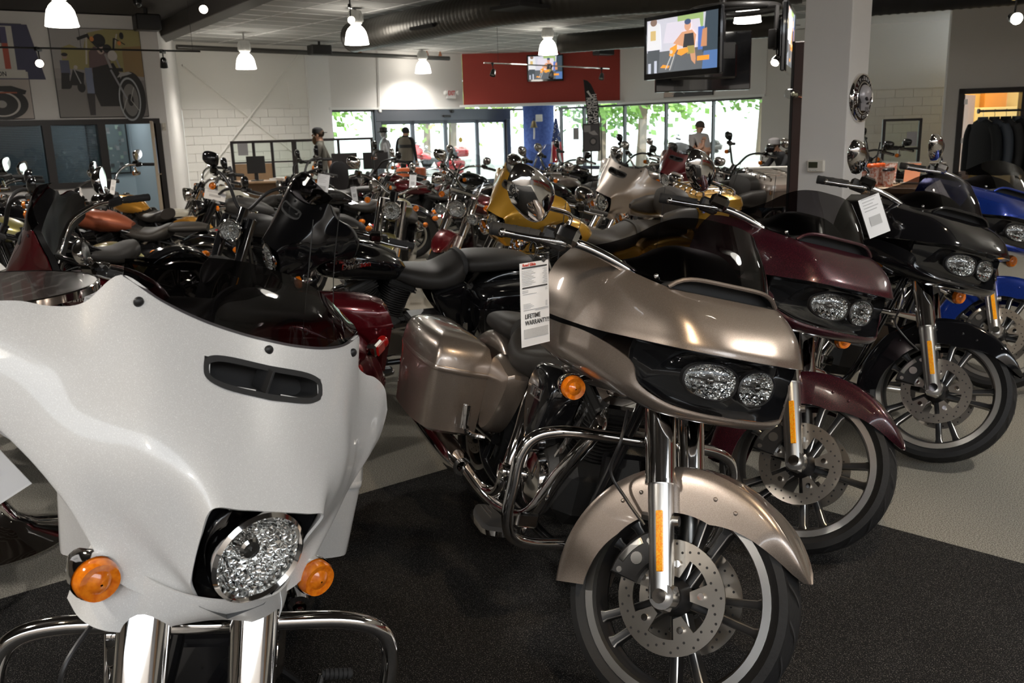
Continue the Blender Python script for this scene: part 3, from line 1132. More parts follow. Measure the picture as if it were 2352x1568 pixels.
BAT_SCREEN = [
    [(-.096, 0, .327), (-.128, 0, .395), (-.168, 0, .448)],
    [(-.099, .06, .328), (-.130, .06, .394), (-.170, .06, .446)],
    [(-.109, .13, .334), (-.138, .13, .391), (-.177, .128, .433)],
    [(-.133, .195, .347), (-.158, .192, .386), (-.190, .187, .412)],
    [(-.172, .253, .368), (-.190, .248, .384), (-.208, .242, .392)]]

def holed_shell(G, th, hole):
    """shell of a dense grid with quads skipped where hole(centre) is true"""
    mb = MB()
    mb.shell(G, th, flip=True)
    keep_f, keep_m = [], []
    V = np.array(mb.v)
    for f, m_ in zip(mb.f, mb.m):
        if not hole(V[list(f)].mean(axis=0)):
            keep_f.append(f)
            keep_m.append(m_)
    mb.f, mb.m = keep_f, keep_m
    return mb

def on_surface(G, y, z):
    """x of the grid surface at (y,z)"""
    Q = np.array(G).reshape(-1, 3)
    d = (Q[:, 1] - y) ** 2 + (Q[:, 2] - z) ** 2
    k = np.argsort(d)[:6]
    wgt = 1 / (d[k] + 1e-7)
    return float((Q[k, 0] * wgt).sum() / wgt.sum())

for _c, _k in zip(BAT, (1, 1, 1, 1, 1, .8, .6, .4, .2, 0)):
    for _r, _q in enumerate((-.085, -.056, -.022, 0)):
        _c[_r] = (_c[_r][0] + _q * _k, _c[_r][1], _c[_r][2])
for _i in range(4, 9):
    _p, _q = BAT[_i][1], BAT[_i][2]
    BAT[_i][1] = (_p[0] - .004, _p[1], _p[2])
    BAT[_i][2] = (_q[0] - .004, _q[1], _q[2])
for _i, (_dz) in ((6, .006), (7, .018), (8, .018)):
    _p = BAT[_i][3]
    BAT[_i][3] = (_p[0], _p[1], _p[2] + _dz)
for _c in BAT_SCREEN:
    for _r in range(3):
        _c[_r] = (_c[_r][0] - .085, _c[_r][1], _c[_r][2] + .004)

def add_batwing(P, screen='smoke', tall=0.):
    G = surf(mirror_cols(cols_to_rows(BAT, BAT_O)), 7, 10)
    ox, oz = BAT_O[0], BAT_O[2]
    zc, hw, hh = .268, .112, .023
    def slot(p):
        return abs(p[1]) < hw + .006 and abs(p[2] - oz - zc - .02 * abs(p[1])) < hh - .002 + .0 * p[1] and p[0] > ox - .30
    i = P.add('fairing', holed_shell(G, .005, slot), 'paint', None, True)
    # vent: frame round the slot, dark tray behind, divider
    loop = []
    for t in np.linspace(0, 2 * PI, 40, endpoint=False):
        k, q = math.cos(t), math.sin(t)
        y = (hw + .012) * math.copysign(abs(k) ** .45, k)
        z = zc + .02 * abs(y) + (hh + .003) * math.copysign(abs(q) ** .6, q)
        loop.append((y, z))
    mb = MB()
    outer = [(on_surface(G, y, oz + z) + .003, y, oz + z) for y, z in loop]
    inner = [(on_surface(G, y * .93, oz + zc + (z - zc) * .66) + .001, y * .93, oz + zc + (z - zc) * .66) for y, z in loop]
    deep = [(p[0] - .05, p[1] * .97, p[2] - .012) for p in inner]
    edge = [(p[0] - .012, p[1], p[2]) for p in outer]
    mb.rings([edge, outer, inner, deep], False, True)
    mb.box((ox - .160, 0, oz + zc), (.05, .005, .042), None, .001)
    P.add('air_vent', mb, 'matte', i)
    for y, z in ((0, .318), (-.228, .340), (.228, .340)):
        x = on_surface(G, y, oz + z)
        P.add('screen_bolt', MB().ball((x + .001, y, oz + z), (.006, .009, .009), 12, 8), 'black', i)
    sc = [list(c) for c in BAT_SCREEN]
    if tall:
        sc = [[c[0], (c[1][0] - tall * .25, c[1][1], c[1][2] + tall * .5), (c[2][0] - tall * .55, c[2][1] * .9, c[2][2] + tall * (1 - .6 * (j / 4) ** 2))] for j, c in enumerate(sc)]
    S = surf(mirror_cols(cols_to_rows(sc, BAT_O)), 6, 6)
    P.add('windscreen', MB().shell(S[::-1], .004, flip=True), screen, i)
    # inner fairing: ring of the outer edge drawn in to a dashboard
    n = len(BAT)
    up = [c[0] for c in BAT]
    lo = [c[-1] for c in BAT][::-1]
    half = cr(up + [BAT[-1][1], BAT[-1][2]] + lo[:5] + [(-.10, .05, -.13), (-.10, 0, -.135)], 3)
    loop = [tuple(p) for p in half] + [(p[0], -p[1], p[2]) for p in half[-2:0:-1]]
    def lp(sx, sy, dx):
        return [(ox + p[0] * sx + dx, p[1] * sy, oz + .10 + (p[2] - .10) * sy) for p in loop]
    mb = MB().rings([lp(1, .985, -.008), lp(1, .93, -.03), lp(.5, .84, -.16), lp(.25, .60, -.20)], False, True)
    P.add('inner_fairing', mb, 'black', i)
    g = MB()
    for y, z, r in ((-.05, .20, .045), (.05, .20, .045), (-.14, .20, .028), (.14, .20, .028)):
        g.lathe([(r, 0), (r, -.02), (r * .86, -.022), (r * .86, -.008), (.002, -.008)], (ox - .215, y, oz + z), (1, 0, 0), 20)
    P.add('gauge', g, 'dchrome', i)
    for s in (-1, 1):
        P.add('speaker_grille', MB().lathe([(.06, 0), (.064, -.012), (.05, -.018), (.002, -.016)], (ox - .235, s * .27, oz + .12), (1, 0, 0), 24), 'black', i)
    # surround behind the headlight and lower apron
    sr = [(-.03, y * .96, z * .96) for (x, y, z) in ([c[-1] for c in BAT[:6]] + [(-.05, 0, -.13)])]
    hf = [(ox + p[0], p[1], oz + p[2]) for p in sr]
    loop = hf + [(p[0], -p[1], p[2]) for p in hf[-2:0:-1]]
    P.add('headlight_surround', MB().rings([loop, [(p[0] - .05, p[1] * .8, oz + (p[2] - oz) * .8) for p in loop]], False, True), 'gloss', i)
    A = [[(-.018, 0, -.086), (-.040, 0, -.122), (-.060, 0, -.142)], [(-.022, .055, -.084), (-.043, .06, -.124), (-.062, .06, -.148)],
         [(-.046, .105, -.080), (-.064, .120, -.132), (-.075, .124, -.166)], [(-.088, .148, -.068), (-.098, .165, -.128), (-.105, .170, -.176)],
         [(-.150, .165, -.045), (-.150, .186, -.120), (-.150, .190, -.178)], [(-.215, .168, -.035), (-.215, .186, -.115), (-.215, .188, -.175)]]
    P.add('fork_apron', MB().shell(surf(mirror_cols(cols_to_rows(A, BAT_O)), 5, 5), .004, flip=True), 'paint', None, True)
    add_headlight(P, (ox - .012, 0, oz), .078)
    for s in (-1, 1):
        turn_signal(P, (ox - .10, s * .215, oz - .082), s, True, (ox - .17, s * .13, oz - .11))
    return i

RG_O = (1.61, 0, .90)
RGU = [
    [(-.210, 0, .222), (-.140, 0, .196), (-.070, 0, .158), (-.012, 0, .114), (0, 0, .090)],
    [(-.213, .09, .222), (-.143, .095, .196), (-.074, .10, .158), (-.019, .105, .114), (-.007, .107, .090)],
    [(-.232, .165, .222), (-.166, .175, .198), (-.103, .185, .160), (-.058, .192, .111), (-.047, .196, .087)],
    [(-.300, .215, .234), (-.236, .236, .202), (-.183, .251, .153), (-.150, .261, .100), (-.142, .265, .078)],
    [(-.390, .255, .250), (-.340, .288, .208), (-.297, .310, .143), (-.270, .322, .088), (-.265, .326, .068)],
    [(-.500, .280, .262), (-.470, .322, .212), (-.446, .346, .138), (-.428, .356, .082), (-.423, .359, .063)],
    [(-.585, .290, .258), (-.575, .333, .206), (-.566, .358, .132), (-.56, .366, .079), (-.56, .368, .061)]]
RGL = [
    [(-.018, 0, -.084), (-.020, 0, -.102), (-.045, 0, -.124), (-.10, 0, -.136)],
    [(-.026, .10, -.082), (-.028, .10, -.101), (-.053, .10, -.123), (-.105, .10, -.135)],
    [(-.064, .18, -.073), (-.066, .18, -.094), (-.090, .177, -.118), (-.135, .168, -.132)],
    [(-.122, .236, -.036), (-.126, .238, -.066), (-.150, .230, -.100), (-.19, .210, -.120)],
    [(-.147, .262, .020), (-.170, .272, -.045), (-.195, .262, -.085), (-.235, .236, -.112)],
    [(-.272, .325, .052), (-.276, .321, -.015), (-.292, .306, -.062), (-.32, .274, -.098)],
    [(-.424, .357, .048), (-.428, .350, -.015), (-.44, .332, -.055), (-.46, .298, -.088)],
    [(-.56, .366, .046), (-.565, .354, -.015), (-.572, .336, -.048), (-.58, .302, -.078)]]

for _c, _k in zip(RGU, (.05, .05, .05, .035, .02, .01, 0)):
    for _r, _q in enumerate((.04, .025, .012, 0, 0)):
        _c[_r] = (_c[_r][0] + _k + _q * min(1, _k / .05), _c[_r][1], _c[_r][2])
for _c, _k in zip(RGL, (.05, .05, .05, .045, .035, .02, .01, 0)):
    for _r in range(4):
        _z = _c[_r][2]
        _c[_r] = (_c[_r][0] + _k, _c[_r][1], _z if _z > -.03 else -.03 + (_z + .03) * .72)

def add_sharknose(P):
    O = RG_O
    ox, oz = O[0], O[2]
    # keep the lip columns crisp with an extra ring close to the edge
    U = surf(mirror_cols(cols_to_rows(RGU, O)), 7, 7)
    i = P.add('fairing', MB().shell(U, .005, flip=True), 'paint')
    L = surf(mirror_cols(cols_to_rows(RGL, O)), 6, 6)
    P.add('fairing_lower', MB().shell(L, .005, flip=True), 'paint', i)
    # headlight recess
    top = [c[-1] for c in RGU[:4]]
    bot = [c[0] for c in RGL[:5]]
    half = top + [(-.109, .267, .050)] + bot[::-1]
    hf = [(ox + p[0], p[1], oz + p[2]) for p in half]
    loop = hf + [(p[0], -p[1], p[2]) for p in hf[-1:0:-1]][0:]
    loop = [p for k, p in enumerate(loop) if k == 0 or p != loop[k - 1]]
    def lp(s, dx, dz=0.):
        return [(p[0] + dx, p[1] * s, oz - .006 + dz + (p[2] - oz + .006) * s) for p in loop]
    P.add('headlight_recess', MB().rings([lp(.995, -.003), lp(.97, -.02), lp(.90, -.045), lp(.84, -.055)], False, True), 'gloss', i)
    # two D-shaped lamps
    for s in (-1, 1):
        pts = []
        cy = s * .073
        for t in np.linspace(0, 2 * PI, 30, endpoint=False):
            k, q = math.cos(t), math.sin(t)
            yy = .069 * math.copysign(abs(k) ** .8, k)
            zz = .047 * math.copysign(abs(q) ** .85, q)
            if -s * k < 0:
                zz *= (1 - .15 * abs(k))
            pts.append((yy, zz))
        def rg(sc, x):
            return [(ox + .014 + x - abs(cy + p[0] * sc) ** 1.5 * .75, cy + p[0] * sc, oz + .014 + p[1] * sc) for p in pts]
        ih = P.add('headlight', MB().rings([rg(1.0, .0), rg(.96, -.006), rg(.88, -.028), rg(.6, -.045), rg(.05, -.05)], False, True), 'refl')
        P.add('trim_ring', MB().rings([rg(1.05, -.012), rg(1.05, .004), rg(.99, .007), rg(.97, -.002)], False, False), 'black', ih)
        P.add('led_lens', MB().ball((ox - .012, cy, oz + .016), (.020, .014, .014), 14, 10).box((ox - .018, cy, oz + .015), (.012, .11, .006), None, .002), 'dchrome', ih)
        fin = MB()
        for k in range(4):
            fin.box((ox - .020, cy - .036 + k * .024, oz - .014), (.018, .018, .020), Matrix.Rotation(.5, 3, 'Y'), .004)
        P.add('reflector_facet', fin, 'chrome', ih)
        P.add('lens', MB().rings([rg(1.0, .003), rg(.8, .011), rg(.4, .016), rg(.03, .017)], False, True), 'clear', ih)
    # vent slot under the screen
    mb = MB()
    sl = [(-.235, y, z) for y, z in ((-.19, .288), (-.10, .296), (0, .297), (.10, .296), (.19, .288))]
    n = 21
    ys = np.linspace(-.175, .175, n)
    G = []
    for f, dz, dx in ((0, .0, 0), (1, .038, -.012)):
        G.append([(ox - .123 - .60 * max(0, abs(y) - .08) ** 1.5 + dx, y, oz + .222 + dz * min(1, (1 - (abs(y) / .177) ** 6))) for y in ys])
    mb.grid([[(p[0] - .045, p[1], p[2]) for p in G[0]], [(p[0] - .045, p[1], p[2]) for p in G[1]]], True)
    mb.grid([G[0], [(p[0] - .045, p[1], p[2]) for p in G[0]]], True)
    mb.grid([[(p[0] - .045, p[1], p[2]) for p in G[1]], G[1]], True)
    P.add('air_vent', mb, 'matte', i)
    P.add('vent_trim', MB().tube(G[1], .0065, 8), 'trim', i)
    scr = [[(-.135, 0, .258), (-.195, 0, .348), (-.262, 0, .425)], [(-.138, .07, .258), (-.198, .068, .347), (-.265, .066, .423)],
           [(-.152, .135, .250), (-.212, .132, .338), (-.278, .128, .410)], [(-.190, .182, .236), (-.245, .178, .318), (-.310, .170, .382)],
           [(-.25, .216, .238), (-.300, .212, .292), (-.36, .204, .340)], [(-.36, .252, .251), (-.390, .246, .278), (-.43, .238, .304)],
           [(-.475, .274, .262), (-.48, .270, .272), (-.49, .265, .282)]]
    S = surf(mirror_cols(cols_to_rows(scr, O)), 5, 6)
    P.add('windscreen', MB().shell(S[::-1], .004, flip=True), 'smoke', i)
    for y, z, x in ((.192, .244, -.200), (.238, .256, -.315)):
        for s in (-1, 1):
            P.add('screen_bolt', MB().ball((ox + x, s * y, oz + z), .0075, 10, 8), 'chrome', i)
    # inner fairing and dash hump
    I = [[(-.18, 0, .225), (-.26, 0, .305), (-.36, 0, .335), (-.47, 0, .29), (-.52, 0, .16), (-.50, 0, .0)],
         [(-.19, .09, .225), (-.27, .088, .297), (-.36, .085, .327), (-.48, .085, .28), (-.53, .085, .16), (-.51, .085, .0)],
         [(-.215, .15, .228), (-.29, .148, .255), (-.38, .146, .282), (-.50, .146, .24), (-.55, .146, .14), (-.53, .146, .0)],
         [(-.31, .225, .240), (-.37, .225, .242), (-.45, .224, .246), (-.55, .226, .21), (-.58, .23, .12), (-.57, .23, .0)],
         [(-.48, .274, .258), (-.52, .276, .254), (-.555, .282, .248), (-.58, .295, .20), (-.59, .31, .12), (-.585, .315, -.02)]]
    P.add('inner_fairing', MB().shell(surf(mirror_cols(cols_to_rows(I, O)), 4, 4), .004, flip=True), 'black', i)
    g = MB()
    for y, z, r in ((-.05, .21, .042), (.05, .21, .042), (-.13, .20, .03), (.13, .20, .03)):
        g.lathe([(r, 0), (r, -.02), (r * .86, -.022), (r * .86, -.008), (.002, -.008)], (ox - .525, y, oz + z), (1, 0, 0), 18)
    P.add('gauge', g, 'dchrome', i)
    for s in (-1, 1):
        turn_signal(P, (ox - .325, s * .300, oz - .120), s, False, (ox - .40, s * .20, oz - .09))
    # lower fork shroud
    P.add('fork_yoke', MB().box((1.37, 0, .80), (.10, .30, .07), Matrix.Rotation(-R(26), 3, 'Y'), .02).box((1.30, 0, .95), (.09, .28, .05), Matrix.Rotation(-R(26), 3, 'Y'), .02), 'black', None, True)
    return i

def bag_rings(side, z0, z1, k0, k1, n=6):
    """saddlebag horizontal outlines between heights; side is the sign of y"""
    rr = []
    for q in np.linspace(0, 1, n):
        z = z0 + (z1 - z0) * q
        k = k0 + (k1 - k0) * q
        # outline: inner face straight, outer face rounded, tail slanted
        xf = .335 - .03 * (1 - k)
        xr = -.30 - .06 * k
        yo, yi = .425 + .015 * k, .205
        base = [(xf, yi), (xf, yi + .10), (xf - .02, yo - .035), (xf - .06, yo - .01), (.10, yo + .012), (-.14, yo + .005), (xr + .10, yo - .02), (xr + .02, yo - .075), (xr, yo - .13), (xr + .01, yi)]
        rr.append([(x, side * y, z) for x, y in base])
    return rr

def add_touring_body(P, ultra=False, seat='street'):
    add_rear_wheel(P)
    add_engine(P)
    # fuel tank
    secs = [(1.235, .055, .845, .050, 2.2), (1.20, .105, .850, .085, 2.4), (1.10, .150, .850, .108, 2.6), (.98, .160, .838, .112, 2.7), (.84, .140, .810, .100, 2.6), (.74, .105, .775, .078, 2.4), (.685, .065, .745, .045, 2.2)]
    it = P.add('fuel_tank', MB().rings(loft_x(secs)), 'tank')
    P.add('tank_console', MB().rings(loft_x([(1.20, .022, .925, .018, 2.4), (1.08, .040, .950, .020, 2.6), (.90, .042, .925, .020, 2.6), (.74, .030, .850, .020, 2.4)])), 'gloss', it)
    P.add('fuel_cap', MB().lathe([(.045, 0), (.045, .012), (.030, .02), (.002, .022)], (1.0, -.0, .957), (-.12, 0, 1), 24), 'chrome', it)
    for s in (-1, 1):
        for w_, dz in (('Harley', .018), ('Davidson', -.020)):
            t = text_mesh(w_, .046, .003, 'CENTER', .0012, .25)
            t.transform(basis((1.05 - (.03 if dz < 0 else -.03), s * .161, .87 + dz), (-s, 0, .08), (0, -s * .12, 1)))
            P.add('tank_badge', t, 'chrome', it)
    # seat
    rs = [(.80, .075, .745, .035, 2.4), (.72, .115, .735, .055, 2.5), (.62, .165, .712, .065, 2.6), (.50, .185, .698, .068, 2.7), (.40, .180, .722, .085, 2.6), (.345, .150, .745, .095, 2.5), (.315, .10, .752, .085, 2.4)]
    is_ = P.add('seat', MB().rings(loft_x(rs, 30, 4)), 'seat')
    ps = [(.345, .10, .775, .035, 2.4), (.30, .150, .775, .055, 2.6), (.18, .160, .772, .058, 2.7), (.02, .145, .765, .052, 2.7), (-.10, .115, .752, .042, 2.5), (-.145, .07, .745, .025, 2.3)]
    P.add('passenger_seat', MB().rings(loft_x(ps, 30, 4)), 'seat')
    P.add('seat_strap', MB().rings([[(x, y * 1.02, z) for x, y, z in r] for r in loft_x([(.352, .148, .765, .080, 2.6), (.326, .152, .775, .076, 2.6)], 30, 1)]), 'matte', is_)
    # rear fender
    def tp(u, h, d):
        return h * (1 - .35 * max(0, .22 - u) / .22), d
    P.add('rear_fender', fender_mb((0, 0, .325), .40, R(205), R(48), .105, .16, 30, tp), 'fender')
    # side covers, saddlebags
    for s in (-1, 1):
        A = [(.305, .66), (.36, .685), (.50, .655), (.555, .63), (.50, .50), (.42, .40), (.33, .37), (.30, .48)]
        A = [tuple(p) for p in cr(A + A[:1], 3)[:-1]]
        mb = MB()
        R_ = [[(u, s * .13, v) for u, v in A], [(u, s * .185, v) for u, v in A], [(.42 + (u - .42) * .9, s * .205, .53 + (v - .53) * .9) for u, v in A], [(.42 + (u - .42) * .6, s * .213, .53 + (v - .53) * .6) for u, v in A]]
        mb.rings(R_ if s < 0 else [r[::-1] for r in R_])
        P.add('side_cover', mb, 'paint')
        def fixr(R_):
            return [r if s > 0 else r[::-1] for r in R_]
        body = bag_rings(s, .335, .575, 0., 1., 5)
        b0 = [(.02 + (x - .02) * .86, s * (.31 + (abs(y) - .31) * .72), .315) for x, y, z in body[0]]
        mb = MB()
        for r in body:
            pass
        rr = [b0] + body
        rr = [[tuple(p) for p in cr(r + r[:1], 3)[:-1]] for r in rr]
        ib = P.add('saddlebag', MB().rings(fixr(rr)), 'bagp')
        lid = bag_rings(s, .592, .640, 1., 1.02, 3)
        def shr(r, k, dz):
            return [(.0 + (x - .0) * k, s * (.31 + (abs(y) - .31) * k), z + dz) for x, y, z in r]
        rl = [shr(lid[0], 1.01, 0), shr(lid[1], 1.0, .0), shr(lid[2], .975, .012), shr(lid[2], .90, .045), shr(lid[2], .74, .062), shr(lid[2], .40, .072)]
        rl = [[tuple(p) for p in cr(r + r[:1], 3)[:-1]] for r in rl]
        P.add('saddlebag_lid', MB().rings(fixr(rl)), 'bagp', ib)
        band = [shr(body[-1], 1.012, -.002), shr(body[-1], 1.022, .004), shr(body[-1], 1.022, .014), shr(body[-1], 1.012, .020)]
        band = [[tuple(p) for p in cr(r + r[:1], 3)[:-1]] for r in band]
        P.add('lid_band', MB().rings(fixr(band), False, False), 'bagtrim', ib)
        P.add('bag_latch', MB().box((-.275, s * .395, .56), (.05, .02, .055), Matrix.Rotation(-s * .6, 3, 'Z'), .006), 'black', ib)
        P.add('bag_reflector', MB().box((-.12, s * .434, .50), (.115, .006, .024), Matrix.Rotation(.0, 3, 'Y'), .002), 'red', ib)
        # mufflers
        P.add('muffler', MB().lathe([(.02, 0), (.036, .0), (.048, .05), (.052, .12), (.052, .62), (.050, .70), (.042, .72), (.036, .70), (.034, .60)], (.42, s * .265, .235), (-1, s * .02, .03), 26), 'exhaust')
        # engine guard is one loop, here one half each side joined in the middle
    g = []
    for s in (-1, 1):
        half = [(1.235, s * .03, .635), (1.225, s * .15, .635), (1.215, s * .27, .628), (1.205, s * .345, .598), (1.20, s * .375, .535), (1.20, s * .375, .44), (1.195, s * .37, .35), (1.185, s * .338, .280), (1.165, s * .26, .252), (1.12, s * .13, .240)]
        g.append(half)
    loop = g[0][::-1] + g[1]
    mb = MB().tube(loop, .0185, 16, 6)
    for s in (-1, 1):
        mb.cyl((1.20, s * .10, .665), (1.16, s * .395, .44), .0001, n=3)
    P.add('engine_guard', MB().tube(loop, .0185, 16, 6), 'guard')
    for s in (-1, 1):
        oval = []
        for t in np.linspace(0, 2 * PI, 26, endpoint=False):
            u, v = math.cos(t), math.sin(t)
            oval.append((1.0 + .155 * math.copysign(abs(u) ** .7, u), s * (.315 + (.062 if v > 0 else .035) * math.copysign(abs(v) ** .75, v))))
        if s < 0:
            oval = oval[::-1]
        tilt = lambda p, z: (p[0], p[1], z + max(0, p[0] - 1.05) * .35)
        ifb = P.add('footboard', MB().rings([[tilt(p, .222) for p in oval], [tilt(p, .238) for p in oval]]), 'guard')
        P.add('footboard_pad', MB().rings([[tilt((1.0 + (p[0] - 1.0) * .95, s * .315 + (p[1] - s * .315) * .92), .238) for p in oval], [tilt((1.0 + (p[0] - 1.0) * .92, s * .315 + (p[1] - s * .315) * .88), .252) for p in oval]]), 'matte', ifb)
        rb = MB()
        for k in range(3):
            rb.box((1.0, s * (.30 + k * .016), .2535), (.26, .004, .003))
        P.add('pad_inlay', rb, 'alu', ifb)
        P.add('footpeg', MB().tube([(.42, s * .20, .36), (.40, s * .27, .37), (.385, s * .285, .47)], .011, 8, 3, True, [.011, .012, .018]).cyl((.385, s * .285, .38), (.38, s * .29, .475), .017, .013, 12), 'chrome')
    P.add('brake_pedal', MB().tube([(1.02, -.25, .22), (1.12, -.28, .25), (1.185, -.30, .32)], .009, 8, 4).box((1.19, -.30, .335), (.02, .07, .045), None, .006), 'chrome')
    sh = MB().mat(0).tube([(1.02, .25, .25), (1.14, .29, .29), (1.17, .30, .315)], .009, 8, 4).tube([(1.02, .25, .25), (.92, .27, .27), (.90, .28, .31)], .009, 8, 4)
    sh.mat(1)
    for p in ((1.17, .30, .315), (.90, .28, .31)):
        for k in range(6):
            sh.cyl((p[0], p[1] + .008 + k * .011, p[2]), (p[0], p[1] + .016 + k * .011, p[2]), .0135, n=12)
        sh.cyl(p, (p[0], p[1] + .075, p[2]), .010, n=10)
    P.add('shift_lever', sh, ('chrome', 'matte'))
    P.add('rear_brake_reservoir', MB().lathe([(.002, .0), (.03, 0), (.035, .03), (.03, .05), (.002, .055)], (.72, -.18, .33), (0, -1, 0), 18), 'chrome')
    P.add('brake_line', MB().tube([(1.32, -.14, .72), (1.37, -.20, .64), (1.36, -.16, .55), (1.42, -.13, .50), (1.50, -.125, .46)], .0045, 8, 6), 'black', None, True)
    # tail lights and signals
    tl = P.add('tail_light', MB().box((-.395, 0, .56), (.06, .10, .06), None, .012).cyl((-.33, -.17, .52), (-.33, .17, .52), .012, n=8), 'chrome')
    P.add('red_lens', MB().box((-.428, 0, .56), (.01, .09, .05), None, .004).ball((-.37, -.175, .52), (.03, .033, .033), 14, 10).ball((-.37, .175, .52), (.03, .033, .033), 14, 10), 'red', tl)
    P.add('antenna', MB().tube([(-.30, .26, .56), (-.36, .265, 1.0), (-.44, .27, 1.32)], .0022, 6, 3), 'matte')
    if ultra:
        # luggage box with backrest and rack
        def rr_(w_, l, z, k=.06):
            o = []
            for t in np.linspace(0, 2 * PI, 32, endpoint=False):
                u, v = math.cos(t), math.sin(t)
                o.append((-.30 + l * math.copysign(abs(u) ** .45, u), w_ * math.copysign(abs(v) ** .45, v), z))
            return o
        itp = P.add('luggage_box', MB().rings([rr_(.25, .19, .80), rr_(.285, .225, .82), rr_(.30, .235, .90), rr_(.30, .235, .965)]), 'paint')
        P.add('luggage_lid', MB().rings([rr_(.305, .24, .968), rr_(.305, .24, .985), rr_(.29, .225, 1.03), rr_(.24, .18, 1.055), rr_(.12, .09, 1.06)]), 'paint', itp)
        rk = MB()
        for k in range(5):
            y = -.16 + k * .08
            rk.tube([(-.47, y, 1.05), (-.45, y, 1.085), (-.30, y, 1.092), (-.15, y, 1.085), (-.13, y, 1.05)], .007, 8, 3)
        for x in (-.44, -.16):
            rk.tube([(x, -.22, 1.04), (x, -.19, 1.09), (x, .19, 1.09), (x, .22, 1.04)], .009, 8, 3)
        P.add('luggage_rack', rk, 'chrome', itp)
        P.add('lid_latch', MB().box((-.12, .306, .965), (.03, .02, .05), None, .006).box((-.12, -.306, .965), (.03, .02, .05), None, .006), 'chrome', itp)
        bk = [[(-.02, y * w_, z) for y, z in ring_se(1, h, 26, 2.8, 0, zc)] for w_, h, zc in ((.19, .10, .97),)]
        br = MB()
        rings = []
        for x, k in ((-.07, .85), (-.05, 1.0), (.0, 1.0), (.035, .92), (.05, .6)):
            rings.append([(x - .10 * (z - .97), y * .21 * k, .97 + (z - .97) * k) for y, z in ring_se(1, .115, 28, 3.0, 0, .97)])
        br.rings(rings[::-1])
        P.add('backrest', br, 'seat', itp)
        for s in (-1, 1):
            P.add('armrest', MB().rings([[(x, s * .26 + y, z) for y, z in ring_se(w_, h, 18, 2.6, 0, .90)] for x, w_, h in ((-.10, .02, .05), (-.07, .05, .085), (.06, .055, .08), (.17, .05, .05), (.21, .02, .02))][::-1]), 'seat', itp)
    return P

def build_touring(kind):
    P = Proto()
    if kind == 'road':
        add_sharknose(P)
        add_front_end(P)
        add_bars(P, [(1.24, 0, 1.03), (1.235, .10, 1.04), (1.19, .21, 1.075), (1.08, .31, 1.085), (.99, .365, 1.065), (.87, .42, 1.035)], ((.965, .377, 1.060), (.845, .432, 1.030)), (1.02, .565, 1.13), mw=.088)
        add_touring_body(P)
    else:
        add_batwing(P, 'smoke' if kind == 'street' else 'clear', 0. if kind == 'street' else .07)
        add_front_end(P, top_z=.80)
        add_bars(P, [(1.22, 0, 1.05), (1.215, .10, 1.06), (1.17, .22, 1.095), (1.06, .34, 1.10), (.97, .40, 1.075), (.85, .455, 1.045)], ((.945, .412, 1.07), (.825, .467, 1.04)), (1.02, .42, 1.20), mw=.085, mirrors=True)
        add_touring_body(P, ultra=(kind == 'ultra'))
        if kind == 'ultra':
            for s in (-1, 1):
                add_headlight(P, (1.43, s * .205, .80), .055, True, .08)
            for s in (-1, 1):
                # lower leg fairings
                A = [[(1.24, s * .20, .78), (1.26, s * .33, .76), (1.20, s * .405, .74)], [(1.25, s * .19, .60), (1.28, s * .33, .60), (1.22, s * .41, .60)], [(1.22, s * .16, .42), (1.25, s * .31, .42), (1.19, s * .39, .43)], [(1.18, s * .14, .30), (1.20, s * .27, .30), (1.16, s * .35, .32)]]
                P.add('lower_fairing', MB().shell(surf(A, 5, 5), .005, flip=(s > 0)), 'lower')
    return P
BASE_PAL['bagtrim'] = CHROME

# ---------------------------------------------------------------- paints
P_WHITE = mat('white_hot_pearl', (.64, .625, .605), .30, .0, .55, flake=(1800, (1., 1., .98), .10))
P_SILVER = mat('silver_fortune', (.27, .218, .185), .30, .75, 1., flake=(2600, (.48, .41, .35), .30))
P_CHERRY = mat('twisted_cherry', (.026, .0045, .009), .30, .35, 1., flake=(1500, (.40, .05, .08), .09))
P_BLACK = mat('vivid_black', (.005, .005, .006), .10, 0, 1.)
P_BLUE = mat('electric_blue', (.004, .022, .20), .25, .5, 1., flake=(2000, (.02, .10, .65), .15))
P_RED = mat('mysterious_red', (.11, .006, .010), .22, .35, 1.)
P_GOLD = mat('hard_candy_gold', (.52, .29, .035), .25, .55, 1.)
P_CHAMP = mat('champagne_silver', (.40, .35, .31), .30, .65, 1.)
P_COPPER = mat('satin_copper', (.24, .062, .028), .45, .35, .2)
P_DENIM = mat('black_denim', (.035, .033, .032), .55, .2, .0)
P_CREAM = mat('cream_blue', (.72, .68, .56), .25, 0, 1.)
P_OLIVE = mat('olive_gold', (.22, .19, .06), .35, .4, .6)
P_AMBERW = mat('amber_whiskey', (.75, .36, .05), .25, .5, 1.)

RG = build_touring('road')
SG = build_touring('street')
UL = build_touring('ultra')
YAW, LEAN, ST = R(-71.5), R(15), R(35)
NOM = ('mirror', 'mirror_stem')
spawn(RG, 'pewter silver touring motorcycle with shark-nose twin-lamp fairing and a long price sheet on its bars', (-.155, 3.70, 0), YAW, LEAN, ST, P_SILVER, bagtrim=P_SILVER)
spawn(SG, 'white touring motorcycle with batwing fairing, single round headlamp and chrome engine guard', (-1.065, 2.73, 0), R(-73.5), R(10), R(32), P_WHITE, bagtrim=P_WHITE, skip=NOM)
spawn(RG, 'dark cherry flake touring motorcycle with shark-nose fairing parked between the silver and the black one', (.48, 4.62, 0), YAW, LEAN, ST, P_CHERRY, bagtrim=P_CHERRY)
spawn(RG, 'all black touring motorcycle with shark-nose fairing beside the dark cherry one', (1.37, 5.46, 0), YAW, LEAN, ST, P_BLACK, bagtrim=P_BLACK)
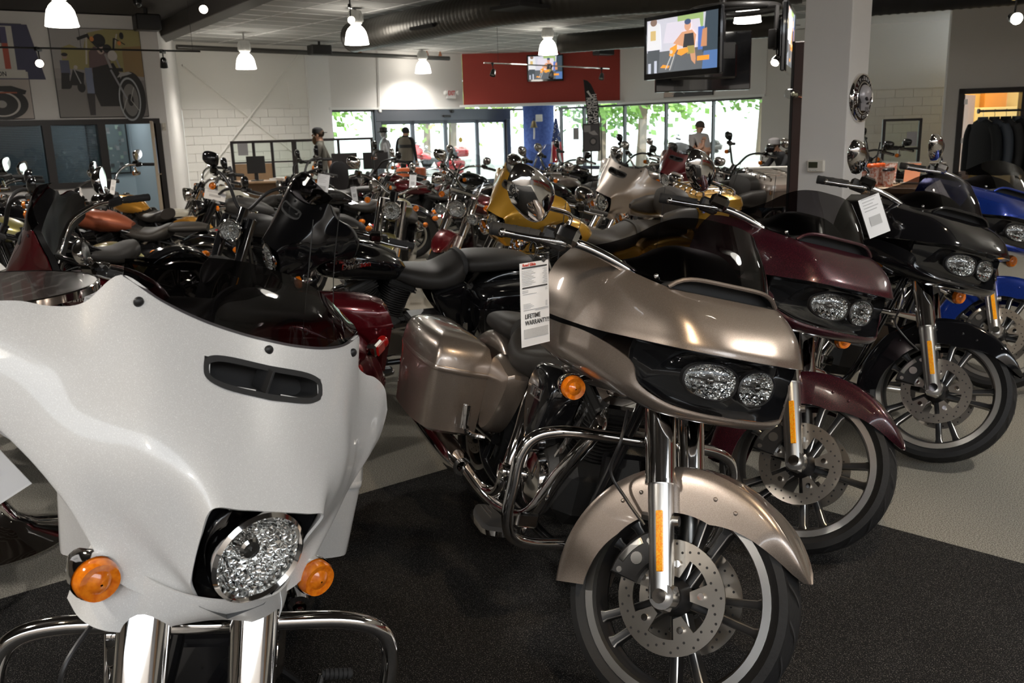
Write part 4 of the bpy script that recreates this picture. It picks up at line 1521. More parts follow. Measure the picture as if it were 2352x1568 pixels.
spawn(RG, 'blue touring motorcycle with shark-nose fairing and blue front fender behind the black one', (2.23, 6.54, 0), YAW, LEAN, ST, P_BLUE, bagtrim=P_BLUE)

# ---------------------------------------------------------------- cruisers
def add_cruiser_body(P, solo=False, bags=False):
    add_rear_wheel(P, (0, 0, .32), .318, .215, .15)
    add_engine(P, .82)
    secs = [(1.20, .05, .845, .04, 2.2), (1.16, .10, .85, .075, 2.4), (1.05, .145, .845, .098, 2.5), (.92, .150, .825, .098, 2.6), (.78, .110, .795, .075, 2.4), (.68, .06, .765, .04, 2.2)]
    it = P.add('fuel_tank', MB().rings(loft_x(secs, 24, 3)), 'tank')
    P.add('fuel_cap', MB().lathe([(.038, 0), (.038, .012), (.025, .02), (.002, .022)], (1.02, -.05, .935), (-.1, -.1, 1), 20), 'chrome', it)
    rs = [(.76, .08, .715, .03, 2.4), (.66, .13, .70, .048, 2.5), (.50, .165, .682, .055, 2.6), (.38, .155, .705, .070, 2.5), (.32, .11, .725, .06, 2.4)]
    P.add('seat', MB().rings(loft_x(rs, 24, 4)), 'seat')
    if not solo:
        P.add('passenger_seat', MB().rings(loft_x([(.34, .09, .745, .03, 2.4), (.26, .115, .745, .042, 2.5), (.08, .105, .742, .042, 2.5), (-.03, .06, .73, .03, 2.3)], 24, 4)), 'seat')
    def tp(u, h, d):
        return h * (.7 + .3 * min(1, u / .25)), d
    P.add('rear_fender', fender_mb((0, 0, .32), .375, R(198), R(52), .095, .115, 26, tp), 'fender')
    mb = MB().rings([[(x, s_, z) for x, z in ((.42, .40), (.60, .42), (.62, .60), (.46, .64), (.38, .56))] for s_ in (-.16, .16)])
    P.add('oil_tank', mb, 'gloss')
    for k, s in enumerate((-1, -1)):
        P.add('muffler', MB().lathe([(.02, 0), (.03, .0), (.040, .05), (.043, .12), (.043, .60), (.034, .62), (.030, .55)], (.40, s * (.235 + .0 * k), .22 + .09 * k), (-1, s * .015, .03), 20), 'exhaust')
    tl = P.add('tail_light', MB().box((-.385, 0, .53), (.05, .09, .05), None, .012).cyl((-.31, -.16, .55), (-.31, .16, .55), .011, n=8), 'chrome')
    P.add('red_lens', MB().ball((-.415, 0, .53), (.02, .04, .028), 14, 8), 'red', tl)
    for s in (-1, 1):
        P.add('rear_signal', MB().ball((-.33, s * .175, .55), (.04, .032, .032), 14, 10), 'amber')
        P.add('fender_strut', MB().tube([(.22, s * .11, .56), (.0, s * .112, .60), (-.22, s * .112, .55)], .012, 8, 4), 'chrome')
        P.add('foot_peg', MB().cyl((1.0, s * .15, .30), (1.0, s * .33, .30), .014, n=10), 'matte')
    if bags:
        for s in (-1, 1):
            rr = []
            for z, k in ((.34, .86), (.37, 1.0), (.58, 1.0), (.62, .96), (.64, .8)):
                rr.append([(-.02 + .25 * k * math.copysign(abs(math.cos(t)) ** .6, math.cos(t)), s * .235 + .09 * k * math.copysign(abs(math.sin(t)) ** .6, math.sin(t)), z) for t in np.linspace(0, 2 * PI, 24, endpoint=False)])
            P.add('saddlebag', MB().rings(rr), 'seat')
    return P

def build_cruiser(kind):
    P = Proto()
    wire = kind in ('heritage', 'sport')
    fork_top = .93
    add_front_end(P, (1.625, 0, .315), .313, .235, .12, 'wire' if wire else 'cast', .10, fork_top, True, .60 if kind != 'bob' else .50, rotor=(kind != 'heritage'), slim=(kind != 'heritage'))
    P.add('fork_yoke', MB().box((1.35, 0, .79), (.08, .28, .05), Matrix.Rotation(-R(26), 3, 'Y'), .015).box((1.29, 0, .92), (.08, .28, .045), Matrix.Rotation(-R(26), 3, 'Y'), .015), 'black', None, True)
    add_headlight(P, (1.50, 0, .855), .085, True, .13, 'hshell', 'chrome')
    if kind == 'bob':      # tall bars
        add_bars(P, [(1.25, 0, .99), (1.24, .06, 1.02), (1.20, .16, 1.16), (1.12, .27, 1.22), (1.0, .36, 1.20), (.90, .41, 1.18)], ((.985, .37, 1.195), (.87, .425, 1.175)), (1.04, .40, 1.31), mw=.07)
    else:
        add_bars(P, [(1.25, 0, .99), (1.24, .07, 1.01), (1.20, .18, 1.08), (1.10, .30, 1.11), (1.0, .37, 1.09), (.88, .42, 1.06)], ((.975, .378, 1.085), (.86, .43, 1.055)), (1.05, .42, 1.21), mw=.07)
    for s in (-1, 1):
        turn_signal(P, (1.30, s * .235, .90) if kind != 'bob' else (1.10, s * .33, 1.10), s, True, (1.27, s * .12, .90) if kind != 'bob' else (1.06, s * .31, 1.18), .030)
    if kind == 'heritage':
        for s in (-1, 1):
            add_headlight(P, (1.48, s * .165, .80), .05, True, .07)
        S = [[(1.40, 0, .98), (1.34, 0, 1.16), (1.24, 0, 1.36)], [(1.39, .10, .98), (1.33, .11, 1.16), (1.235, .10, 1.345)], [(1.35, .19, 1.0), (1.29, .21, 1.16), (1.21, .18, 1.30)], [(1.29, .235, 1.04), (1.24, .255, 1.14), (1.19, .23, 1.22)]]
        rows = [[c[r] for c in S] for r in range(3)]
        P.add('windshield', MB().shell(surf(mirror_cols(rows), 5, 5)[::-1], .004, flip=True), 'clear', None, True)
        P.add('windshield_bracket', MB().box((1.385, 0, 1.0), (.012, .30, .03), None, .004).tube([(1.40, .13, .88), (1.39, .14, 1.0), (1.33, .15, 1.14)], .008, 8, 3).tube([(1.40, -.13, .88), (1.39, -.14, 1.0), (1.33, -.15, 1.14)], .008, 8, 3), 'chrome', None, True)
    add_cruiser_body(P, solo=(kind == 'bob'), bags=(kind == 'heritage'))
    return P
BASE_PAL['hshell'] = CHROME
CRB = build_cruiser('bob')
CRS = build_cruiser('sport')
CRH = build_cruiser('heritage')
DARK = dict(bars=BLACK, fork=BLACK, forkcover=GLOSS, mirror=GLOSS, exhaust=DCHROME, rocker=GLOSS, cover=GLOSS, hshell=GLOSS, guard=GLOSS)

# rows behind the front bikes; the point given is where the headlamp stands
def at_lamp(proto, label, lamp, yaw, lean, steer, paint, **kw):
    """place by the plan position of the front of the bike (1.45 m ahead of the rear axle)"""
    x = lamp[0] - 1.45 * math.cos(yaw)
    y = lamp[1] - 1.45 * math.sin(yaw)
    return spawn(proto, label, (x, y, 0), yaw, lean, steer, paint, **kw)

at_lamp(SG, 'dark red touring motorcycle with chrome mirror, parked behind the white one and facing away left', (-2.44, 4.67), R(167), R(9), R(30), P_RED, bagtrim=P_RED)
at_lamp(SG, 'black touring motorcycle with batwing fairing and lettered tank behind the dark red one', (-1.4, 5.25), R(202), R(9), R(14), P_BLACK, bagtrim=P_BLACK, skip=NOM)
at_lamp(UL, 'gold and black touring motorcycle with batwing fairing and gold luggage box', (-.13, 6.75), R(200), R(8), R(18), P_GOLD, bagtrim=P_GOLD)
at_lamp(UL, 'champagne silver touring motorcycle with luggage box, behind the gold one', (.85, 8.45), R(197), R(8), R(18), P_CHAMP, bagtrim=P_CHAMP)
at_lamp(SG, 'wine red touring motorcycle with batwing fairing behind the champagne one', (1.95, 11.5), R(205), R(8), R(10), P_RED, bagtrim=P_RED)
at_lamp(CRB, 'black bobber motorcycle with tall black bars and round headlamp facing the entrance aisle', (-2.36, 7.22), R(-105), R(9), R(12), P_DENIM, **DARK)
at_lamp(CRS, 'satin copper tank motorcycle with ribbed brown seat, by the office wall', (-4.37, 8.73), R(180), R(8), R(15), P_COPPER, fender=P_BLACK, **DARK)
at_lamp(CRB, 'black motorcycle with single black mirror up and amber signal hanging from its bar', (-3.96, 6.6), R(-139), R(9), R(-14), P_BLACK, **DARK)
at_lamp(CRS, 'white fendered motorcycle seen from its tail beside the office wall', (-5.78, 7.91), R(160), R(8), R(10), P_WHITE)
at_lamp(CRB, 'matte tan fendered bobber motorcycle with low leather seat behind the dark red tourer', (-4.96, 8.18), R(171), R(8), R(10), P_OLIVE, **DARK)
at_lamp(CRS, 'graphite grey tank motorcycle with black bars in front of the block wall', (-3.33, 9.7), R(201), R(8), R(10), P_DENIM, **DARK)
at_lamp(CRS, 'chrome headlamp motorcycle with olive tank behind the black batwing tourer', (-1.24, 8.55), R(-91), R(8), R(10), P_OLIVE)
at_lamp(CRB, 'black bobber motorcycle with chopped fender and bare rear tyre', (-2.7, 11.2), R(185), R(8), R(10), P_BLACK, **DARK)
at_lamp(CRH, 'deep red cruiser motorcycle with wire wheel, chrome lamps and clear windshield', (-0.61, 8.74), R(236), R(9), R(22), P_RED, bagtrim=P_RED)
far = [
    (CRS, 'deep red tank motorcycle with grey seat behind the black bobber', (-1.86, 12.6), 195, P_RED, 0),
    (CRS, 'cream and pale blue tank motorcycle near the office partition', (-4.3, 12.2), 200, P_CREAM, 0),
    (CRH, 'clear windshield motorcycle standing by the office door', (-6.23, 10.88), 160, P_BLACK, 0),
    (CRB, 'amber gold tank motorcycle beyond the copper one', (-4.92, 11.17), 151, P_AMBERW, 0),
    (CRS, 'black motorcycle with long handlebar in front of the glass partition', (-3.4, 13.6), 200, P_BLACK, 1),
    (CRB, 'red and black motorcycle beside the orange stand', (-2.4, 14.9), 205, P_RED, 1),
    (CRH, 'chrome windshield motorcycle in front of the sliding doors', (-1.0, 14.0), 215, P_BLACK, 0),
    (CRS, 'black motorcycle with chrome bars behind the gold tourer', (.05, 11.0), 210, P_BLACK, 0),
    (CRH, 'chrome laden motorcycle behind the gold fairing', (0.34, 12.97), 213, P_CHAMP, 0),
    (CRS, 'dark motorcycle in front of the blue pillar', (0.7, 15.6), 205, P_BLACK, 1),
    (CRB, 'tall barred black motorcycle with white tag near the banner', (1.61, 14.42), 203, P_DENIM, 1),
    (CRS, 'silver and chrome motorcycle behind the champagne fairing', (1.6, 12.8), 214, P_CHAMP, 0),
    (CRB, 'black motorcycle with round mirror below the right hand windows', (2.97, 12.83), 201, P_BLACK, 1),
    (CRS, 'slate blue tank motorcycle near the standing customer', (3.3, 11.0), 205, mat('slate_blue', (.05, .09, .13), .2, .4, 1.), 0),
    (CRB, 'black motorcycle with upright mirror by the last window', (4.53, 12.67), 212, P_BLACK, 1),
    (CRB, 'black motorcycle with tall bars beside the crouching customer', (5.36, 14.0), 202, P_BLACK, 1),
    (CRS, 'dark motorcycle with chrome mirror below the office window', (-5.64, 9.73), 167, P_BLACK, 0),
    (CRH, 'black windshield motorcycle with round front lamps beside the pillar', (2.4, 15.6), 215, P_BLACK, 0)]
for pr, lab, p, yw, pt, dk in far:
    at_lamp(pr, lab, p, R(yw), R(8), R(12), pt, **(DARK if dk else {}))

# ================================================================ lamps
GLOW = mat('glowing_glass', (1, 1, 1), .4, 0, 0, (1., .94, .84), 8.)
HOUSING = mat('lamp_housing', (.55, .55, .53), .5)
BULBW = mat('spot_bulb', (1, 1, 1), .4, 0, 0, (1., .90, .72), 30.)
hb_house = MB().lathe([(.02, .62), (.02, .40), (.10, .385), (.125, .33), (.125, .20), (.105, .17), (.06, .14), (.05, .10)], n=20)
for k in range(12):
    a = 2 * PI * k / 12
    hb_house.box((.128 * math.cos(a), .128 * math.sin(a), .265), (.02, .008, .12), a)
hb_house = hb_house.mesh('housing')
hb_bell = MB().lathe([(.055, .15), (.09, .135), (.135, .09), (.170, .03), (.192, -.06), (.205, -.15), (.212, -.165), (.208, -.172), (.20, -.16), (.185, -.06), (.16, .03), (.12, .08)], n=32).mesh('bell')
def high_bay(x, y, z, label, off=False):
    sfx = '_offscreen' if off else ''
    t = thing('pendant_lamp' + sfx, label, 'ceiling lamp', (x, y, z + .165), 0, 'bell shaped high bay lamps')
    obj('housing', hb_house, HOUSING, t)
    obj('glass_bell', hb_bell, GLOW, t)
    top = CEIL - (z + .165)
    obj('stem', MB().cyl((0, 0, .6), (0, 0, max(top, .62)), .012, n=8), DARKC, t)
    l = bpy.data.lights.new('bulb' + sfx, 'SPOT')
    l.energy = 115
    l.color = (1., .95, .88)
    l.spot_size = R(165)
    l.spot_blend = .7
    l.shadow_soft_size = .10
    o = bpy.data.objects.new('bulb' + sfx, l)
    col.objects.link(o)
    o.parent = t
    o.location = (0, 0, -.20)
    return t
high_bay(-5.92, 12.69, 3.09, 'lit bell lamp over the office wall posters')
high_bay(-5.40, 19.55, 2.97, 'lit bell lamp in front of the block wall bracing')
high_bay(-2.56, 16.41, 3.10, 'lit bell lamp beside the far end of the spiral duct')
high_bay(-2.14, 24.62, 3.10, 'lit bell lamp in front of the exit sign wall')
high_bay(.97, 20.43, 3.15, 'lit bell lamp in front of the red wall')
high_bay(3.81, 14.65, 3.09, 'lit bell lamp behind the screen ring')
for p, lb in (((-4.2, 6.6), 'bell lamp above the left rows of motorcycles'), ((-.9, 10.2), 'bell lamp above the middle aisle'), ((2.7, 8.2), 'bell lamp near the column'),
              ((-2.6, 1.0), 'bell lamp behind the round table'), ((3.4, 2.6), 'bell lamp over the grey carpet'), ((.3, -3.0), 'bell lamp at the back of the showroom'), ((7.6, 6.5), 'bell lamp in the apparel corner')):
    high_bay(p[0], p[1], 3.1, lb, True)

def spot_head(p, aim, label, lit=0., parent=None, power=0., up=False):
    """small black can aimed along aim"""
    aim = np.array(aim, float)
    aim /= np.linalg.norm(aim)
    p = np.array(p, float)
    mb = MB().lathe([(.03, -.11), (.045, -.09), (.055, -.03), (.062, .03), (.062, .045), (.054, .045), (.05, .02)], p, aim, 20)
    mb.cyl(p - aim * .05, (p[0], p[1], p[2] + .17), .010, n=8)
    mb.box((p[0], p[1], p[2] + .20), (.05, .16, .06), None, .008)
    if up:
        mb.cyl((p[0], p[1], p[2] + .2), (p[0], p[1], CEIL + .01 if up is True else up), .012, n=8)
    if parent is None:
        t = thing('track_spot_offscreen' if power else 'track_spot', label, 'spotlight', tuple(p), 0, 'track spotlights')
        mt = Matrix.Translation(-p)
    else:
        t, mt = parent, None
    obj('spot_can', mb, GLOSS, t, mt)
    obj('spot_lens', MB().lathe([(.05, .02), (.03, .026), (.002, .028)], p, aim, 18), BULBW if lit else REFLECTOR, t, mt)
    if power:
        l = bpy.data.lights.new('spot_beam_offscreen', 'SPOT')
        l.energy = power
        l.color = (1., .78, .52)
        l.spot_size = R(46)
        l.spot_blend = .6
        l.shadow_soft_size = .05
        o = bpy.data.objects.new('spot_beam_offscreen', l)
        col.objects.link(o)
        o.parent = t
        o.matrix_basis = (mt if mt is not None else Matrix()) @ Matrix.Translation(p + aim * .06) @ Vector((0, 0, -1)).rotation_difference(Vector(aim)).to_matrix().to_4x4()
    return t

def track(label, p0, p1, m, rods, r=.014):
    p0, p1 = np.array(p0, float), np.array(p1, float)
    c = (p0 + p1) / 2
    t = thing('lighting_track', label, 'light track', tuple(c), 0)
    mt = Matrix.Translation(-c)
    obj('rail', MB().cyl(p0, p1, r, n=8), m, t, mt)
    for q in rods:
        a = p0 + (p1 - p0) * q
        obj('hanger_wire', MB().cyl(a, (a[0], a[1], CEIL + .02), .004, n=5), DARKC, t, mt)
    return t
track('thin black track hanging in front of the posters', (-8.3, 13.2, 2.95), (-4.95, 15.3, 2.95), BLACK, (.28, .55, .97))
track('chrome track with three spots in front of the wall screen', (-.42, 19.6, 2.95), (2.55, 22.6, 2.95), CHROME, (.1, .55, .9))
def px_at(x, y, Y):
    """plan point seen at photo pixel (x, y) at distance Y"""
    f = Vector((0, math.cos(PITCH), -math.sin(PITCH)))
    up0 = Vector((0, math.sin(PITCH), math.cos(PITCH)))
    rt = Vector((1, 0, 0)) * math.cos(ROLL) - up0 * math.sin(ROLL)
    up = Vector((1, 0, 0)) * math.sin(ROLL) + up0 * math.cos(ROLL)
    d = f + rt * ((x - 1176) / FPX) - up * ((y - 784) / FPX)
    return np.array(Vector((0, 0, CAM_H)) + d * (Y / d.y))
spot_head((-6.96, 14.04, 2.735), (.35, -1., -.25), 'lit spotlight glowing in front of the rider poster', 1)
spot_head((-5.45, 14.987, 2.735), (-.1, .3, -1.), 'unlit black spotlight at the end of the poster track')
for q, s_ in ((.06, 'left end'), (.5, 'middle'), (.93, 'right end')):
    spot_head((-.42 + 2.97 * q, 19.6 + 3.0 * q, 2.735), (-.2, -.5, -1.), 'small black spotlight at the %s of the chrome track' % s_)
p = px_at(468, 20, 13.0)
spot_head((p[0], p[1], p[2]), (.2, -1., -.35), 'lit spotlight below the dark ceiling beam', 1, up=True)
p = px_at(806, 45, 15.0)
spot_head((p[0], p[1], p[2]), (.35, -1., -.3), 'lit spotlight next to the bell lamp by the duct', 1, up=True)
p = px_at(2332, 42, 9.0)
spot_head((p[0], p[1], p[2]), (-.2, -1., -.2), 'lit spotlight above the back room door', 1, up=True)
p = px_at(1782, 140, 12.6)
spot_head((p[0], p[1], p[2]), (-.5, -.6, -.6), 'lit spotlight below the hanging screens', 1, up=3.14)
# aimed spots over the front bikes (above the frame)
spot_head((.95, 1.2, 3.35), (-.27, 1.15, -2.2), 'lit spotlight aimed at the silver motorcycle', 1, up=True, power=85.)
spot_head((-1.35, .2, 3.35), (.55, 1.2, -2.2), 'lit spotlight aimed at the white motorcycle', 1, up=True, power=25.)
spot_head((.6, 5.2, 3.35), (-.2, 1.8, -2.3), 'lit spotlight aimed at the gold motorcycle', 1, up=True, power=110.)
spot_head((-2.9, 7.0, 3.35), (-.5, 2.2, -2.4), 'lit spotlight aimed at the copper motorcycle', 1, up=True, power=90.)
spot_head((2.4, 3.6, 3.35), (-.2, 1.2, -2.5), 'lit spotlight aimed at the black motorcycle', 1, up=True, power=40.)

# ================================================================ ceiling services
def duct(label, path, r, m, ribs=1.):
    c = np.array(path[0])
    P_ = cr(path, 10)
    L = np.cumsum([0] + [np.linalg.norm(a - b) for a, b in zip(P_[1:], P_[:-1])])
    n = int(L[-1] / .11)
    Q = np.array([[np.interp(t, L, P_[:, k]) for k in range(3)] for t in np.linspace(0, L[-1], n * 3)])
    rads = [r * (1 + .022 * (i % 3 == 0)) for i in range(len(Q))]
    return tag(obj('air_duct', MB().tube(Q, r, 24, 0, True, rads), m), label, 'duct')
duct('long grey spiral duct with an elbow under the tiled ceiling', [(-2.85, 17.9, 3.36), (-1.6, 16.3, 3.36), (-.6, 14.95, 3.36), (.1, 14.1, 3.36), (1.2, 13.45, 3.36), (4.0, 12.6, 3.36)], .27, DUCT)
duct('dark spiral duct running behind the hanging screens', [(1.25, 20.4, 3.36), (3.0, 19.4, 3.36), (5.4, 18.0, 3.36)], .20, DUCT)
duct('dark duct over the right hand block wall', [(4.9, 13.4, 3.32), (6.6, 12.6, 3.32), (9.5, 11.4, 3.32)], .34, mat('black_duct', (.02, .02, .022), .5))
for x, y, Y, lb in ((1000, 70, 15.6, 'left of the duct elbow'), (1195, 30, 13.4, 'right of the duct elbow')):
    p = px_at(x, y, Y)
    tag(obj('air_grille', MB().box((p[0], p[1], 3.24), (.62, .62, .05), R(43), .01).box((p[0], p[1], 3.32), (.4, .4, .16), R(43)), MATTE), 'square black air grille under the duct ' + lb, 'air grille')
pa, pb = np.array([-7.1, 20.40, 3.52]), np.array([-1.5, 25.60, 3.52])
t = thing('sprinkler_pipe', 'dark sprinkler pipe along the top of the far left walls', 'pipe', tuple((pa + pb) / 2))
mt = Matrix.Translation(-(pa + pb) / 2)
obj('pipe', MB().cyl(pa, pb, .055, n=14), mat('pipe_steel', (.10, .095, .09), .4, .7), t, mt)
for q in (.2, .62, .90, .96):
    a = pa + (pb - pa) * q
    obj('pipe_branch', MB().cyl(a, (a[0], a[1], CEIL - .012), .025, n=8).cyl((a[0], a[1], a[2] + .05), (a[0], a[1], a[2] + .11), .045, n=8), mat('copper_fitting', (.35, .14, .07), .4, .5), t, mt)
for x, y, Y, sz, lb in ((337, 52, 15.9, (.40, .30, .26), 'at the end of the left wall'), (734, 115, 21.8, (.5, .3, .22), 'at the corner of the block wall'), (1386, 120, 25.4, (.55, .3, .16), 'at the top of the red wall')):
    p = px_at(x, y, Y)
    b = MB().box((p[0], p[1], p[2]), sz, R(35), .02).box((p[0], p[1], p[2] + sz[2] / 2 + .06), (.05, .05, .16))
    tag(obj('wall_speaker', b, BLACK), 'black box speaker ' + lb, 'speaker')
for x, y, Y, lb in ((318, 24, 14.5, 'over the left wall'), (435, 28, 13.2, 'beside the beam'), (1396, 2, 14.0, 'left of its twin near the screens'), (1437, 8, 14.0, 'nearer the hanging screen')):
    p = px_at(x, y, Y)
    tag(obj('dome_camera', MB().ball((p[0], p[1], CEIL - .10), .06, 14, 8).cyl((p[0], p[1], CEIL - .09), (p[0], p[1], CEIL + .03), .065, n=14), GLOSS), 'small black dome camera on the ceiling ' + lb, 'camera')

# ================================================================ flat pictures
def flat(name, k):
    return mat(name, k, .55)
def picture(parent, W_, H_, layers, mtx=None, name='printed_picture', emit=0.):
    """layers: (colour, polygon in 0..1) stacked by a hair; one flat print"""
    mats, mb = [], MB()
    for i, (c, pts) in enumerate(layers):
        key = 'ink_%d_%d_%d%s' % tuple([int(v * 100) for v in c] + ['e' if emit else ''])
        m = mat(key, c, .5, 0, 0, c if emit else None, emit)
        if m not in mats:
            mats.append(m)
        mb.mat(mats.index(m))
        z = .0006 * (i + 1)
        mb.add([((u - .5) * W_, (v - .5) * H_, z) for u, v in pts], [tuple(range(len(pts)))])
    return obj(name, mb.mesh(name, 0), mats, parent, mtx)
def disc(u, v, ru, rv=None, n=20, a0=0, a1=360):
    rv = ru if rv is None else rv
    return [(u + ru * math.cos(R(a)), v + rv * math.sin(R(a))) for a in np.linspace(a0, a1, n, endpoint=(a1 - a0) < 359)]
def rect(u0, v0, u1, v1):
    return [(u0, v0), (u1, v0), (u1, v1), (u0, v1)]
def line(u0, v0, u1, v1, w_):
    d = math.hypot(u1 - u0, v1 - v0)
    nx, ny = -(v1 - v0) / d * w_ / 2, (u1 - u0) / d * w_ / 2
    return [(u0 + nx, v0 + ny), (u0 - nx, v0 - ny), (u1 - nx, v1 - ny), (u1 + nx, v1 + ny)]
INK = (.03, .028, .027)
rider = [((.36, .33, .32), rect(0, 0, 1, 1)), ((.42, .40, .39), rect(0, .55, 1, 1)), ((.38, .33, .14), [(.1, .55), (.1, .78), (.2, .82), (.34, .76), (.4, .95), (.6, 1), (1, 1), (1, .5)]),
         ((.33, .22, .10), [(.78, .48), (.78, .8), (1, .82), (1, .46)]), ((.60, .56, .48), line(.36, .6, .40, .95, .02)), ((.60, .56, .48), line(.66, .68, .74, .95, .015)), ((.25, .23, .22), rect(0, 0, 1, .42)), ((.30, .28, .27), [(0, .30), (.4, .42), (0, .44)]),
         # small second rider
         ((.12, .13, .20), rect(.07, .48, .17, .64)), ((.40, .30, .25), disc(.13, .68, .025)), (INK, disc(.13, .705, .035, .02)), (INK, [(.05, .32), (.07, .5), (.16, .5), (.14, .32)]), (INK, [(.14, .36), (.30, .36), (.32, .5), (.2, .54)]), (INK, disc(.27, .34, .045, .06)), (INK, disc(.13, .37, .04, .05)), ((.55, .52, .48), disc(.235, .565, .022)), ((.4, .4, .4), line(.21, .55, .27, .38, .012)),
         # main bike and rider
         ((.17, .11, .11), [(.38, .50), (.40, .74), (.46, .80), (.62, .78), (.64, .52)]), (INK, [(.40, .30), (.42, .56), (.66, .62), (.72, .5), (.72, .12), (.46, .12)]),
         ((.22, .25, .36), [(.33, .26), (.33, .56), (.41, .56), (.41, .26)]), ((.05, .045, .045), [(.33, .02), (.32, .27), (.41, .27), (.39, .02)]),
         ((.55, .42, .36), disc(.535, .785, .045, .07)), (INK, disc(.53, .87, .072, .075)), ((.02, .02, .02), rect(.49, .805, .59, .835)), (INK, disc(.61, .78, .05, .05)),
         (INK, line(.29, .88, .42, .93, .035)), (INK, line(.40, .92, .55, .74, .025)), (INK, line(.68, .76, .70, .90, .022)), (INK, line(.70, .90, .82, .83, .012)), (INK, disc(.79, .93, .025, .04)), ((.75, .28, .08), disc(.45, .885, .024, .028)), ((.75, .28, .08), disc(.755, .845, .022, .026)),
         ((.62, .58, .54), disc(.66, .70, .055, .06)), ((.35, .33, .32), line(.58, .72, .63, .55, .03)), ((.35, .33, .32), line(.70, .66, .73, .56, .022)), (INK, rect(.60, .52, .76, .56)),
         (INK, disc(.83, .22, .16, .30, 30)), ((.40, .42, .44), disc(.80, .20, .128, .255, 30)), (INK, disc(.80, .20, .112, .232, 30)), ((.20, .19, .18), disc(.81, .19, .09, .19, 26)), (INK, disc(.81, .19, .035, .07)),
         ((.42, .41, .40), [(.68, .45), (.72, .50), (.82, .52), (.86, .50), (.80, .48)]), ((.30, .30, .32), line(.62, .54, .77, .20, .022)), ((.55, .54, .50), line(.76, .20, .70, .04, .006)), ((.55, .54, .50), line(.81, .19, .90, .06, .006)), ((.55, .54, .50), line(.81, .19, .86, .34, .006))]
stars = []
for i in range(3):
    for j in range(2):
        for k in range(5):
            a = 90 + 72 * k
            u, v = .10 + i * .16, .92 - j * .085
            stars.append(((.80, .78, .72), [(u + .045 * math.cos(R(a)), v + .03 * math.sin(R(a))), (u + .018 * math.cos(R(a + 100)), v + .012 * math.sin(R(a + 100))), (u + .018 * math.cos(R(a - 100)), v + .012 * math.sin(R(a - 100)))]))
shield = [(c_, [(u_ + .26 if u_ > 0 else u_, v_) for u_, v_ in p_]) if k_ > 1 else (c_, p_) for k_, (c_, p_) in enumerate([((.40, .36, .34), rect(0, 0, 1, 1)), ((.52, .46, .42), rect(0, 0, 1, .42)), ((.05, .05, .11), [(0, .42), (0, 1), (.80, 1), (.92, .42)]), ((.62, .60, .55), [(0, .98), (.64, .98), (.64, .52), (.74, .50), (.74, .43), (0, .43)]),
          ((.08, .07, .16), rect(0, .80, .58, .97)), ((.72, .68, .62), rect(0, .53, .58, .80)), ((.50, .09, .05), rect(0, .53, .04, .80)), ((.50, .09, .05), rect(.14, .53, .24, .80)), ((.50, .09, .05), rect(.34, .53, .44, .80)), ((.50, .09, .05), rect(.52, .53, .58, .80)), ((.70, .68, .62), rect(0, .44, .72, .52))] + stars + [
          (INK, [(0, .25), (.0, .60), (.10, .56), (.22, .40), (.24, .27)]), (INK, [(.0, .20), (.10, .34), (.55, .35), (.70, .30), (.68, .26), (.2, .22)]), (INK, disc(.45, .16, .25, .17, 30)), ((.60, .56, .52), disc(.43, .155, .19, .135, 30)), (INK, disc(.43, .155, .165, .12, 30)), ((.35, .33, .31), disc(.43, .155, .05, .04)), ((.45, .12, .06), rect(.42, .27, .60, .285))])]
def framed(name, label, W, a0, a1, z0, z1, layers, fr=FRAME):
    cx_, cz_ = (a0 + a1) / 2, (z0 + z1) / 2
    t = thing(name, label, 'poster', mtx=W.mtx(cx_, cz_, .03))
    obj('poster_board', MB().box((0, 0, -.012), (a1 - a0, z1 - z0, .034), None, .004), fr, t)
    picture(t, a1 - a0 - .02, z1 - z0 - .02, layers, Matrix.Translation((0, 0, .0055)))
    return t
framed('wall_poster', 'large poster of a helmeted rider on a black motorcycle, above the office window', LW, .67, 2.13, 1.98, 3.47, rider)
t = framed('wall_poster', 'large poster with a starred stripes shield and a motorcycle tail', LW, -1.2, .28, 1.97, 3.5, shield)
tx = text_mesh('DAVIDSON', .105, .0005, 'CENTER', .002, 0, .8)
obj('lettering', tx, mat('ink_black', INK, .5), t, Matrix.Translation((.20, -.04, .036)))
framed('wall_poster', 'dark motorcycle close-up poster above the right hand windows', CD, 4.70, 6.33, 2.30, 3.45, [((.05, .043, .042), rect(0, 0, 1, 1)), ((.52, .40, .33), [(0, 0), (0, .5), (.12, .42), (.22, .1), (.2, 0)]), ((.30, .27, .26), line(.18, .05, .30, .16, .02)), ((.30, .27, .26), line(.30, .16, .44, .06, .02)), ((.12, .10, .10), disc(.6, .5, .2, .3))])

# office: picture on the back wall, desk things
t = thing('wall_picture', 'framed grey collage picture on the office wall behind the open door', 'picture', mtx=LW.mtx(1.85, 1.42, -2.60))
obj('picture_frame', MB().box((0, 0, -.01), (.78, 1.02, .03), None, .004), FRAME, t)
lay = [((.22, .27, .27), rect(0, 0, 1, 1))]
for k in range(60):
    u, v = rnd.random() * .9, rnd.random() * .92
    g = .10 + .5 * rnd.random()
    lay.append(((round(g, 1), round(g * 1.05, 1), round(g, 1)), rect(u, v, u + .04 + .06 * rnd.random(), v + .03 + .06 * rnd.random())))
picture(t, .72, .96, lay, Matrix.Translation((0, 0, .006)))
l = bpy.data.lights.new('office_bulb_offscreen', 'POINT')
l.energy = 14
l.color = (.9, .96, 1.)
l.shadow_soft_size = .2
t = thing('office_lamp_offscreen', 'round ceiling lamp inside the office', 'ceiling lamp', LW.P(1.2, 2.55, -1.5))
obj('lamp_shade', MB().lathe([(.16, .05), (.16, .0), (.12, -.03), (.002, -.035)], n=24), mat('office_lamp_glass', (1, 1, 1), .4, 0, 0, (.9, .96, 1.), 4.), t)
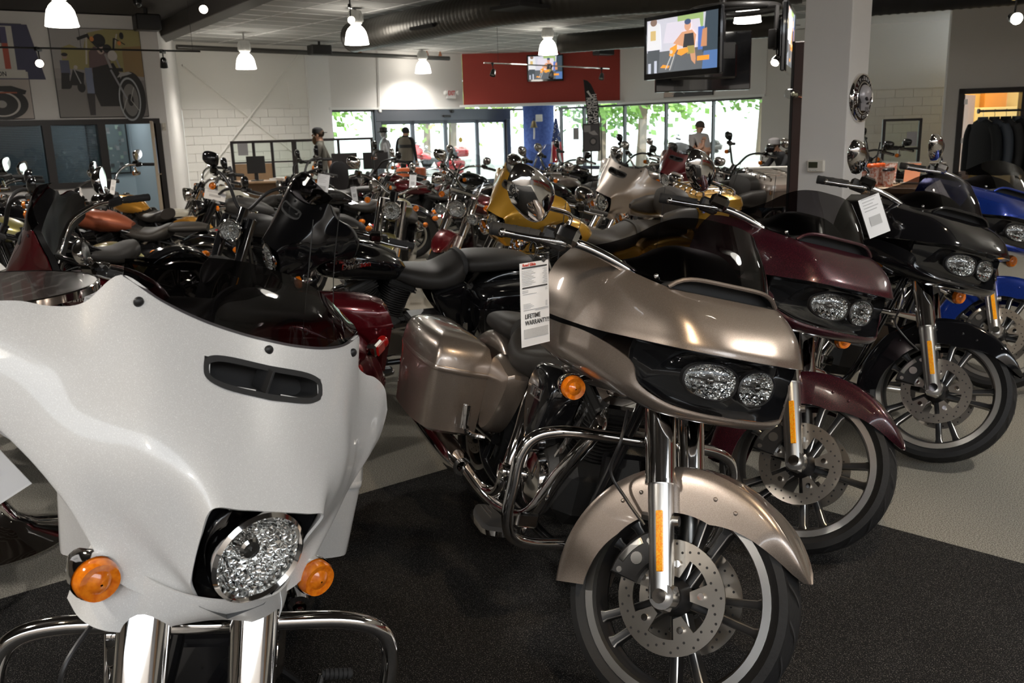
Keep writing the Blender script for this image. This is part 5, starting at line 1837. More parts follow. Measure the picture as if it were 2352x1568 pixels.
ob = bpy.data.objects.new('office_bulb_offscreen', l)
col.objects.link(ob)
ob.parent = t
ob.location = (0, 0, -.12)
t = thing('back_room_lamp_offscreen', 'warm ceiling lamp inside the back room', 'ceiling lamp', RD.P(1.0, 2.62, -1.3))
obj('lamp_shade', MB().lathe([(.16, .05), (.16, .0), (.12, -.03), (.002, -.035)], n=24), mat('back_room_lamp_glass', (1, 1, 1), .4, 0, 0, (1., .85, .55), 4.), t)
ob = bpy.data.objects.new('back_room_bulb_offscreen', lamp_d)
col.objects.link(ob)
ob.parent = t
ob.location = (0, 0, -.12)
mb = MB()
mb.prism([RD.P(.25, 0, -.15)[:2], RD.P(.98, 0, -2.6)[:2], RD.P(3, 0, -2.6)[:2], RD.P(3, 0, -.15)[:2]], 2.68, 2.8)
struct('ceiling_back_room', mb, WHITE)
# thermostat style box near the office door and exit sign
tag(obj('wall_switch', MB().box(LW.P(2.37, 1.80, .02), (.07, .03, .13), LW.rz, .006).box(LW.P(2.37, 1.78, .04), (.03, .02, .03), LW.rz, .003), mat('switch_plastic', (.62, .58, .50), .5)), 'beige switch box beside the office door frame', 'switch')
ex = thing('exit_sign', 'white exit sign with red letters and two small lamps', 'exit sign', mtx=AB.mtx(3.88, 2.60, .05))
obj('sign_box', MB().box((0, 0, 0), (.32, .24, .07), None, .01), mat('sign_white', (.82, .80, .78), .5), ex)
obj('lettering', text_mesh('EXIT', .17, .002, 'CENTER', .004, 0, .72), mat('exit_red', (.55, .03, .03), .5), ex, Matrix.Translation((0, .02, .037)))
for s in (-1, 1):
    obj('emergency_lamp', MB().lathe([(.02, -.06), (.055, -.03), (.06, .02), (.04, .03), (.002, .034)], (s * .235, .03, .03), (s * .4, -.2, 1), 18), mat('lamp_white', (.85, .84, .82), .4), ex)
tag(obj('conduit', MB().cyl(AB.P(1.50, 3.66, .03), AB.P(1.45, 2.24, .03), .014, n=8).box(AB.P(1.45, 2.19, .03), (.09, .05, .14), AB.rz, .008), TBAR), 'thin white conduit running down to the sliding doors', 'conduit')
tag(obj('conduit', MB().cyl(BLK.P(2.55, 2.85, .03), BLK.P(2.58, 2.28, .03), .012, n=8).box(BLK.P(2.58, 2.27, .03), (.08, .05, .10), BLK.rz, .006), CREAM), 'short cream conduit on the block wall', 'conduit')

# ================================================================ screens
tv_layers = [((.52, .52, .58), rect(0, 0, 1, 1)), ((.30, .42, .16), rect(.45, .75, .8, 1)), ((.62, .58, .66), [(.25, .55), (.3, .9), (.75, .9), (.8, .5)]), ((.10, .11, .12), rect(0, 0, 1, .40)),
             ((.66, .66, .68), [(.0, .45), (.02, .92), (.10, .98), (.2, .9), (.22, .44)]), ((.55, .40, .16), rect(.06, .62, .14, .80)), ((.06, .07, .08), [(.02, .0), (.02, .44), (.20, .44), (.18, .0)]), ((.45, .48, .56), rect(.03, .0, .07, .20)), ((.45, .48, .56), rect(.12, .0, .16, .24)), ((.20, .13, .10), disc(.11, .95, .05, .07)),
             ((.08, .16, .45), rect(.74, .35, .82, .75)), ((.04, .06, .08), [(.80, .30), (.84, 1), (1, 1), (1, .3)]), ((.08, .16, .35), [(.80, .0), (.82, .32), (1, .32), (1, 0)]), ((.52, .24, .12), [(.78, .40), (.80, .70), (.86, .72), (.86, .40)]),
             ((.60, .30, .17), [(.40, .52), (.52, .70), (.66, .72), (.72, .62), (.70, .42), (.58, .42)]), ((.60, .32, .2), disc(.60, .80, .045, .09)), ((.05, .08, .16), disc(.60, .87, .045, .05)), ((.03, .03, .035), [(.54, .42), (.56, .66), (.68, .66), (.70, .42)]), ((.55, .28, .16), [(.62, .42), (.66, .18), (.71, .10), (.72, .2), (.70, .42)]), ((.32, .26, .08), rect(.60, .30, .70, .44)),
             ((.80, .30, .03), [(.35, .30), (.36, .44), (.46, .50), (.46, .40), (.40, .28)]), ((.80, .32, .04), [(.46, .32), (.48, .40), (.60, .42), (.62, .34), (.52, .28)]), ((.80, .30, .03), [(.22, .10), (.26, .15), (.36, .12), (.34, .08)]), ((.80, .30, .03), rect(.74, .16, .90, .24)), ((.45, .45, .44), line(.38, .30, .30, .06, .015)), ((.45, .45, .44), line(.43, .32, .36, .04, .015)), ((.55, .50, .45), disc(.38, .37, .022, .035))]
def screen(label, c, ex_, W_, H_, layers, up=(0, 0, 1), em=.75, name='television'):
    """c centre, ex_ direction to the viewer's right"""
    t = thing(name, label, 'television', mtx=basis(c, ex_, up))
    obj('casing', MB().box((0, 0, -.02), (W_, H_, .045), None, .012).box((0, 0, -.055), (W_ * .7, H_ * .6, .05), None, .02), GLOSS, t)
    b = MB()
    for (u, v, a, h) in ((0, H_ / 2 - .02, W_, .04), (0, -H_ / 2 + .03, W_, .06), (-W_ / 2 + .02, 0, .04, H_), (W_ / 2 - .02, 0, .04, H_)):
        b.box((u, v, .006), (a, h, .012), None, .004)
    obj('bezel', b, GLOSS, t)
    obj('back_vent', MB().box((.1, -.08, -.083), (.22, .16, .006)).box((-.2, .1, -.083), (.24, .16, .006)), MATTE, t)
    picture(t, W_ - .07, H_ - .09, layers, Matrix.Translation((0, .008, .004)), 'screen_picture', em)
    return t
RC = np.array([2.28, 9.25, 2.64])
screen('hanging television showing riders around an orange motorcycle', (1.70, 8.95, 2.305), (.56, -.90, 0), 1.06, .60, tv_layers)
screen('hanging television turned away, its black back showing', (2.10, 9.85, 2.20), (-1, 0.05, 0), 1.0, .60, tv_layers)
screen('hanging television seen almost edge on beside the column', (2.69, 8.78, 2.30), (.36, .93, 0), 1.0, .60, tv_layers, em=.4)
screen('small television on the red wall', BC.P(2.355, 3.245, .10), (*BC.d, 0), 1.03, .72, tv_layers)
rt_ = thing('screen_ring_mount', 'black ring mount on a pole carrying the hanging televisions', 'mount', tuple(RC))
a = np.linspace(0, 2 * PI, 40)
obj('ring', MB().tube([(.42 * math.cos(t_), .42 * math.sin(t_), 0) for t_ in a], .028, 10), BLACK, rt_)
obj('pole', MB().cyl((-.12, 0, -.3), (-.12, 0, CEIL - RC[2] + .01), .035, n=12), BLACK, rt_)
for k, q in enumerate(((-.46, -.225), (-.186, .47), (.289, -.423))):
    obj('arm', MB().cyl((-.12, 0, 0), (q[0], q[1], -.02), .022, n=8).cyl((q[0], q[1], -.02), (q[0], q[1], -.42), .022, n=8).box((q[0], q[1], -.32), (.12, .10, .18), .6, .01), BLACK, rt_)

# ================================================================ column fittings
CN1, CN2 = np.array([-.70, -.714]), np.array([.714, -.70])
c1 = np.array([2.29, 6.42]) + CN1 * .151
th = thing('thermostat', 'white thermostat with a small dark display on the column', 'thermostat', mtx=basis((c1[0] - .03 * .714 * 1.0, c1[1] + .03 * .70, 1.25), (CN2[0], CN2[1], 0), (0, 0, 1)))
obj('thermostat_case', MB().box((0, 0, .012), (.125, .085, .026), None, .008), mat('thermostat_plastic', (.74, .70, .62), .45), th)
obj('display', MB().box((-.015, .008, .026), (.065, .04, .003)), mat('lcd', (.05, .055, .03), .3), th)
for k in range(3):
    obj('button', MB().box((-.035 + k * .02, -.028, .026), (.013, .008, .004), None, .002), HOUSING, th)
c2 = np.array([2.29, 6.42]) + CN2 * .169
sk = thing('round_emblem_sign', 'round black sign with a grey skull emblem and lettered rim on the column', 'sign', mtx=basis((c2[0] + .02, c2[1] + .02, 1.70), (.70, .714, 0), (0, 0, 1)))
obj('sign_disc', MB().lathe([(.002, .032), (.10, .030), (.115, .026), (.15, .022), (.158, .012), (.16, 0), (.002, 0)][::-1], n=40), GLOSS, sk)
obj('sign_rim', MB().lathe([(.150, .020), (.156, .026), (.163, .018), (.165, 0), (.16, 0)], n=40).lathe([(.100, .0285), (.104, .033), (.108, .0285)], n=40), CHROME, sk)
BONE = mat('emblem_grey', (.50, .48, .50), .35, .3)
s_ = MB()
s_.rings([[(.074 * k * math.cos(a) * (1 if math.sin(a) > -.3 else .80), .015 + .072 * k * math.sin(a) * (1 if math.sin(a) > 0 else .85), z) for a in np.linspace(0, 2 * PI, 28, endpoint=False)] for k, z in ((1, .030), (.95, .046), (.7, .062), (.3, .070))], False, True)
s_.rings([[(x * k, y, z) for x, y in ((-.045, -.035), (.045, -.035), (.038, -.085), (-.038, -.085))] for k, z in ((1, .030), (.92, .052))], False, True)
obj('skull', s_, BONE, sk)
e_ = MB()
for sg in (-1, 1):
    e_.rings([[(sg * .030 + .020 * k * math.cos(a), -.008 + .013 * k * math.sin(a) + sg * .25 * .02 * math.cos(a), z) for a in np.linspace(0, 2 * PI, 14, endpoint=False)] for k, z in ((1, .060), (.9, .0665))], True, True)
e_.rings([[(x, y, z) for x, y in ((0, -.022), (.012, -.045), (-.012, -.045))] for z in (.05, .062)])
for k in range(5):
    e_.box((-.024 + k * .012, -.072, .051), (.002, .022, .006))
obj('skull_hollow', e_, GLOSS, sk)
LETT = mat('emblem_letter', (.72, .71, .70), .3, .6)
def arc_text(body, r, a0, a1, size, flip, parent, m, z):
    n = len(body)
    for i, ch in enumerate(body):
        if ch == ' ':
            continue
        a = R(a0 + (a1 - a0) * i / (n - 1))
        rot = a - PI / 2 if not flip else a + PI / 2
        obj('letter', text_mesh(ch, size, .0012, 'CENTER', .0008), m, parent, Matrix.Translation((r * math.cos(a), r * math.sin(a), z)) @ Matrix.Rotation(rot, 4, 'Z'))
arc_text('HARLEY-DAVIDSON', .128, 195, -15, .034, False, sk, LETT, .0255)
arc_text('MOTOR CYCLES', .128, 218, 322, .030, True, sk, LETT, .0255)
# dark board behind the column with a glass lamp
pb_ = thing('display_board', 'tall dark brown display board standing behind the column', 'board', (2.52, 7.72, 0), R(-22))
obj('board', MB().box((.02, 0, 1.10), (.26, .07, 2.20), None, .008), mat('dark_brown_board', (.045, .018, .013), .45), pb_)
obj('board_edge', MB().box((-.115, -.04, 1.1), (.02, .02, 2.2)), MATTE, pb_)
obj('board_foot', MB().box((.02, 0, .02), (.5, .4, .04), None, .01), BLACK, pb_)
p = px_at(1822, 216, 7.45)
gl = thing('glass_lamp', 'faceted clear glass lamp sticking out of the dark board', 'lamp', tuple(p))
obj('glass_shade', MB().lathe([(.01, .07), (.035, .06), (.045, .02), (.043, -.03), (.02, -.06), (.003, -.065)], (0, 0, 0), (-1, -.1, .15), 10), CLEAR, gl)
obj('lamp_arm', MB().cyl((.03, 0, -.01), (.13, .10, -.03), .018, n=10), CHROME, gl)
obj('bulb_core', MB().ball((0, 0, 0), .018, 12, 8), mat('crystal', (.7, .68, .5), .1, .6), gl)

# ================================================================ furniture and goods
TANW = mat('tan_laminate', (.46, .30, .17), .45, noise=(14, (.40, .25, .14), .3))
# glass partition of the sales office
PA, PB = np.array([-5.62, 18.75]), np.array([-2.80, 19.05])
PW = Wall(PA, PB)
pt = thing('glass_partition', 'black framed low glass partition with tan lower panel', 'partition', mtx=Matrix.Translation((PA[0], PA[1], 0)) @ Matrix.Rotation(PW.rz, 4, 'Z'))
L_ = PW.L
marks = [0, .43, .80, 1.25, 2.15, L_]
for i, a_ in enumerate(marks):
    w_ = .10 if i == 3 else .055
    obj('post', MB().box((a_, 0, .74), (w_, .06, 1.48), None, .004), FRAME, pt)
obj('rail', MB().box((L_ / 2, 0, 1.475), (L_ + .05, .06, .05), None, .004), FRAME, pt)
obj('rail', MB().box((L_ / 2, 0, 1.06), (L_, .05, .03), None, .004), FRAME, pt)
obj('rail', MB().box((L_ / 2, 0, .05), (L_, .05, .08), None, .004), FRAME, pt)
for a0, a1 in zip(marks[:-1], marks[1:]):
    obj('glass_panel', MB().box(((a0 + a1) / 2, 0, 1.26), (a1 - a0 - .06, .008, .38)), PANE, pt)
    tan = a1 < .9
    obj('lower_panel', MB().box(((a0 + a1) / 2, 0, .56), (a1 - a0 - .06, .03 if tan else .008, .95)), TANW if tan else PANE, pt)
pap = thing('paper_notice', 'grey paper sheet taped inside the partition', 'notice', mtx=Matrix.Translation((PA[0], PA[1], 0)) @ Matrix.Rotation(PW.rz, 4, 'Z') @ Matrix.Translation((.22, -.04, 1.33)))
obj('sheet', MB().box((0, 0, 0), (.20, .004, .24)), mat('grey_paper', (.40, .40, .42), .7), pap)
# office chair and desk
def office_chair(label, x, y, rz):
    t = thing('office_chair', label, 'chair', (x, y, 0), rz)
    obj('seat', MB().rings(loft_x([(-.24, .18, .50, .03, 3), (-.15, .24, .50, .045, 3), (.15, .25, .50, .045, 3), (.24, .20, .49, .03, 3)], 20, 3)), MATTE, t)
    obj('backrest', MB().rings([[(x_, y_, z_) for y_, z_ in ring_se(.24 * k, .26 * k, 24, 2.6, 0, .86)] for x_, k in ((-.30, .8), (-.285, 1.), (-.25, 1.), (-.235, .85))][::-1]), mat('charcoal_fabric', (.030, .030, .034), .85, bump=(300, .2)), t)
    obj('column', MB().cyl((0, 0, .12), (0, 0, .47), .03, n=12).box((-.24, 0, .56), (.04, .06, .24), None, .01), BLACK, t)
    for k in range(5):
        a = 2 * PI * k / 5
        obj('foot', MB().tube([(0, 0, .13), (.16 * math.cos(a), .16 * math.sin(a), .10), (.30 * math.cos(a), .30 * math.sin(a), .06)], .02, 8, 3).cyl((.30 * math.cos(a), .30 * math.sin(a) - .015, .03), (.30 * math.cos(a), .30 * math.sin(a) + .015, .03), .03, n=12), BLACK, t)
    for s in (-1, 1):
        obj('armrest', MB().tube([(-.10, s * .27, .50), (-.10, s * .29, .68)], .015, 8).box((-.03, s * .29, .70), (.26, .06, .03), None, .01), BLACK, t)
    return t
office_chair('charcoal office chair with armrests in front of the block wall', -4.72, 14.6, R(200))
office_chair('black round backed office chair beside the cream tank motorcycle', -3.15, 15.9, R(150))
def desk(label, x, y, rz, m, L=1.5, W_=.7):
    t = thing('desk', label, 'desk', (x, y, 0), rz)
    obj('desk_top', MB().box((0, 0, .74), (L, W_, .035), None, .006), m, t)
    for sx in (-1, 1):
        obj('side_panel', MB().box((sx * (L / 2 - .03), 0, .36), (.03, W_ - .08, .72)), m, t)
    obj('front_panel', MB().box((0, W_ / 2 - .05, .42), (L - .08, .02, .55)), m, t)
    return t
desk('tan desk with papers in front of the partition', -4.55, 17.3, PW.rz, TANW)
desk('dark desk with monitors behind the bearded man', -2.9, 17.7, PW.rz, BLACK)
def monitor(label, x, y, z, rz, w_=.5):
    t = thing('monitor', label, 'monitor', (x, y, z), rz)
    obj('screen_case', MB().box((0, 0, .30), (w_, .03, .32), None, .006), BLACK, t)
    obj('stand', MB().box((0, .02, .09), (.05, .03, .18)).box((0, .02, .008), (.22, .16, .016), None, .005), BLACK, t)
monitor('black monitor on the tan desk', -4.75, 17.25, .757, PW.rz, .34)
monitor('dark monitor on the dark desk, left of its twin', -3.15, 17.7, .757, PW.rz + .3)
monitor('dark monitor on the dark desk, nearer the entrance', -2.55, 17.75, .757, PW.rz - .2)
tag(obj('paper_stack', MB().box((-4.35, 17.2, .775), (.3, .22, .035), .3).box((-4.30, 17.22, .80), (.21, .29, .015), -.2), mat('paper_white', (.78, .76, .72), .7)), 'white paper stack on the tan desk', 'papers')
# orange stand
os_ = thing('display_drum', 'orange drum stand with a dark lettered band near the sliding doors', 'stand', (-1.72, 16.3, 0))
obj('drum', MB().lathe([(.002, 0), (.27, 0), (.27, .92), (.25, .95), (.002, .95)], n=32), mat('orange_plastic', (.62, .12, .025), .4), os_)
obj('band', MB().lathe([(.274, .55), (.276, .56), (.276, .80), (.274, .81)], n=32, arc=(2.2, 3.6)), BLACK, os_)
# white half wall below the last window
tag(obj('half_wall', MB().box((4.22, 14.3, .43), (.9, .16, .86), R(-10), .01).box((4.22, 14.3, .865), (.95, .24, .035), R(-10), .008), COOLW), 'low white half wall in front of the right hand windows', 'half wall')
# bar table with chrome edge
tb = thing('bar_table', 'round bar table with swirled dark top and polished metal edge', 'table', (-2.10, 3.33, 0))
TOPM = mat('swirled_laminate', (.055, .045, .040), .18, 0, .3)
nt = TOPM.node_tree
wv = nt.nodes.new('ShaderNodeTexWave')
wv.inputs['Scale'].default_value = 3.2
wv.inputs['Distortion'].default_value = 9.
wv.inputs['Detail'].default_value = 2.5
tcn = nt.nodes.new('ShaderNodeTexCoord')
rp = nt.nodes.new('ShaderNodeValToRGB')
rp.color_ramp.elements[0].position, rp.color_ramp.elements[1].position = .80, 1.
rp.color_ramp.elements[0].color, rp.color_ramp.elements[1].color = (.060, .048, .042, 1), (.17, .15, .14, 1)
nt.links.new(tcn.outputs['Object'], wv.inputs['Vector'])
nt.links.new(wv.outputs['Fac'], rp.inputs['Fac'])
nt.links.new(rp.outputs['Color'], nt.nodes['Principled BSDF'].inputs['Base Color'])
obj('table_top', MB().lathe([(.002, .995), (.50, .995), (.50, 1.02), (.002, 1.02)], n=72), TOPM, tb)
obj('edge_band', MB().lathe([(.498, .988), (.506, .990), (.507, 1.018), (.503, 1.0225), (.496, 1.0215)], n=72), CHROME, tb)
obj('stem', MB().cyl((0, 0, .05), (0, 0, 1.0), .035, n=20), CHROME, tb)
obj('base', MB().lathe([(.28, 0), (.28, .010), (.26, .022), (.16, .05), (.09, .10), (.05, .18), (.036, .26)], n=48), CHROME, tb)
st = thing('bar_stool', 'chrome legged stool beside the round bar table', 'stool', (-2.02, 2.70, 0), .4)
obj('seat', MB().lathe([(.002, .66), (.17, .665), (.185, .69), (.18, .72), (.12, .74), (.002, .745)], n=32), LEATHER, st)
for k in range(4):
    a = PI / 4 + k * PI / 2
    l_ = obj('leg', MB().tube([(.12 * math.cos(a), .12 * math.sin(a), .67), (.19 * math.cos(a), .19 * math.sin(a), .30), (.23 * math.cos(a), .23 * math.sin(a), .02)], .012, 10, 4), CHROME, st)
    obj('rubber_foot', MB().cyl((.228 * math.cos(a), .228 * math.sin(a), .035), (.232 * math.cos(a), .232 * math.sin(a), 0), .015, n=12), RUBBER, l_)
obj('foot_ring', MB().tube([(.19 * math.cos(t_), .19 * math.sin(t_), .28) for t_ in np.linspace(0, 2 * PI, 32)], .008, 8), CHROME, st)

# counter with tumblers
ct = thing('counter', 'tan wooden sales counter carrying tumblers behind the column', 'counter', (3.22, 8.02, 0), R(-40))
obj('counter_body', MB().box((.15, .0, .47), (1.0, .5, .94), None, .01), mat('brown_laminate', (.16, .10, .065), .5), ct)
obj('counter_top', MB().box((.15, 0, .965), (1.10, .58, .05), None, .008), TANW, ct)
ORANGE = mat('orange_lid', (.85, .13, .02), .35)
PLAST = mat('frosted_plastic', (.62, .52, .47), .25, 0, .3, noise=(45, (.42, .12, .07), .10))
cup_me = MB().lathe([(.002, 0), (.032, 0), (.040, .13), (.040, .135), (.002, .135)], n=18).mesh('cup_body')
lid_me = MB().lathe([(.043, .133), (.043, .148), (.036, .156), (.002, .158)], n=18).mesh('lid')
cm = Matrix.Translation((3.22, 8.02, .99)) @ Matrix.Rotation(R(-40), 4, 'Z')
names = ['near the column edge', 'beside the tall bottle', 'behind the front row', 'left of the orange lidded pair', 'at the middle of the counter', 'beside the picture cards', 'at the front edge', 'at the outer corner', 'next to the black straw cup', 'under the picture cards', 'behind the orange lidded pair', 'at the counter end']
for k in range(12):
    u, v = -.33 + (k % 6) * .105 + rnd.uniform(-.01, .01), -.20 + (k // 6) * .13 + rnd.uniform(-.01, .01)
    sc = 1.0 + .25 * (k % 3 == 1)
    t = thing('tumbler', 'printed plastic tumbler %s' % names[k], 'cup', mtx=cm @ Matrix.Translation((u, v, 0)) @ Matrix.Diagonal((sc, sc, sc, 1)), group='tumblers on the counter')
    obj('cup_body', cup_me, PLAST, t)
    obj('lid', lid_me, ORANGE if k % 3 == 1 else BLACK, t)
    if k in (4,):
        obj('straw', MB().cyl((0, .01, .10), (.03, .01, .30), .005, n=8), BLACK, t)
t = thing('tall_bottle', 'tall clear bottle with pointed cap on the counter', 'bottle', mtx=cm @ Matrix.Translation((-.26, .10, 0)))
obj('bottle_body', MB().lathe([(.002, 0), (.045, 0), (.047, .05), (.047, .26), (.03, .31)], n=20), PLAST, t)
obj('bottle_cap', MB().lathe([(.046, .25), (.040, .33), (.02, .37), (.002, .375)], n=20), CLEAR, t)
for k in range(3):
    t = thing('picture_card', ('orange' if k == 1 else 'dark' if k == 2 else 'pale') + ' printed card standing in a holder on the counter', 'card', mtx=cm @ Matrix.Translation((.10 + k * .20, .16, 0)) @ Matrix.Rotation(R(-12), 4, 'X'))
    obj('card', MB().box((0, 0, .10), (.13, .006, .17)), [PLAST, mat('orange_card', (.75, .30, .16), .5), MATTE][k], t)
    obj('holder', MB().box((0, 0, .190), (.14, .014, .012), None, .003).box((0, 0, .008), (.17, .07, .016), None, .004), ALU, t)
# framed board far right
fb = thing('notice_frame', 'black framed glass screen with a bike leaflet in front of the right block wall', 'frame', (6.75, 15.6, 0), R(-5))
for a_ in (-.30, .30):
    obj('post', MB().box((a_, 0, .78), (.05, .05, 1.56), None, .004), FRAME, fb)
for z in (.60, 1.06, 1.54):
    obj('rail', MB().box((0, 0, z), (.6, .05, .04), None, .004), FRAME, fb)
obj('glass_panel', MB().box((0, 0, 1.30), (.55, .008, .44)).box((0, 0, .83), (.55, .008, .42)), PANE, fb)
obj('leaflet', MB().box((.17, -.012, 1.22), (.17, .004, .24)), mat('grey_leaflet', (.36, .35, .36), .6), fb)

# clothes rack
rk = thing('clothes_rack', 'black clothes rack in front of the back room door', 'clothes rack', (6.12, 11.35, 0), R(-6))
obj('upright', MB().cyl((.56, 0, 0), (.56, 0, 1.72), .022, n=12).box((.56, 0, .015), (.6, .5, .03), None, .008), BLACK, rk)
obj('hanging_bar', MB().cyl((-.25, 0, 1.62), (.60, 0, 1.62), .014, n=10).cyl((-.27, 0, 1.62), (-.25, 0, 1.62), .03, n=14), BLACK, rk)
rm = Matrix.Translation((6.12, 11.35, 0)) @ Matrix.Rotation(R(-6), 4, 'Z')
JK = [mat('black_jacket', (.008, .009, .010), .8, spec=.2, bump=(60, .3)), mat('navy_jacket', (.018, .024, .034), .7, bump=(60, .3)), mat('grey_jacket', (.020, .020, .021), .75, spec=.2, bump=(60, .3))]
jl = ['glossy hanger black jacket at the open end of the rack', 'charcoal jacket second on the rack', 'dark jacket with pale blue piping on the rack', 'grey collared jacket on the rack', 'black jacket closest to the rack upright']
for k in range(5):
    x0 = -.20 + k * .135
    t = thing('jacket', jl[k], 'jacket', mtx=rm @ Matrix.Translation((x0, 0, 1.62)) @ Matrix.Rotation(R(16), 4, 'Z'), group='jackets on the rack')
    rings = []
    for z, hw, th_ in ((-.10, .05, .03), (-.12, .12, .04), (-.17, .205, .05), (-.30, .225, .055), (-.50, .215, .055), (-.78, .225, .06)):
        rings.append([(th_ * math.cos(a), hw * math.sin(a), z) for a in np.linspace(0, 2 * PI, 24, endpoint=False)])
    obj('jacket_body', MB().rings(rings[::-1]), JK[k % 3], t)
    for s in (-1, 1):
        obj('sleeve', MB().tube([(0, s * .19, -.18), (.01, s * .25, -.30), (.015, s * .275, -.52), (.0, s * .27, -.74)], .06, 12, 4, True, [.055, .06, .055, .045]), JK[k % 3], t)
    obj('collar', MB().lathe([(.05, -.13), (.062, -.10), (.058, -.07)], n=16), JK[(k + 1) % 3], t)
    obj('hanger', MB().tube([(0, -.17, -.14), (0, 0, -.08), (0, .17, -.14)], .008, 8, 3).tube([(0, 0, -.08), (0, 0, -.03), (0, .018, .0), (0, 0, .018), (0, -.015, .005)], .003, 6, 3), BLACK if k else CHROME, t)
    if k == 2:
        obj('piping', MB().tube([(-.058, -.10, -.30), (-.064, -.06, -.42), (-.062, -.05, -.74)], .004, 6, 3), mat('pale_blue_piping', (.25, .38, .45), .5), t)
bd_ = thing('accessory_stand', 'dark slat stand hung with small packets at the right edge', 'stand', (6.62, 10.75, 0), R(-12))
obj('stand_panel', MB().box((0, 0, .75), (.75, .05, 1.5), None, .006), MATTE, bd_)
obj('stand_base', MB().box((0, 0, .02), (.8, .5, .04), None, .01), BLACK, bd_)
bm = Matrix.Translation((6.62, 10.75, 0)) @ Matrix.Rotation(R(-12), 4, 'Z')
PK = [mat('orange_packet', (.70, .16, .03), .4), mat('green_packet', (.30, .36, .12), .4), mat('pink_packet', (.60, .06, .20), .4), mat('grey_packet', (.40, .38, .38), .4)]
pl = ['top packet with green emblem', 'second packet with green emblem', 'third packet with green emblem', 'pink grey packet below the green ones', 'pink trinket packet beside it', 'grey oval patch packet', 'orange striped cloth packet', 'orange striped cloth packet further out']
for k, (u, z, w_, h_, c_) in enumerate(((-.27, 1.36, .12, .12, 0), (-.28, 1.21, .12, .13, 0), (-.29, 1.06, .12, .12, 0), (-.29, .92, .12, .12, 3), (-.38, .77, .12, .15, 2), (-.26, .775, .10, .13, 3), (-.05, .98, .16, .42, 0), (.16, .98, .16, .42, 0))):
    t = thing('packet', pl[k] + ' on the slat stand', 'packet', mtx=bm @ Matrix.Translation((u, -.035, z)), group='packets on the slat stand')
    obj('packet_body', MB().box((0, -.006, 0), (w_, .02, h_), None, .004), PK[c_], t)
    obj('packet_print', MB().box((0, -.018, 0), (w_ * .55, .003, h_ * .5)), PK[1] if k < 3 else (BLACK if k > 5 else PK[2]), t)
    obj('hook', MB().cyl((0, .012, h_ / 2), (0, -.03, h_ / 2 + .004), .003, n=6), CHROME, t)
# cabinet inside back room
mb = MB()
RD.box(mb, 1.1, 2.1, .0, 1.75, -2.45, -2.0, .02)
tag(obj('tall_cabinet', mb, mat('cream_cabinet', (.70, .58, .28), .5)), 'cream cabinet inside the back room', 'cabinet')
mb = MB()
RD.box(mb, 1.3, 1.75, 1.75, 2.2, -2.4, -2.05, .01)
tag(obj('storage_box', mb, mat('orange_box', (.55, .24, .05), .5)), 'orange box on top of the cream cabinet', 'box')

# pillar, flag, bell, banner at the entrance corner
BLUEP = mat('blue_textured_plaster', (.045, .085, .30), .8, noise=(14, (.08, .14, .44), .2), bump=(22, .8))
struct('wall_blue_pillar', MB().lathe([(.46, 0), (.46, 2.25)], (.98, 27.35, 0), n=32), BLUEP)
fl = thing('national_flag', 'stars and stripes flag hanging furled on an indoor pole', 'flag', (1.42, 26.35, 0))
obj('flag_pole', MB().cyl((0, 0, 0), (.02, 0, 2.05), .014, n=10).ball((.02, 0, 2.08), .035, 12, 8).lathe([(.16, 0), (.16, .02), (.05, .05)], n=20), mat('brass', (.55, .38, .10), .3, .9), fl)
FL = [mat('flag_blue', (.03, .05, .16), .8), mat('flag_red', (.45, .03, .04), .8), mat('flag_white', (.75, .73, .72), .8)]
def drape(z0, z1, w0, w1, m0, n=26):
    rings = []
    for q in np.linspace(0, 1, 8):
        z = z0 + (z1 - z0) * q
        w_ = w0 + (w1 - w0) * q
        rings.append([(.02 + w_ * (1 + .22 * math.sin(5 * a + 3 * q)) * math.cos(a), .10 * (1 + .2 * math.sin(4 * a)) * math.sin(a) - .02, z) for a in np.linspace(0, 2 * PI, n, endpoint=False)])
    return MB().rings(rings[::-1])
obj('flag_canton', drape(1.85, 1.20, .03, .12, 0), FL[0], fl)
b_ = drape(1.22, .62, .115, .17, 1)
for i in range(len(b_.f)):
    b_.m[i] = (i % 26) // 4 % 2
obj('flag_stripes', b_, [FL[1], FL[2]], fl)
for k in range(14):
    a = -PI / 2 + rnd.uniform(-.9, .9)
    z = 1.25 + .5 * (k / 14.)
    w_ = .03 + (1.85 - z) / .65 * .09
    obj('flag_star', MB().ball((.02 + w_ * 1.2 * math.cos(a), .115 * math.sin(a) - .025, z), (.014, .008, .014), 8, 6), FL[2], fl)
bl = thing('ships_bell', 'brass bell with a white pull cord on the blue pillar', 'bell', tuple(px_at(1226, 285, 26.55)))
obj('bell_body', MB().lathe([(.115, -.10), (.10, -.08), (.07, .02), (.055, .08), (.02, .10), (.002, .105)], n=24), mat('old_brass', (.28, .22, .13), .35, .9), bl)
obj('pull_cord', MB().tube([(0, 0, -.08), (.01, 0, -.20), (.0, 0, -.42)], .022, 8, 3), FL[2], bl)
obj('bracket', MB().cyl((0, 0, .10), (0, 0, .16), .01, n=8).cyl((0, 0, .16), (0, .45, .16), .012, n=8), BLACK, bl)
p = px_at(1238, 271, 26.75)
tag(obj('wall_box', MB().box(p, (.20, .08, .20), 0, .01).box((p[0], p[1] - .05, p[2]), (.16, .02, .04), 0, .005), TBAR), 'small white box above the bell on the blue pillar', 'box')
bn = thing('feather_banner', 'black feather banner with vertical white lettering', 'banner', tuple(px_at(1352, 420, 17.6) * np.array([1, 1, 0])))
base_x, base_y = bn.location[0], bn.location[1]
def at_b(x, y):
    q = px_at(x, y, 17.6)
    return (q[0] - base_x, q[2])
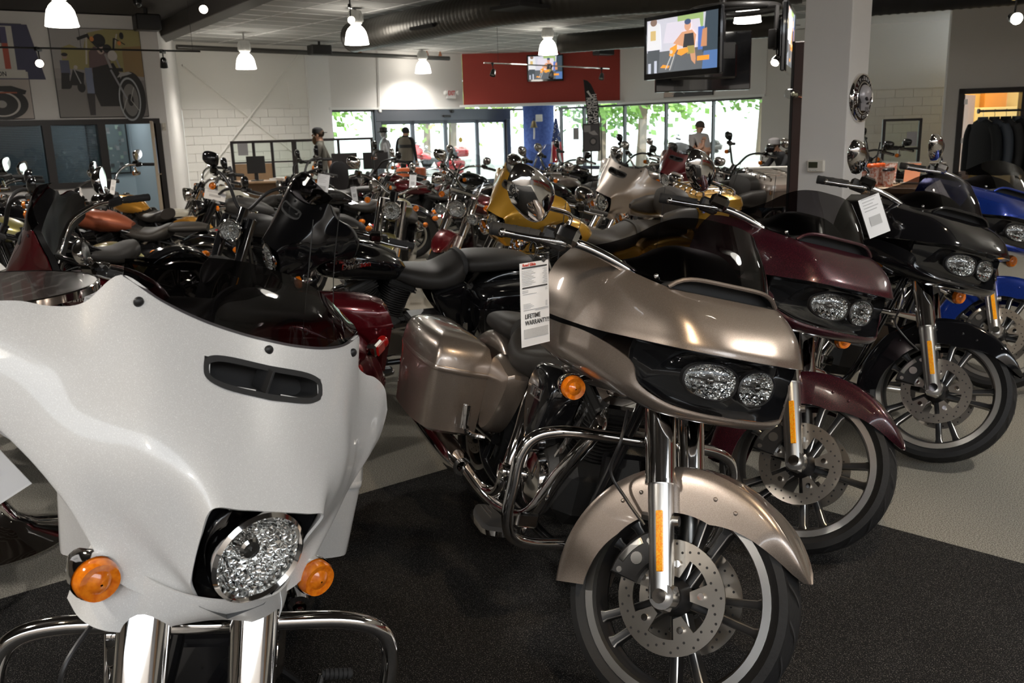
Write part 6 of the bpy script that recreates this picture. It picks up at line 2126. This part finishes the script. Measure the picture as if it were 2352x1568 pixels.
outl = [at_b(*p_) for p_ in ((1340, 183), (1349, 185), (1357, 193), (1364, 207), (1370, 225), (1374, 250), (1377, 285), (1380, 345), (1353, 345), (1350, 300), (1346, 240))]
obj('banner_cloth', MB().rings([[(u, -.006, v) for u, v in outl[::-1]], [(u, .006, v) for u, v in outl[::-1]]]), mat('banner_black', (.018, .018, .019), .7), bn)
obj('banner_pole', MB().tube([(.22, .02, .0), (.26, .02, 1.0), (.235, .02, 1.7), (.13, .02, 2.2), (-.08, .02, 2.45)], .010, 8, 6).lathe([(.25, 0), (.25, .03), (.04, .06)], (.22, .02, 0), n=20), BLACK, bn)
ivory = mat('banner_white', (.82, .80, .78), .7)
for i, (tx_, x, y, sz) in enumerate((('HARLEY-DAVIDSON', 1367, 266, .125), ('RIDING ACADEMY', 1355, 272, .13))):
    u, v = at_b(x, y)
    obj('lettering', text_mesh(tx_, sz, .001, 'CENTER', .003, 0, .72), ivory, bn, basis((u, -.009, v), (.06, 0, -1), (1, 0, .06)))
u, v = at_b(1354, 214)
obj('banner_emblem', MB().rings([[(u + a, -.009, v + b) for a, b in ((-.06, .03), (-.02, .05), (.0, .01), (.05, -.06), (.06, -.10), (.01, -.06), (-.02, -.02))], [(u + a, -.007, v + b) for a, b in ((-.06, .03), (-.02, .05), (.0, .01), (.05, -.06), (.06, -.10), (.01, -.06), (-.02, -.02))]]), ivory, bn)
p0 = px_at(1358, 316, 16.8)
ps = thing('poster_stand', 'dark motorcycle picture in a black stand below the feather banner', 'poster stand', (p0[0], p0[1], 0))
obj('stand_board', MB().box((0, 0, p0[2]), (.32, .03, .50), None, .004), FRAME, ps)
obj('stand_leg', MB().cyl((0, .02, 0), (0, .02, p0[2] - .2), .015, n=8).lathe([(.2, 0), (.2, .02), (.03, .04)], (0, .02, 0), n=20), FRAME, ps)
picture(ps, .28, .46, [((.06, .055, .055), rect(0, 0, 1, 1)), ((.25, .24, .23), rect(.02, .72, .45, .98)), ((.02, .02, .02), disc(.62, .35, .25, .16)), ((.20, .18, .17), disc(.62, .35, .16, .10)), ((.30, .28, .27), [(.3, .7), (.7, .78), (.95, .6), (.6, .6)])], basis((0, -.0165, p0[2]), (1, 0, 0), (0, 0, 1)))
tag(obj('window_leaflet', MB().box(px_at(1323, 307, 25.6), (.16, .01, .32)), mat('grey_leaflet', (.36, .35, .36), .6)), 'grey leaflet stuck on the glass beside the banner', 'leaflet')

# ================================================================ price tags
PAPER = mat('tag_paper', (.88, .88, .88), .55)
FILM = clear_pane('tag_film', (.985, .985, .99), .08)
BAR = mat('tag_ink', (.05, .05, .05), .6)
GREYB = mat('tag_grey', (.42, .42, .42), .7, noise=(900, (.62, .62, .62), .1))
REDI = mat('tag_red_ink', (.60, .08, .05), .6)
def tag_sheet(label, top, ex_, ey_, w_, h_, detail=False, name='price_tag', group=None):
    """sheet hanging below its top centre; ex_ right, ey_ up"""
    t = thing(name, label, 'price tag', mtx=basis(top, ex_, ey_), group=group)
    obj('sheet', MB().box((0, -h_ / 2 - .012, 0), (w_ * .92, h_ - .016, .0012)), PAPER, t)
    obj('film', MB().box((0, -h_ / 2, 0), (w_, h_, .0026)), FILM, t)
    obj('tie', MB().tube([(0, -.01, 0), (.01, .012, .008), (.0, .035, .0), (-.01, .015, -.008), (0, -.01, 0)], .0012, 6, 3), BLACK, t)
    def strip(nm, u0, u1, v, th, m):
        obj(nm, MB().box(((u0 + u1) / 2 * w_, -v * h_, .0018), ((u1 - u0) * w_, th, .0006)), m, t)
    if not detail:
        for k in range(5):
            strip('print_line', -.34, .30 - .1 * (k % 3), .12 + k * .07, .004, GREYB)
        strip('print_block', -.25, .25, .66, h_ * .22, GREYB)
        return t
    strip('print_bar', -.40, .40, .135, .004, BAR)
    strip('print_bar', -.40, .40, .355, .004, BAR)
    for k in range(10):
        v = .165 + k * .0175
        strip('print_line', -.40, -.10 + .06 * ((k * 7) % 3), v, .0017, GREYB)
        strip('print_line', .26 + .03 * ((k * 5) % 3), .40, v, .0017, GREYB)
    for k in range(2):
        strip('print_line', -.40, -.22, .385 + k * .018, .0017, GREYB)
        strip('print_line', .34, .40, .385 + k * .018, .0017, GREYB)
    strip('print_line', -.38, .05, .425, .0017, GREYB)
    for k in range(4):
        strip('print_line', -.38, -.15 + .05 * (k % 3), .535 + k * .016, .0016, GREYB)
        strip('print_line', .34, .40, .535 + k * .016, .0016, GREYB)
    strip('print_line', -.38, .42, .605, .0007, BAR)
    strip('print_line', .0, .42, .618, .0016, GREYB)
    strip('print_block', -.38, .40, .87, h_ * .105, GREYB)
    obj('lettering', text_mesh('Road Glide', .011, .0004, 'LEFT', .0003), REDI, t, Matrix.Translation((-.38 * w_, -.105 * h_, .0018)))
    obj('lettering', text_mesh('LIFETIME\nWARRANTY!!', .0185, .0004, 'LEFT', .0002, 0, .82), BAR, t, Matrix.Translation((-.34 * w_, -.715 * h_, .0018)))
    obj('tag_logo', MB().add([(.30 * w_ + a, -.075 * h_ + b, .0020) for a, b in ((-.010, 0), (0, -.007), (.010, 0), (0, .007))], [(0, 1, 2, 3)]).add([(.30 * w_ + a, -.075 * h_ + b, .0024) for a, b in ((-.006, 0), (0, -.004), (.006, 0), (0, .004))], [(0, 1, 2, 3)]), BAR, t)
    return t
a_, b_ = px_at(1226, 578, 2.22), px_at(1238, 802, 2.17)
tag_sheet('long laminated price sheet hanging from the silver motorcycle brake lever', tuple(a_), (.75, .66, 0), (0, 0, 1), .118, .252, True)
for lb, (x, y, Y), w_, h_, tilt in (('white sheet under the dark cherry motorcycle screen', (1992, 435, 3.95), .11, .20, -.35), ('white sheet leaning on the black motorcycle dash', (2138, 412, 5.0), .11, .15, -.6),
        ('white tag on the gold motorcycle bar', (1167, 372, 7.4), .09, .22, .05), ('white tag hanging left of the champagne fairing', (1308, 382, 8.6), .09, .24, -.15), ('white tag behind the sliding door aisle bikes', (970, 356, 11.4), .10, .20, .1),
        ('white tag on the cream tank motorcycle', (632, 384, 11.5), .14, .24, -.25), ('white tag with red lower half by the bearded man', (745, 396, 10.8), .15, .28, .2), ('pale tag on the long bar by the office door', (437, 398, 10.0), .24, .12, .25),
        ('slim tag on the bars by the office window', (262, 408, 8.3), .05, .16, .25), ('curled sheet on the black left hand motorcycle', (122, 490, 6.4), .09, .24, .2), ('curled sheet beside the dark red motorcycle bar', (262, 545, 5.0), .07, .24, .3),
        ('small tag on the chrome headlamp motorcycle', (822, 475, 8.0), .06, .16, -.1), ('checked tag on the bar near the feather banner', (1392, 330, 14.0), .18, .18, .35)):
    q = px_at(x, y, Y)
    tag_sheet(lb, tuple(q), (1, .1, -tilt), (tilt, .05, 1), w_, h_, group='small price tags')
q = np.array([-1.05, 1.50, 1.13])
tag_sheet('laminated sheet hanging at the white motorcycle right grip', tuple(q), (.9, -.3, .55), (-.55, -.1, .95), .16, .22)

# tie every sheet to the nearest bar, lever or grip
from mathutils.bvhtree import BVHTree
bpy.context.view_layer.update()
_V, _F = [], []
for o in bpy.data.objects:
    if o.type == 'MESH' and o.name.split('.')[0] in ('lever', 'hand_grip', 'handlebar', 'mirror_stem'):
        n0 = len(_V)
        _V += [o.matrix_world @ v.co for v in o.data.vertices]
        _F += [[n0 + i for i in p_.vertices] for p_ in o.data.polygons]
_T = BVHTree.FromPolygons(_V, _F)
_C = Vector((0, 0, CAM_H))
for o in [o for o in bpy.data.objects if o.name.startswith('price_tag')]:
    p = o.matrix_world.translation.copy()
    ks = [1.0] if 'white motorcycle right grip' in o['label'] else np.linspace(.86, 1.16, 61)
    k = min(ks, key=lambda v: _T.find_nearest(_C + (p - _C) * v)[3])
    q = _C + (p - _C) * k
    l = _T.find_nearest(q)[0]
    if (l - q).length > .12:              # bring the sheet to hang just below its bar
        q = l + Vector((0, 0, -.06))
    d = (_C - q).normalized()
    far_ = any(w_ in o['label'] for w_ in ('dark cherry', 'black motorcycle dash', 'gold motorcycle bar', 'cream tank', 'long bar'))
    q = q + Vector((d.x, d.y, 0)) * (.20 if far_ else .055)   # clear of the bar, towards the aisle
    m = o.matrix_basis.copy()
    m.translation = q
    o.matrix_basis = m
    e = m.inverted() @ l
    obj('cord', MB().tube([(0, -.01, 0), tuple(Vector((0, -.01, 0)).lerp(e, .5) + Vector((0, .004, .006))), tuple(e)], .0012, 6, 4), BLACK, o)

# ================================================================ people
SKIN = mat('skin', (.50, .28, .19), .55)
def skin_body(verts, edges, radii, mats, pick, name='body'):
    me = bpy.data.meshes.new(name)
    me.from_pydata(verts, edges, [])
    o = bpy.data.objects.new(name, me)
    col.objects.link(o)
    o.modifiers.new('skin', 'SKIN')
    if not me.skin_vertices:
        bpy.context.view_layer.objects.active = o
        bpy.ops.mesh.customdata_skin_add()
    for i, r in enumerate(radii):
        r = r if hasattr(r, '__len__') else (r, r)
        me.skin_vertices[0].data[i].radius = r
    me.skin_vertices[0].data[0].use_root = True
    ss = o.modifiers.new('sub', 'SUBSURF')
    ss.levels = ss.render_levels = 2
    dg = bpy.context.evaluated_depsgraph_get()
    m2 = bpy.data.meshes.new_from_object(o.evaluated_get(dg))
    bpy.data.objects.remove(o)
    m2.materials.clear()
    for p in m2.polygons:
        p.use_smooth = True
        p.material_index = pick(p.center)
    return m2
def person(label, loc, rz, pose, shirt, trousers, extra, scale=1., girth=1.):
    """pose: dict of joints, facing +x"""
    J = dict(pelvis=(0, 0, .95), belly=(.02, 0, 1.08), chest=(0, 0, 1.30), neck=(0, 0, 1.49), head=(.03, 0, 1.60), top=(.02, 0, 1.70),
             ls=(0, .19, 1.42), le=(-.02, .25, 1.14), lw=(.06, .25, .90), lh=(.09, .25, .82), lk=(.02, .10, .50), la=(-.03, .10, .08), lt=(.12, .11, .04), lhip=(0, .10, .90))
    for k in list(J):
        if k[0] == 'l':
            J['r' + k[1:]] = (J[k][0], -J[k][1], J[k][2])
    J.update(pose)
    order = ['pelvis', 'belly', 'chest', 'neck', 'head', 'top', 'ls', 'le', 'lw', 'lh', 'rs', 're', 'rw', 'rh', 'lhip', 'lk', 'la', 'lt', 'rhip', 'rk', 'ra', 'rt']
    E_ = [('pelvis', 'belly'), ('belly', 'chest'), ('chest', 'neck'), ('neck', 'head'), ('head', 'top')]
    for s in 'lr':
        E_ += [('chest', s + 's'), (s + 's', s + 'e'), (s + 'e', s + 'w'), (s + 'w', s + 'h'), ('pelvis', s + 'hip'), (s + 'hip', s + 'k'), (s + 'k', s + 'a'), (s + 'a', s + 't')]
    g = girth
    rad = dict(pelvis=(.13 * g, .15 * g), belly=(.125 * g, .155 * g), chest=(.125 * (1 + (g - 1) * .45), .17 * (1 + (g - 1) * .3)), neck=.058, head=.088, top=.055)
    for s in 'lr':
        rad.update({s + 's': .068, s + 'e': .048, s + 'w': .034, s + 'h': .036, s + 'hip': .09, s + 'k': .062, s + 'a': .045, s + 't': .04})
    idx = {k: i for i, k in enumerate(order)}
    zn = J['neck'][2] + .02
    zp = J['pelvis'][2] + .02
    hands = [np.array(J['lh']), np.array(J['rh'])]
    elb = [np.array(J['le']), np.array(J['re'])]
    short = extra.get('short', False)
    def pick(c):
        c = np.array(c)
        if c[2] > zn and np.linalg.norm(c - np.array(J['head'])) < .22:
            return 1
        for h, e, w_ in zip(hands, elb, (np.array(J['lw']), np.array(J['rw']))):
            if np.linalg.norm(c - h) < .075:
                return 1
            if short and min(np.linalg.norm(c - w_), np.linalg.norm(c - (w_ + e) / 2)) < .10:
                return 1
        hz = min(np.linalg.norm(c - np.array(J[k])) for k in ('lk', 'rk', 'la', 'ra', 'lt', 'rt', 'lhip', 'rhip'))
        ht = min(np.linalg.norm(c - np.array(J[k])) for k in ('belly', 'chest', 'le', 're', 'lw', 'rw'))
        return 2 if (c[2] < zp and hz < ht) else 0
    me = skin_body([J[k] for k in order], [(idx[a], idx[b]) for a, b in E_], [rad[k] for k in order], None, pick)
    t = thing('person', label, 'person', mtx=Matrix.Translation(loc) @ Matrix.Rotation(rz, 4, 'Z') @ Matrix.Scale(scale, 4))
    obj('body', me, [shirt, SKIN, trousers], t)
    h = np.array(J['head'])
    f = np.array(extra.get('look', (1, 0, 0)), float)
    f /= np.linalg.norm(f)
    sd = np.cross((0, 0, 1), f)
    up = np.array((0, 0, 1.))
    def hp(a, b, c):
        return h + f * a + sd * b + up * c
    fm = MB().ball(hp(.095, 0, .005), (.018, .016, .022), 10, 8)
    fm.ball(hp(0, .088, .005), (.02, .012, .03), 10, 8).ball(hp(0, -.088, .005), (.02, .012, .03), 10, 8)
    obj('nose_and_ears', fm, SKIN, t)
    obj('eye', MB().ball(hp(.082, .032, .03), .011, 8, 6), BLACK, t)
    obj('eye', MB().ball(hp(.082, -.032, .03), .011, 8, 6), BLACK, t)
    obj('mouth', MB().box(hp(.086, 0, -.04), (.012, .045, .010), None, .003), mat('lips', (.30, .12, .09), .6), t)
    hm = extra.get('hair')
    if hm:
        obj('hair', MB().ball(hp(-.022, 0, .045), (.100, .098, .092), 18, 12), hm, t)
    if extra.get('beard'):
        obj('beard', MB().ball(hp(.052, 0, -.085), (.060, .066, .085), 16, 12), extra['beard'], t)
    if extra.get('cap'):
        k = extra.get('brim', 1)
        bc = hp(.0, 0, .045)
        mb = MB().lathe([(.103, 0), (.104, .03), (.095, .075), (.06, .10), (.002, .108)], bc, (0, 0, 1), 20)
        bp = bc + f * k * .12 + up * .008
        mb.rings([[bp + f * .055 * math.cos(a) + sd * .075 * math.sin(a) + up * z for a in np.linspace(0, 2 * PI, 16, endpoint=False)] for z in (-.006, .006)])
        obj('cap', mb, extra['cap'], t)
    if extra.get('vest'):
        rr_ = []
        for z, kx, ky in ((.88, .155, .20), (1.05, .150, .195), (1.25, .150, .205), (1.40, .125, .20), (1.47, .08, .13)):
            rr_.append([(kx * math.cos(a) + .005, ky * math.sin(a), z) for a in np.linspace(0, 2 * PI, 24, endpoint=False)])
        obj('vest', MB().rings(rr_), extra['vest'], t)
        obj('vest_band', MB().lathe([(1., 1.21), (1., 1.29)], n=24).mesh('b') if False else MB().rings([[(.157 * math.cos(a) + .005, .212 * math.sin(a), z) for a in np.linspace(0, 2 * PI, 24, endpoint=False)] for z in (1.20, 1.28)]), BLACK, t)
    for nm, j in (('shoe', 'lt'), ('shoe', 'rt')):
        obj(nm, MB().ball((J[j][0] - .04, J[j][1], .045), (.13, .05, .05), 14, 8), BLACK, t)
    for s in 'lr':
        hh = np.array(J[s + 'h'])
        d = hh - np.array(J[s + 'w'])
        d = d / np.linalg.norm(d)
        sx = np.array(frame(d)[0])
        fg = MB()
        for k in range(4):
            b0 = hh + sx * (k - 1.5) * .017 + d * .012
            fg.tube([b0, b0 + d * .03, b0 + d * (.052 + .008 * (k in (1, 2))) + f * .012], .008, 6, 2)
        fg.tube([hh + sx * .03, hh + sx * .045 + d * .02, hh + sx * .045 + d * .045], .009, 6, 2)
        obj('fingers', fg, SKIN, t)
    return t
DENIM = mat('blue_denim', (.06, .08, .13), .8)
BLKC = mat('black_cloth', (.014, .014, .016), .8)
p = px_at(733, 300, 16.6)
walk = dict(le=(.06, .24, 1.15), lw=(.16, .22, .93), lh=(.19, .22, .85), re=(-.12, -.24, 1.16), rw=(-.14, -.25, .92), rh=(-.13, -.25, .84), lk=(-.02, .09, .50), la=(-.25, .09, .12), lt=(-.13, .1, .05), rk=(.14, -.09, .50), ra=(.16, -.09, .08), rt=(.30, -.1, .04))
person('bearded man walking in olive work shirt and dark backward cap', (p[0], p[1], 0), R(186), walk, mat('olive_shirt', (.085, .080, .065), .8), BLKC, dict(cap=BLKC, brim=-1, beard=mat('brown_beard', (.13, .075, .035), .9), hair=mat('brown_hair', (.06, .035, .02), .9), short=True), .975)
p = px_at(930, 300, 23.2)
person('person seen from behind in tan vest with black sleeves by the sliding doors', (p[0], p[1], 0), R(70), dict(head=(.06, 0, 1.58), top=(.06, 0, 1.68)), BLKC, BLKC, dict(hair=BLKC, vest=mat('tan_vest', (.20, .175, .14), .8)), 1.0)
p = px_at(1606, 300, 17.6)
person('heavy set man in grey tee and jeans holding his chin by the windows', (p[0], p[1], 0), R(-60), dict(re=(.10, -.28, 1.12), rw=(.22, -.10, 1.22), rh=(.17, -.03, 1.36), le=(.0, .28, 1.14), lw=(.16, .14, 1.10), lh=(.22, .08, 1.12)), mat('grey_tee', (.34, .32, .31), .8), DENIM, dict(hair=mat('dark_brown_hair', (.05, .035, .025), .8), short=True, look=(.9, -.4, -.2)), .94, 1.6)
p = px_at(1803, 330, 15.6)
crouch = dict(pelvis=(-.20, 0, .55), belly=(-.10, 0, .68), chest=(.05, 0, .88), neck=(.16, 0, 1.04), head=(.22, 0, 1.13), top=(.24, 0, 1.23), ls=(.06, .19, .98), rs=(.06, -.19, .98), le=(.20, .24, .80), re=(.20, -.24, .80), lw=(.40, .16, .78), rw=(.40, -.16, .78), lh=(.47, .14, .78), rh=(.47, -.14, .78),
              lhip=(-.18, .10, .52), rhip=(-.18, -.10, .52), lk=(.22, .14, .50), rk=(.22, -.14, .50), la=(.08, .12, .09), ra=(.08, -.12, .09), lt=(.24, .13, .04), rt=(.24, -.13, .04))
person('crouching man in black shirt and grey cap behind the low half wall', (p[0], p[1], 0), R(200), crouch, BLKC, BLKC, dict(cap=mat('grey_cap', (.22, .21, .21), .8), hair=mat('short_hair', (.08, .05, .035), .9), look=(.9, .1, -.4)), 1.02)
p = px_at(884, 325, 22.4)
SILV = mat('silver_jacket', (.36, .37, .39), .3, .6)
mq = thing('mannequin', 'silver mannequin torso wearing a metallic jacket and black brimmed hat', 'mannequin', (p[0], p[1], 0), R(200))
rr_ = []
for z, kx, ky in ((.72, .15, .20), (.95, .13, .17), (1.15, .14, .20), (1.30, .14, .23), (1.40, .10, .18), (1.45, .06, .07), (1.50, .055, .055)):
    rr_.append([(kx * math.cos(a), ky * math.sin(a), z) for a in np.linspace(0, 2 * PI, 24, endpoint=False)])
obj('torso', MB().rings(rr_), SILV, mq)
obj('head', MB().ball((.02, 0, 1.57), (.09, .075, .11), 18, 12), SILV, mq)
for s in (-1, 1):
    obj('sleeve', MB().tube([(0, s * .20, 1.34), (-.02, s * .27, 1.10), (.06, s * .25, .85)], .06, 12, 4, True, [.07, .06, .045]), SILV, mq)
obj('hat', MB().lathe([(.17, 1.60), (.175, 1.61), (.10, 1.625), (.098, 1.70), (.06, 1.725), (.002, 1.72)], (.02, 0, 0), n=24), BLACK, mq)
obj('stand', MB().cyl((0, 0, .02), (0, 0, .75), .02, n=10).lathe([(.18, 0), (.18, .02), (.03, .04)], n=20), CHROME, mq)

# MENS sign and shelves on the apparel side (seen mirrored in the office glass)
sg = thing('shop_sign', 'white lettered sign on the red band of the apparel wall', 'sign', mtx=basis((13.40, 4.2, 2.75), (0, -1, 0), (0, 0, 1)))
obj('lettering', text_mesh('MENS', .75, .03, 'CENTER', .01), mat('sign_letter_white', (.85, .85, .85), .5), sg)
for k in range(5):
    y0 = -1.5 + k * 2.8
    t = thing('clothing_shelf', ['red', 'blue', 'grey', 'orange', 'black'][k] + ' goods shelf along the apparel wall', 'shelf', (12.7, y0, 0), R(90))
    obj('shelf_frame', MB().box((0, -.25, .9), (2.0, .04, 1.8)).box((-1.0, 0, .9), (.04, .5, 1.8)).box((1.0, 0, .9), (.04, .5, 1.8)), TANW, t)
    for j in range(3):
        obj('shelf_board', MB().box((0, 0, .4 + j * .55), (2.0, .5, .03)), TANW, t)

# ================================================================ outside
LEAF = [mat('leaf_green', (.16, .30, .06), .6), mat('leaf_pale', (.30, .42, .12), .6), mat('leaf_deep', (.09, .20, .05), .6)]
BARK = mat('bark', (.16, .12, .09), .9, bump=(20, .6))
def tree(label, x, y, h, r, k, seed):
    rg = random.Random(seed)
    t = thing('tree', label, 'tree', (x, y, -.06), 0, 'trees across the road')
    obj('trunk', MB().tube([(0, 0, 0), (.1, 0, h * .3), (-.05, .05, h * .6), (.05, 0, h * .9)], .16, 10, 4, True, [.22, .16, .11, .04]), BARK, t)
    V, F = [], []
    for c in range(64):
        a, q = rg.uniform(0, 2 * PI), rg.uniform(.12, 1)
        rad = r * math.sqrt(rg.random()) * (1 - .35 * q)
        cx_, cy_, cz_ = rad * math.cos(a), rad * math.sin(a), h * (.12 + .88 * q)
        for j in range(70):
            d = Vector((rg.gauss(0, 1), rg.gauss(0, 1), rg.gauss(0, .8))) * (r * .20)
            n = Vector((rg.gauss(0, 1), rg.gauss(0, 1), rg.gauss(0, 1))).normalized()
            u = n.orthogonal().normalized() * rg.uniform(.08, .15)
            v = n.cross(u).normalized() * rg.uniform(.11, .21)
            p_ = Vector((cx_, cy_, cz_)) + d
            if p_.z < .1:
                continue
            i0 = len(V)
            V += [tuple(p_ + u), tuple(p_ + v), tuple(p_ - u), tuple(p_ - v)]
            F.append((i0, i0 + 1, i0 + 2, i0 + 3))
    me = bpy.data.meshes.new('foliage')
    me.from_pydata(V, [], F)
    obj('foliage', me, LEAF[k], t, kind='stuff')
k_ = 0
for x, y, h, r in ((-9.5, 38, 9, 3.2), (-2.5, 42, 11, 3.4), (4.8, 46, 10, 3.4), (5.6, 38.0, 10, 3.0), (15.0, 38, 9, 3.2), (24.5, 38, 9, 3.4), (13.2, 47.5, 13, 3.4), (23.4, 47.5, 13, 3.8), (34.5, 39, 9, 3.4), (-19.5, 38, 9, 3.4), (-4.4, 50.5, 13, 4.2), (33, 49, 10, 3.6)):
    tree(('broad pale', 'slim green', 'dense dark', 'tall bright')[k_ % 4] + ' leafy tree across the road, ' + ['behind the first glass panel', 'behind the sliding doors', 'behind the blue pillar', 'behind the second window pane', 'behind the third window pane', 'behind the last window pane', 'in the second row by the pillar', 'in the second row by the windows', 'beyond the window end wall', 'left of the entrance', 'in the second row by the doors', 'far beyond the window end'][k_], x, y, h, r, k_ % 3, 40 + k_)
    k_ += 1
at_lamp(UL, 'white touring motorcycle parked outside the right hand windows', (5.2, 28.6), R(200), R(8), R(10), P_WHITE, bagtrim=P_WHITE)
at_lamp(UL, 'red touring motorcycle parked outside the sliding doors', (-3.2, 29.5), R(200), R(8), R(10), mat('bright_red_paint', (.55, .02, .02), .2, .1, 1.), bagtrim=P_RED)
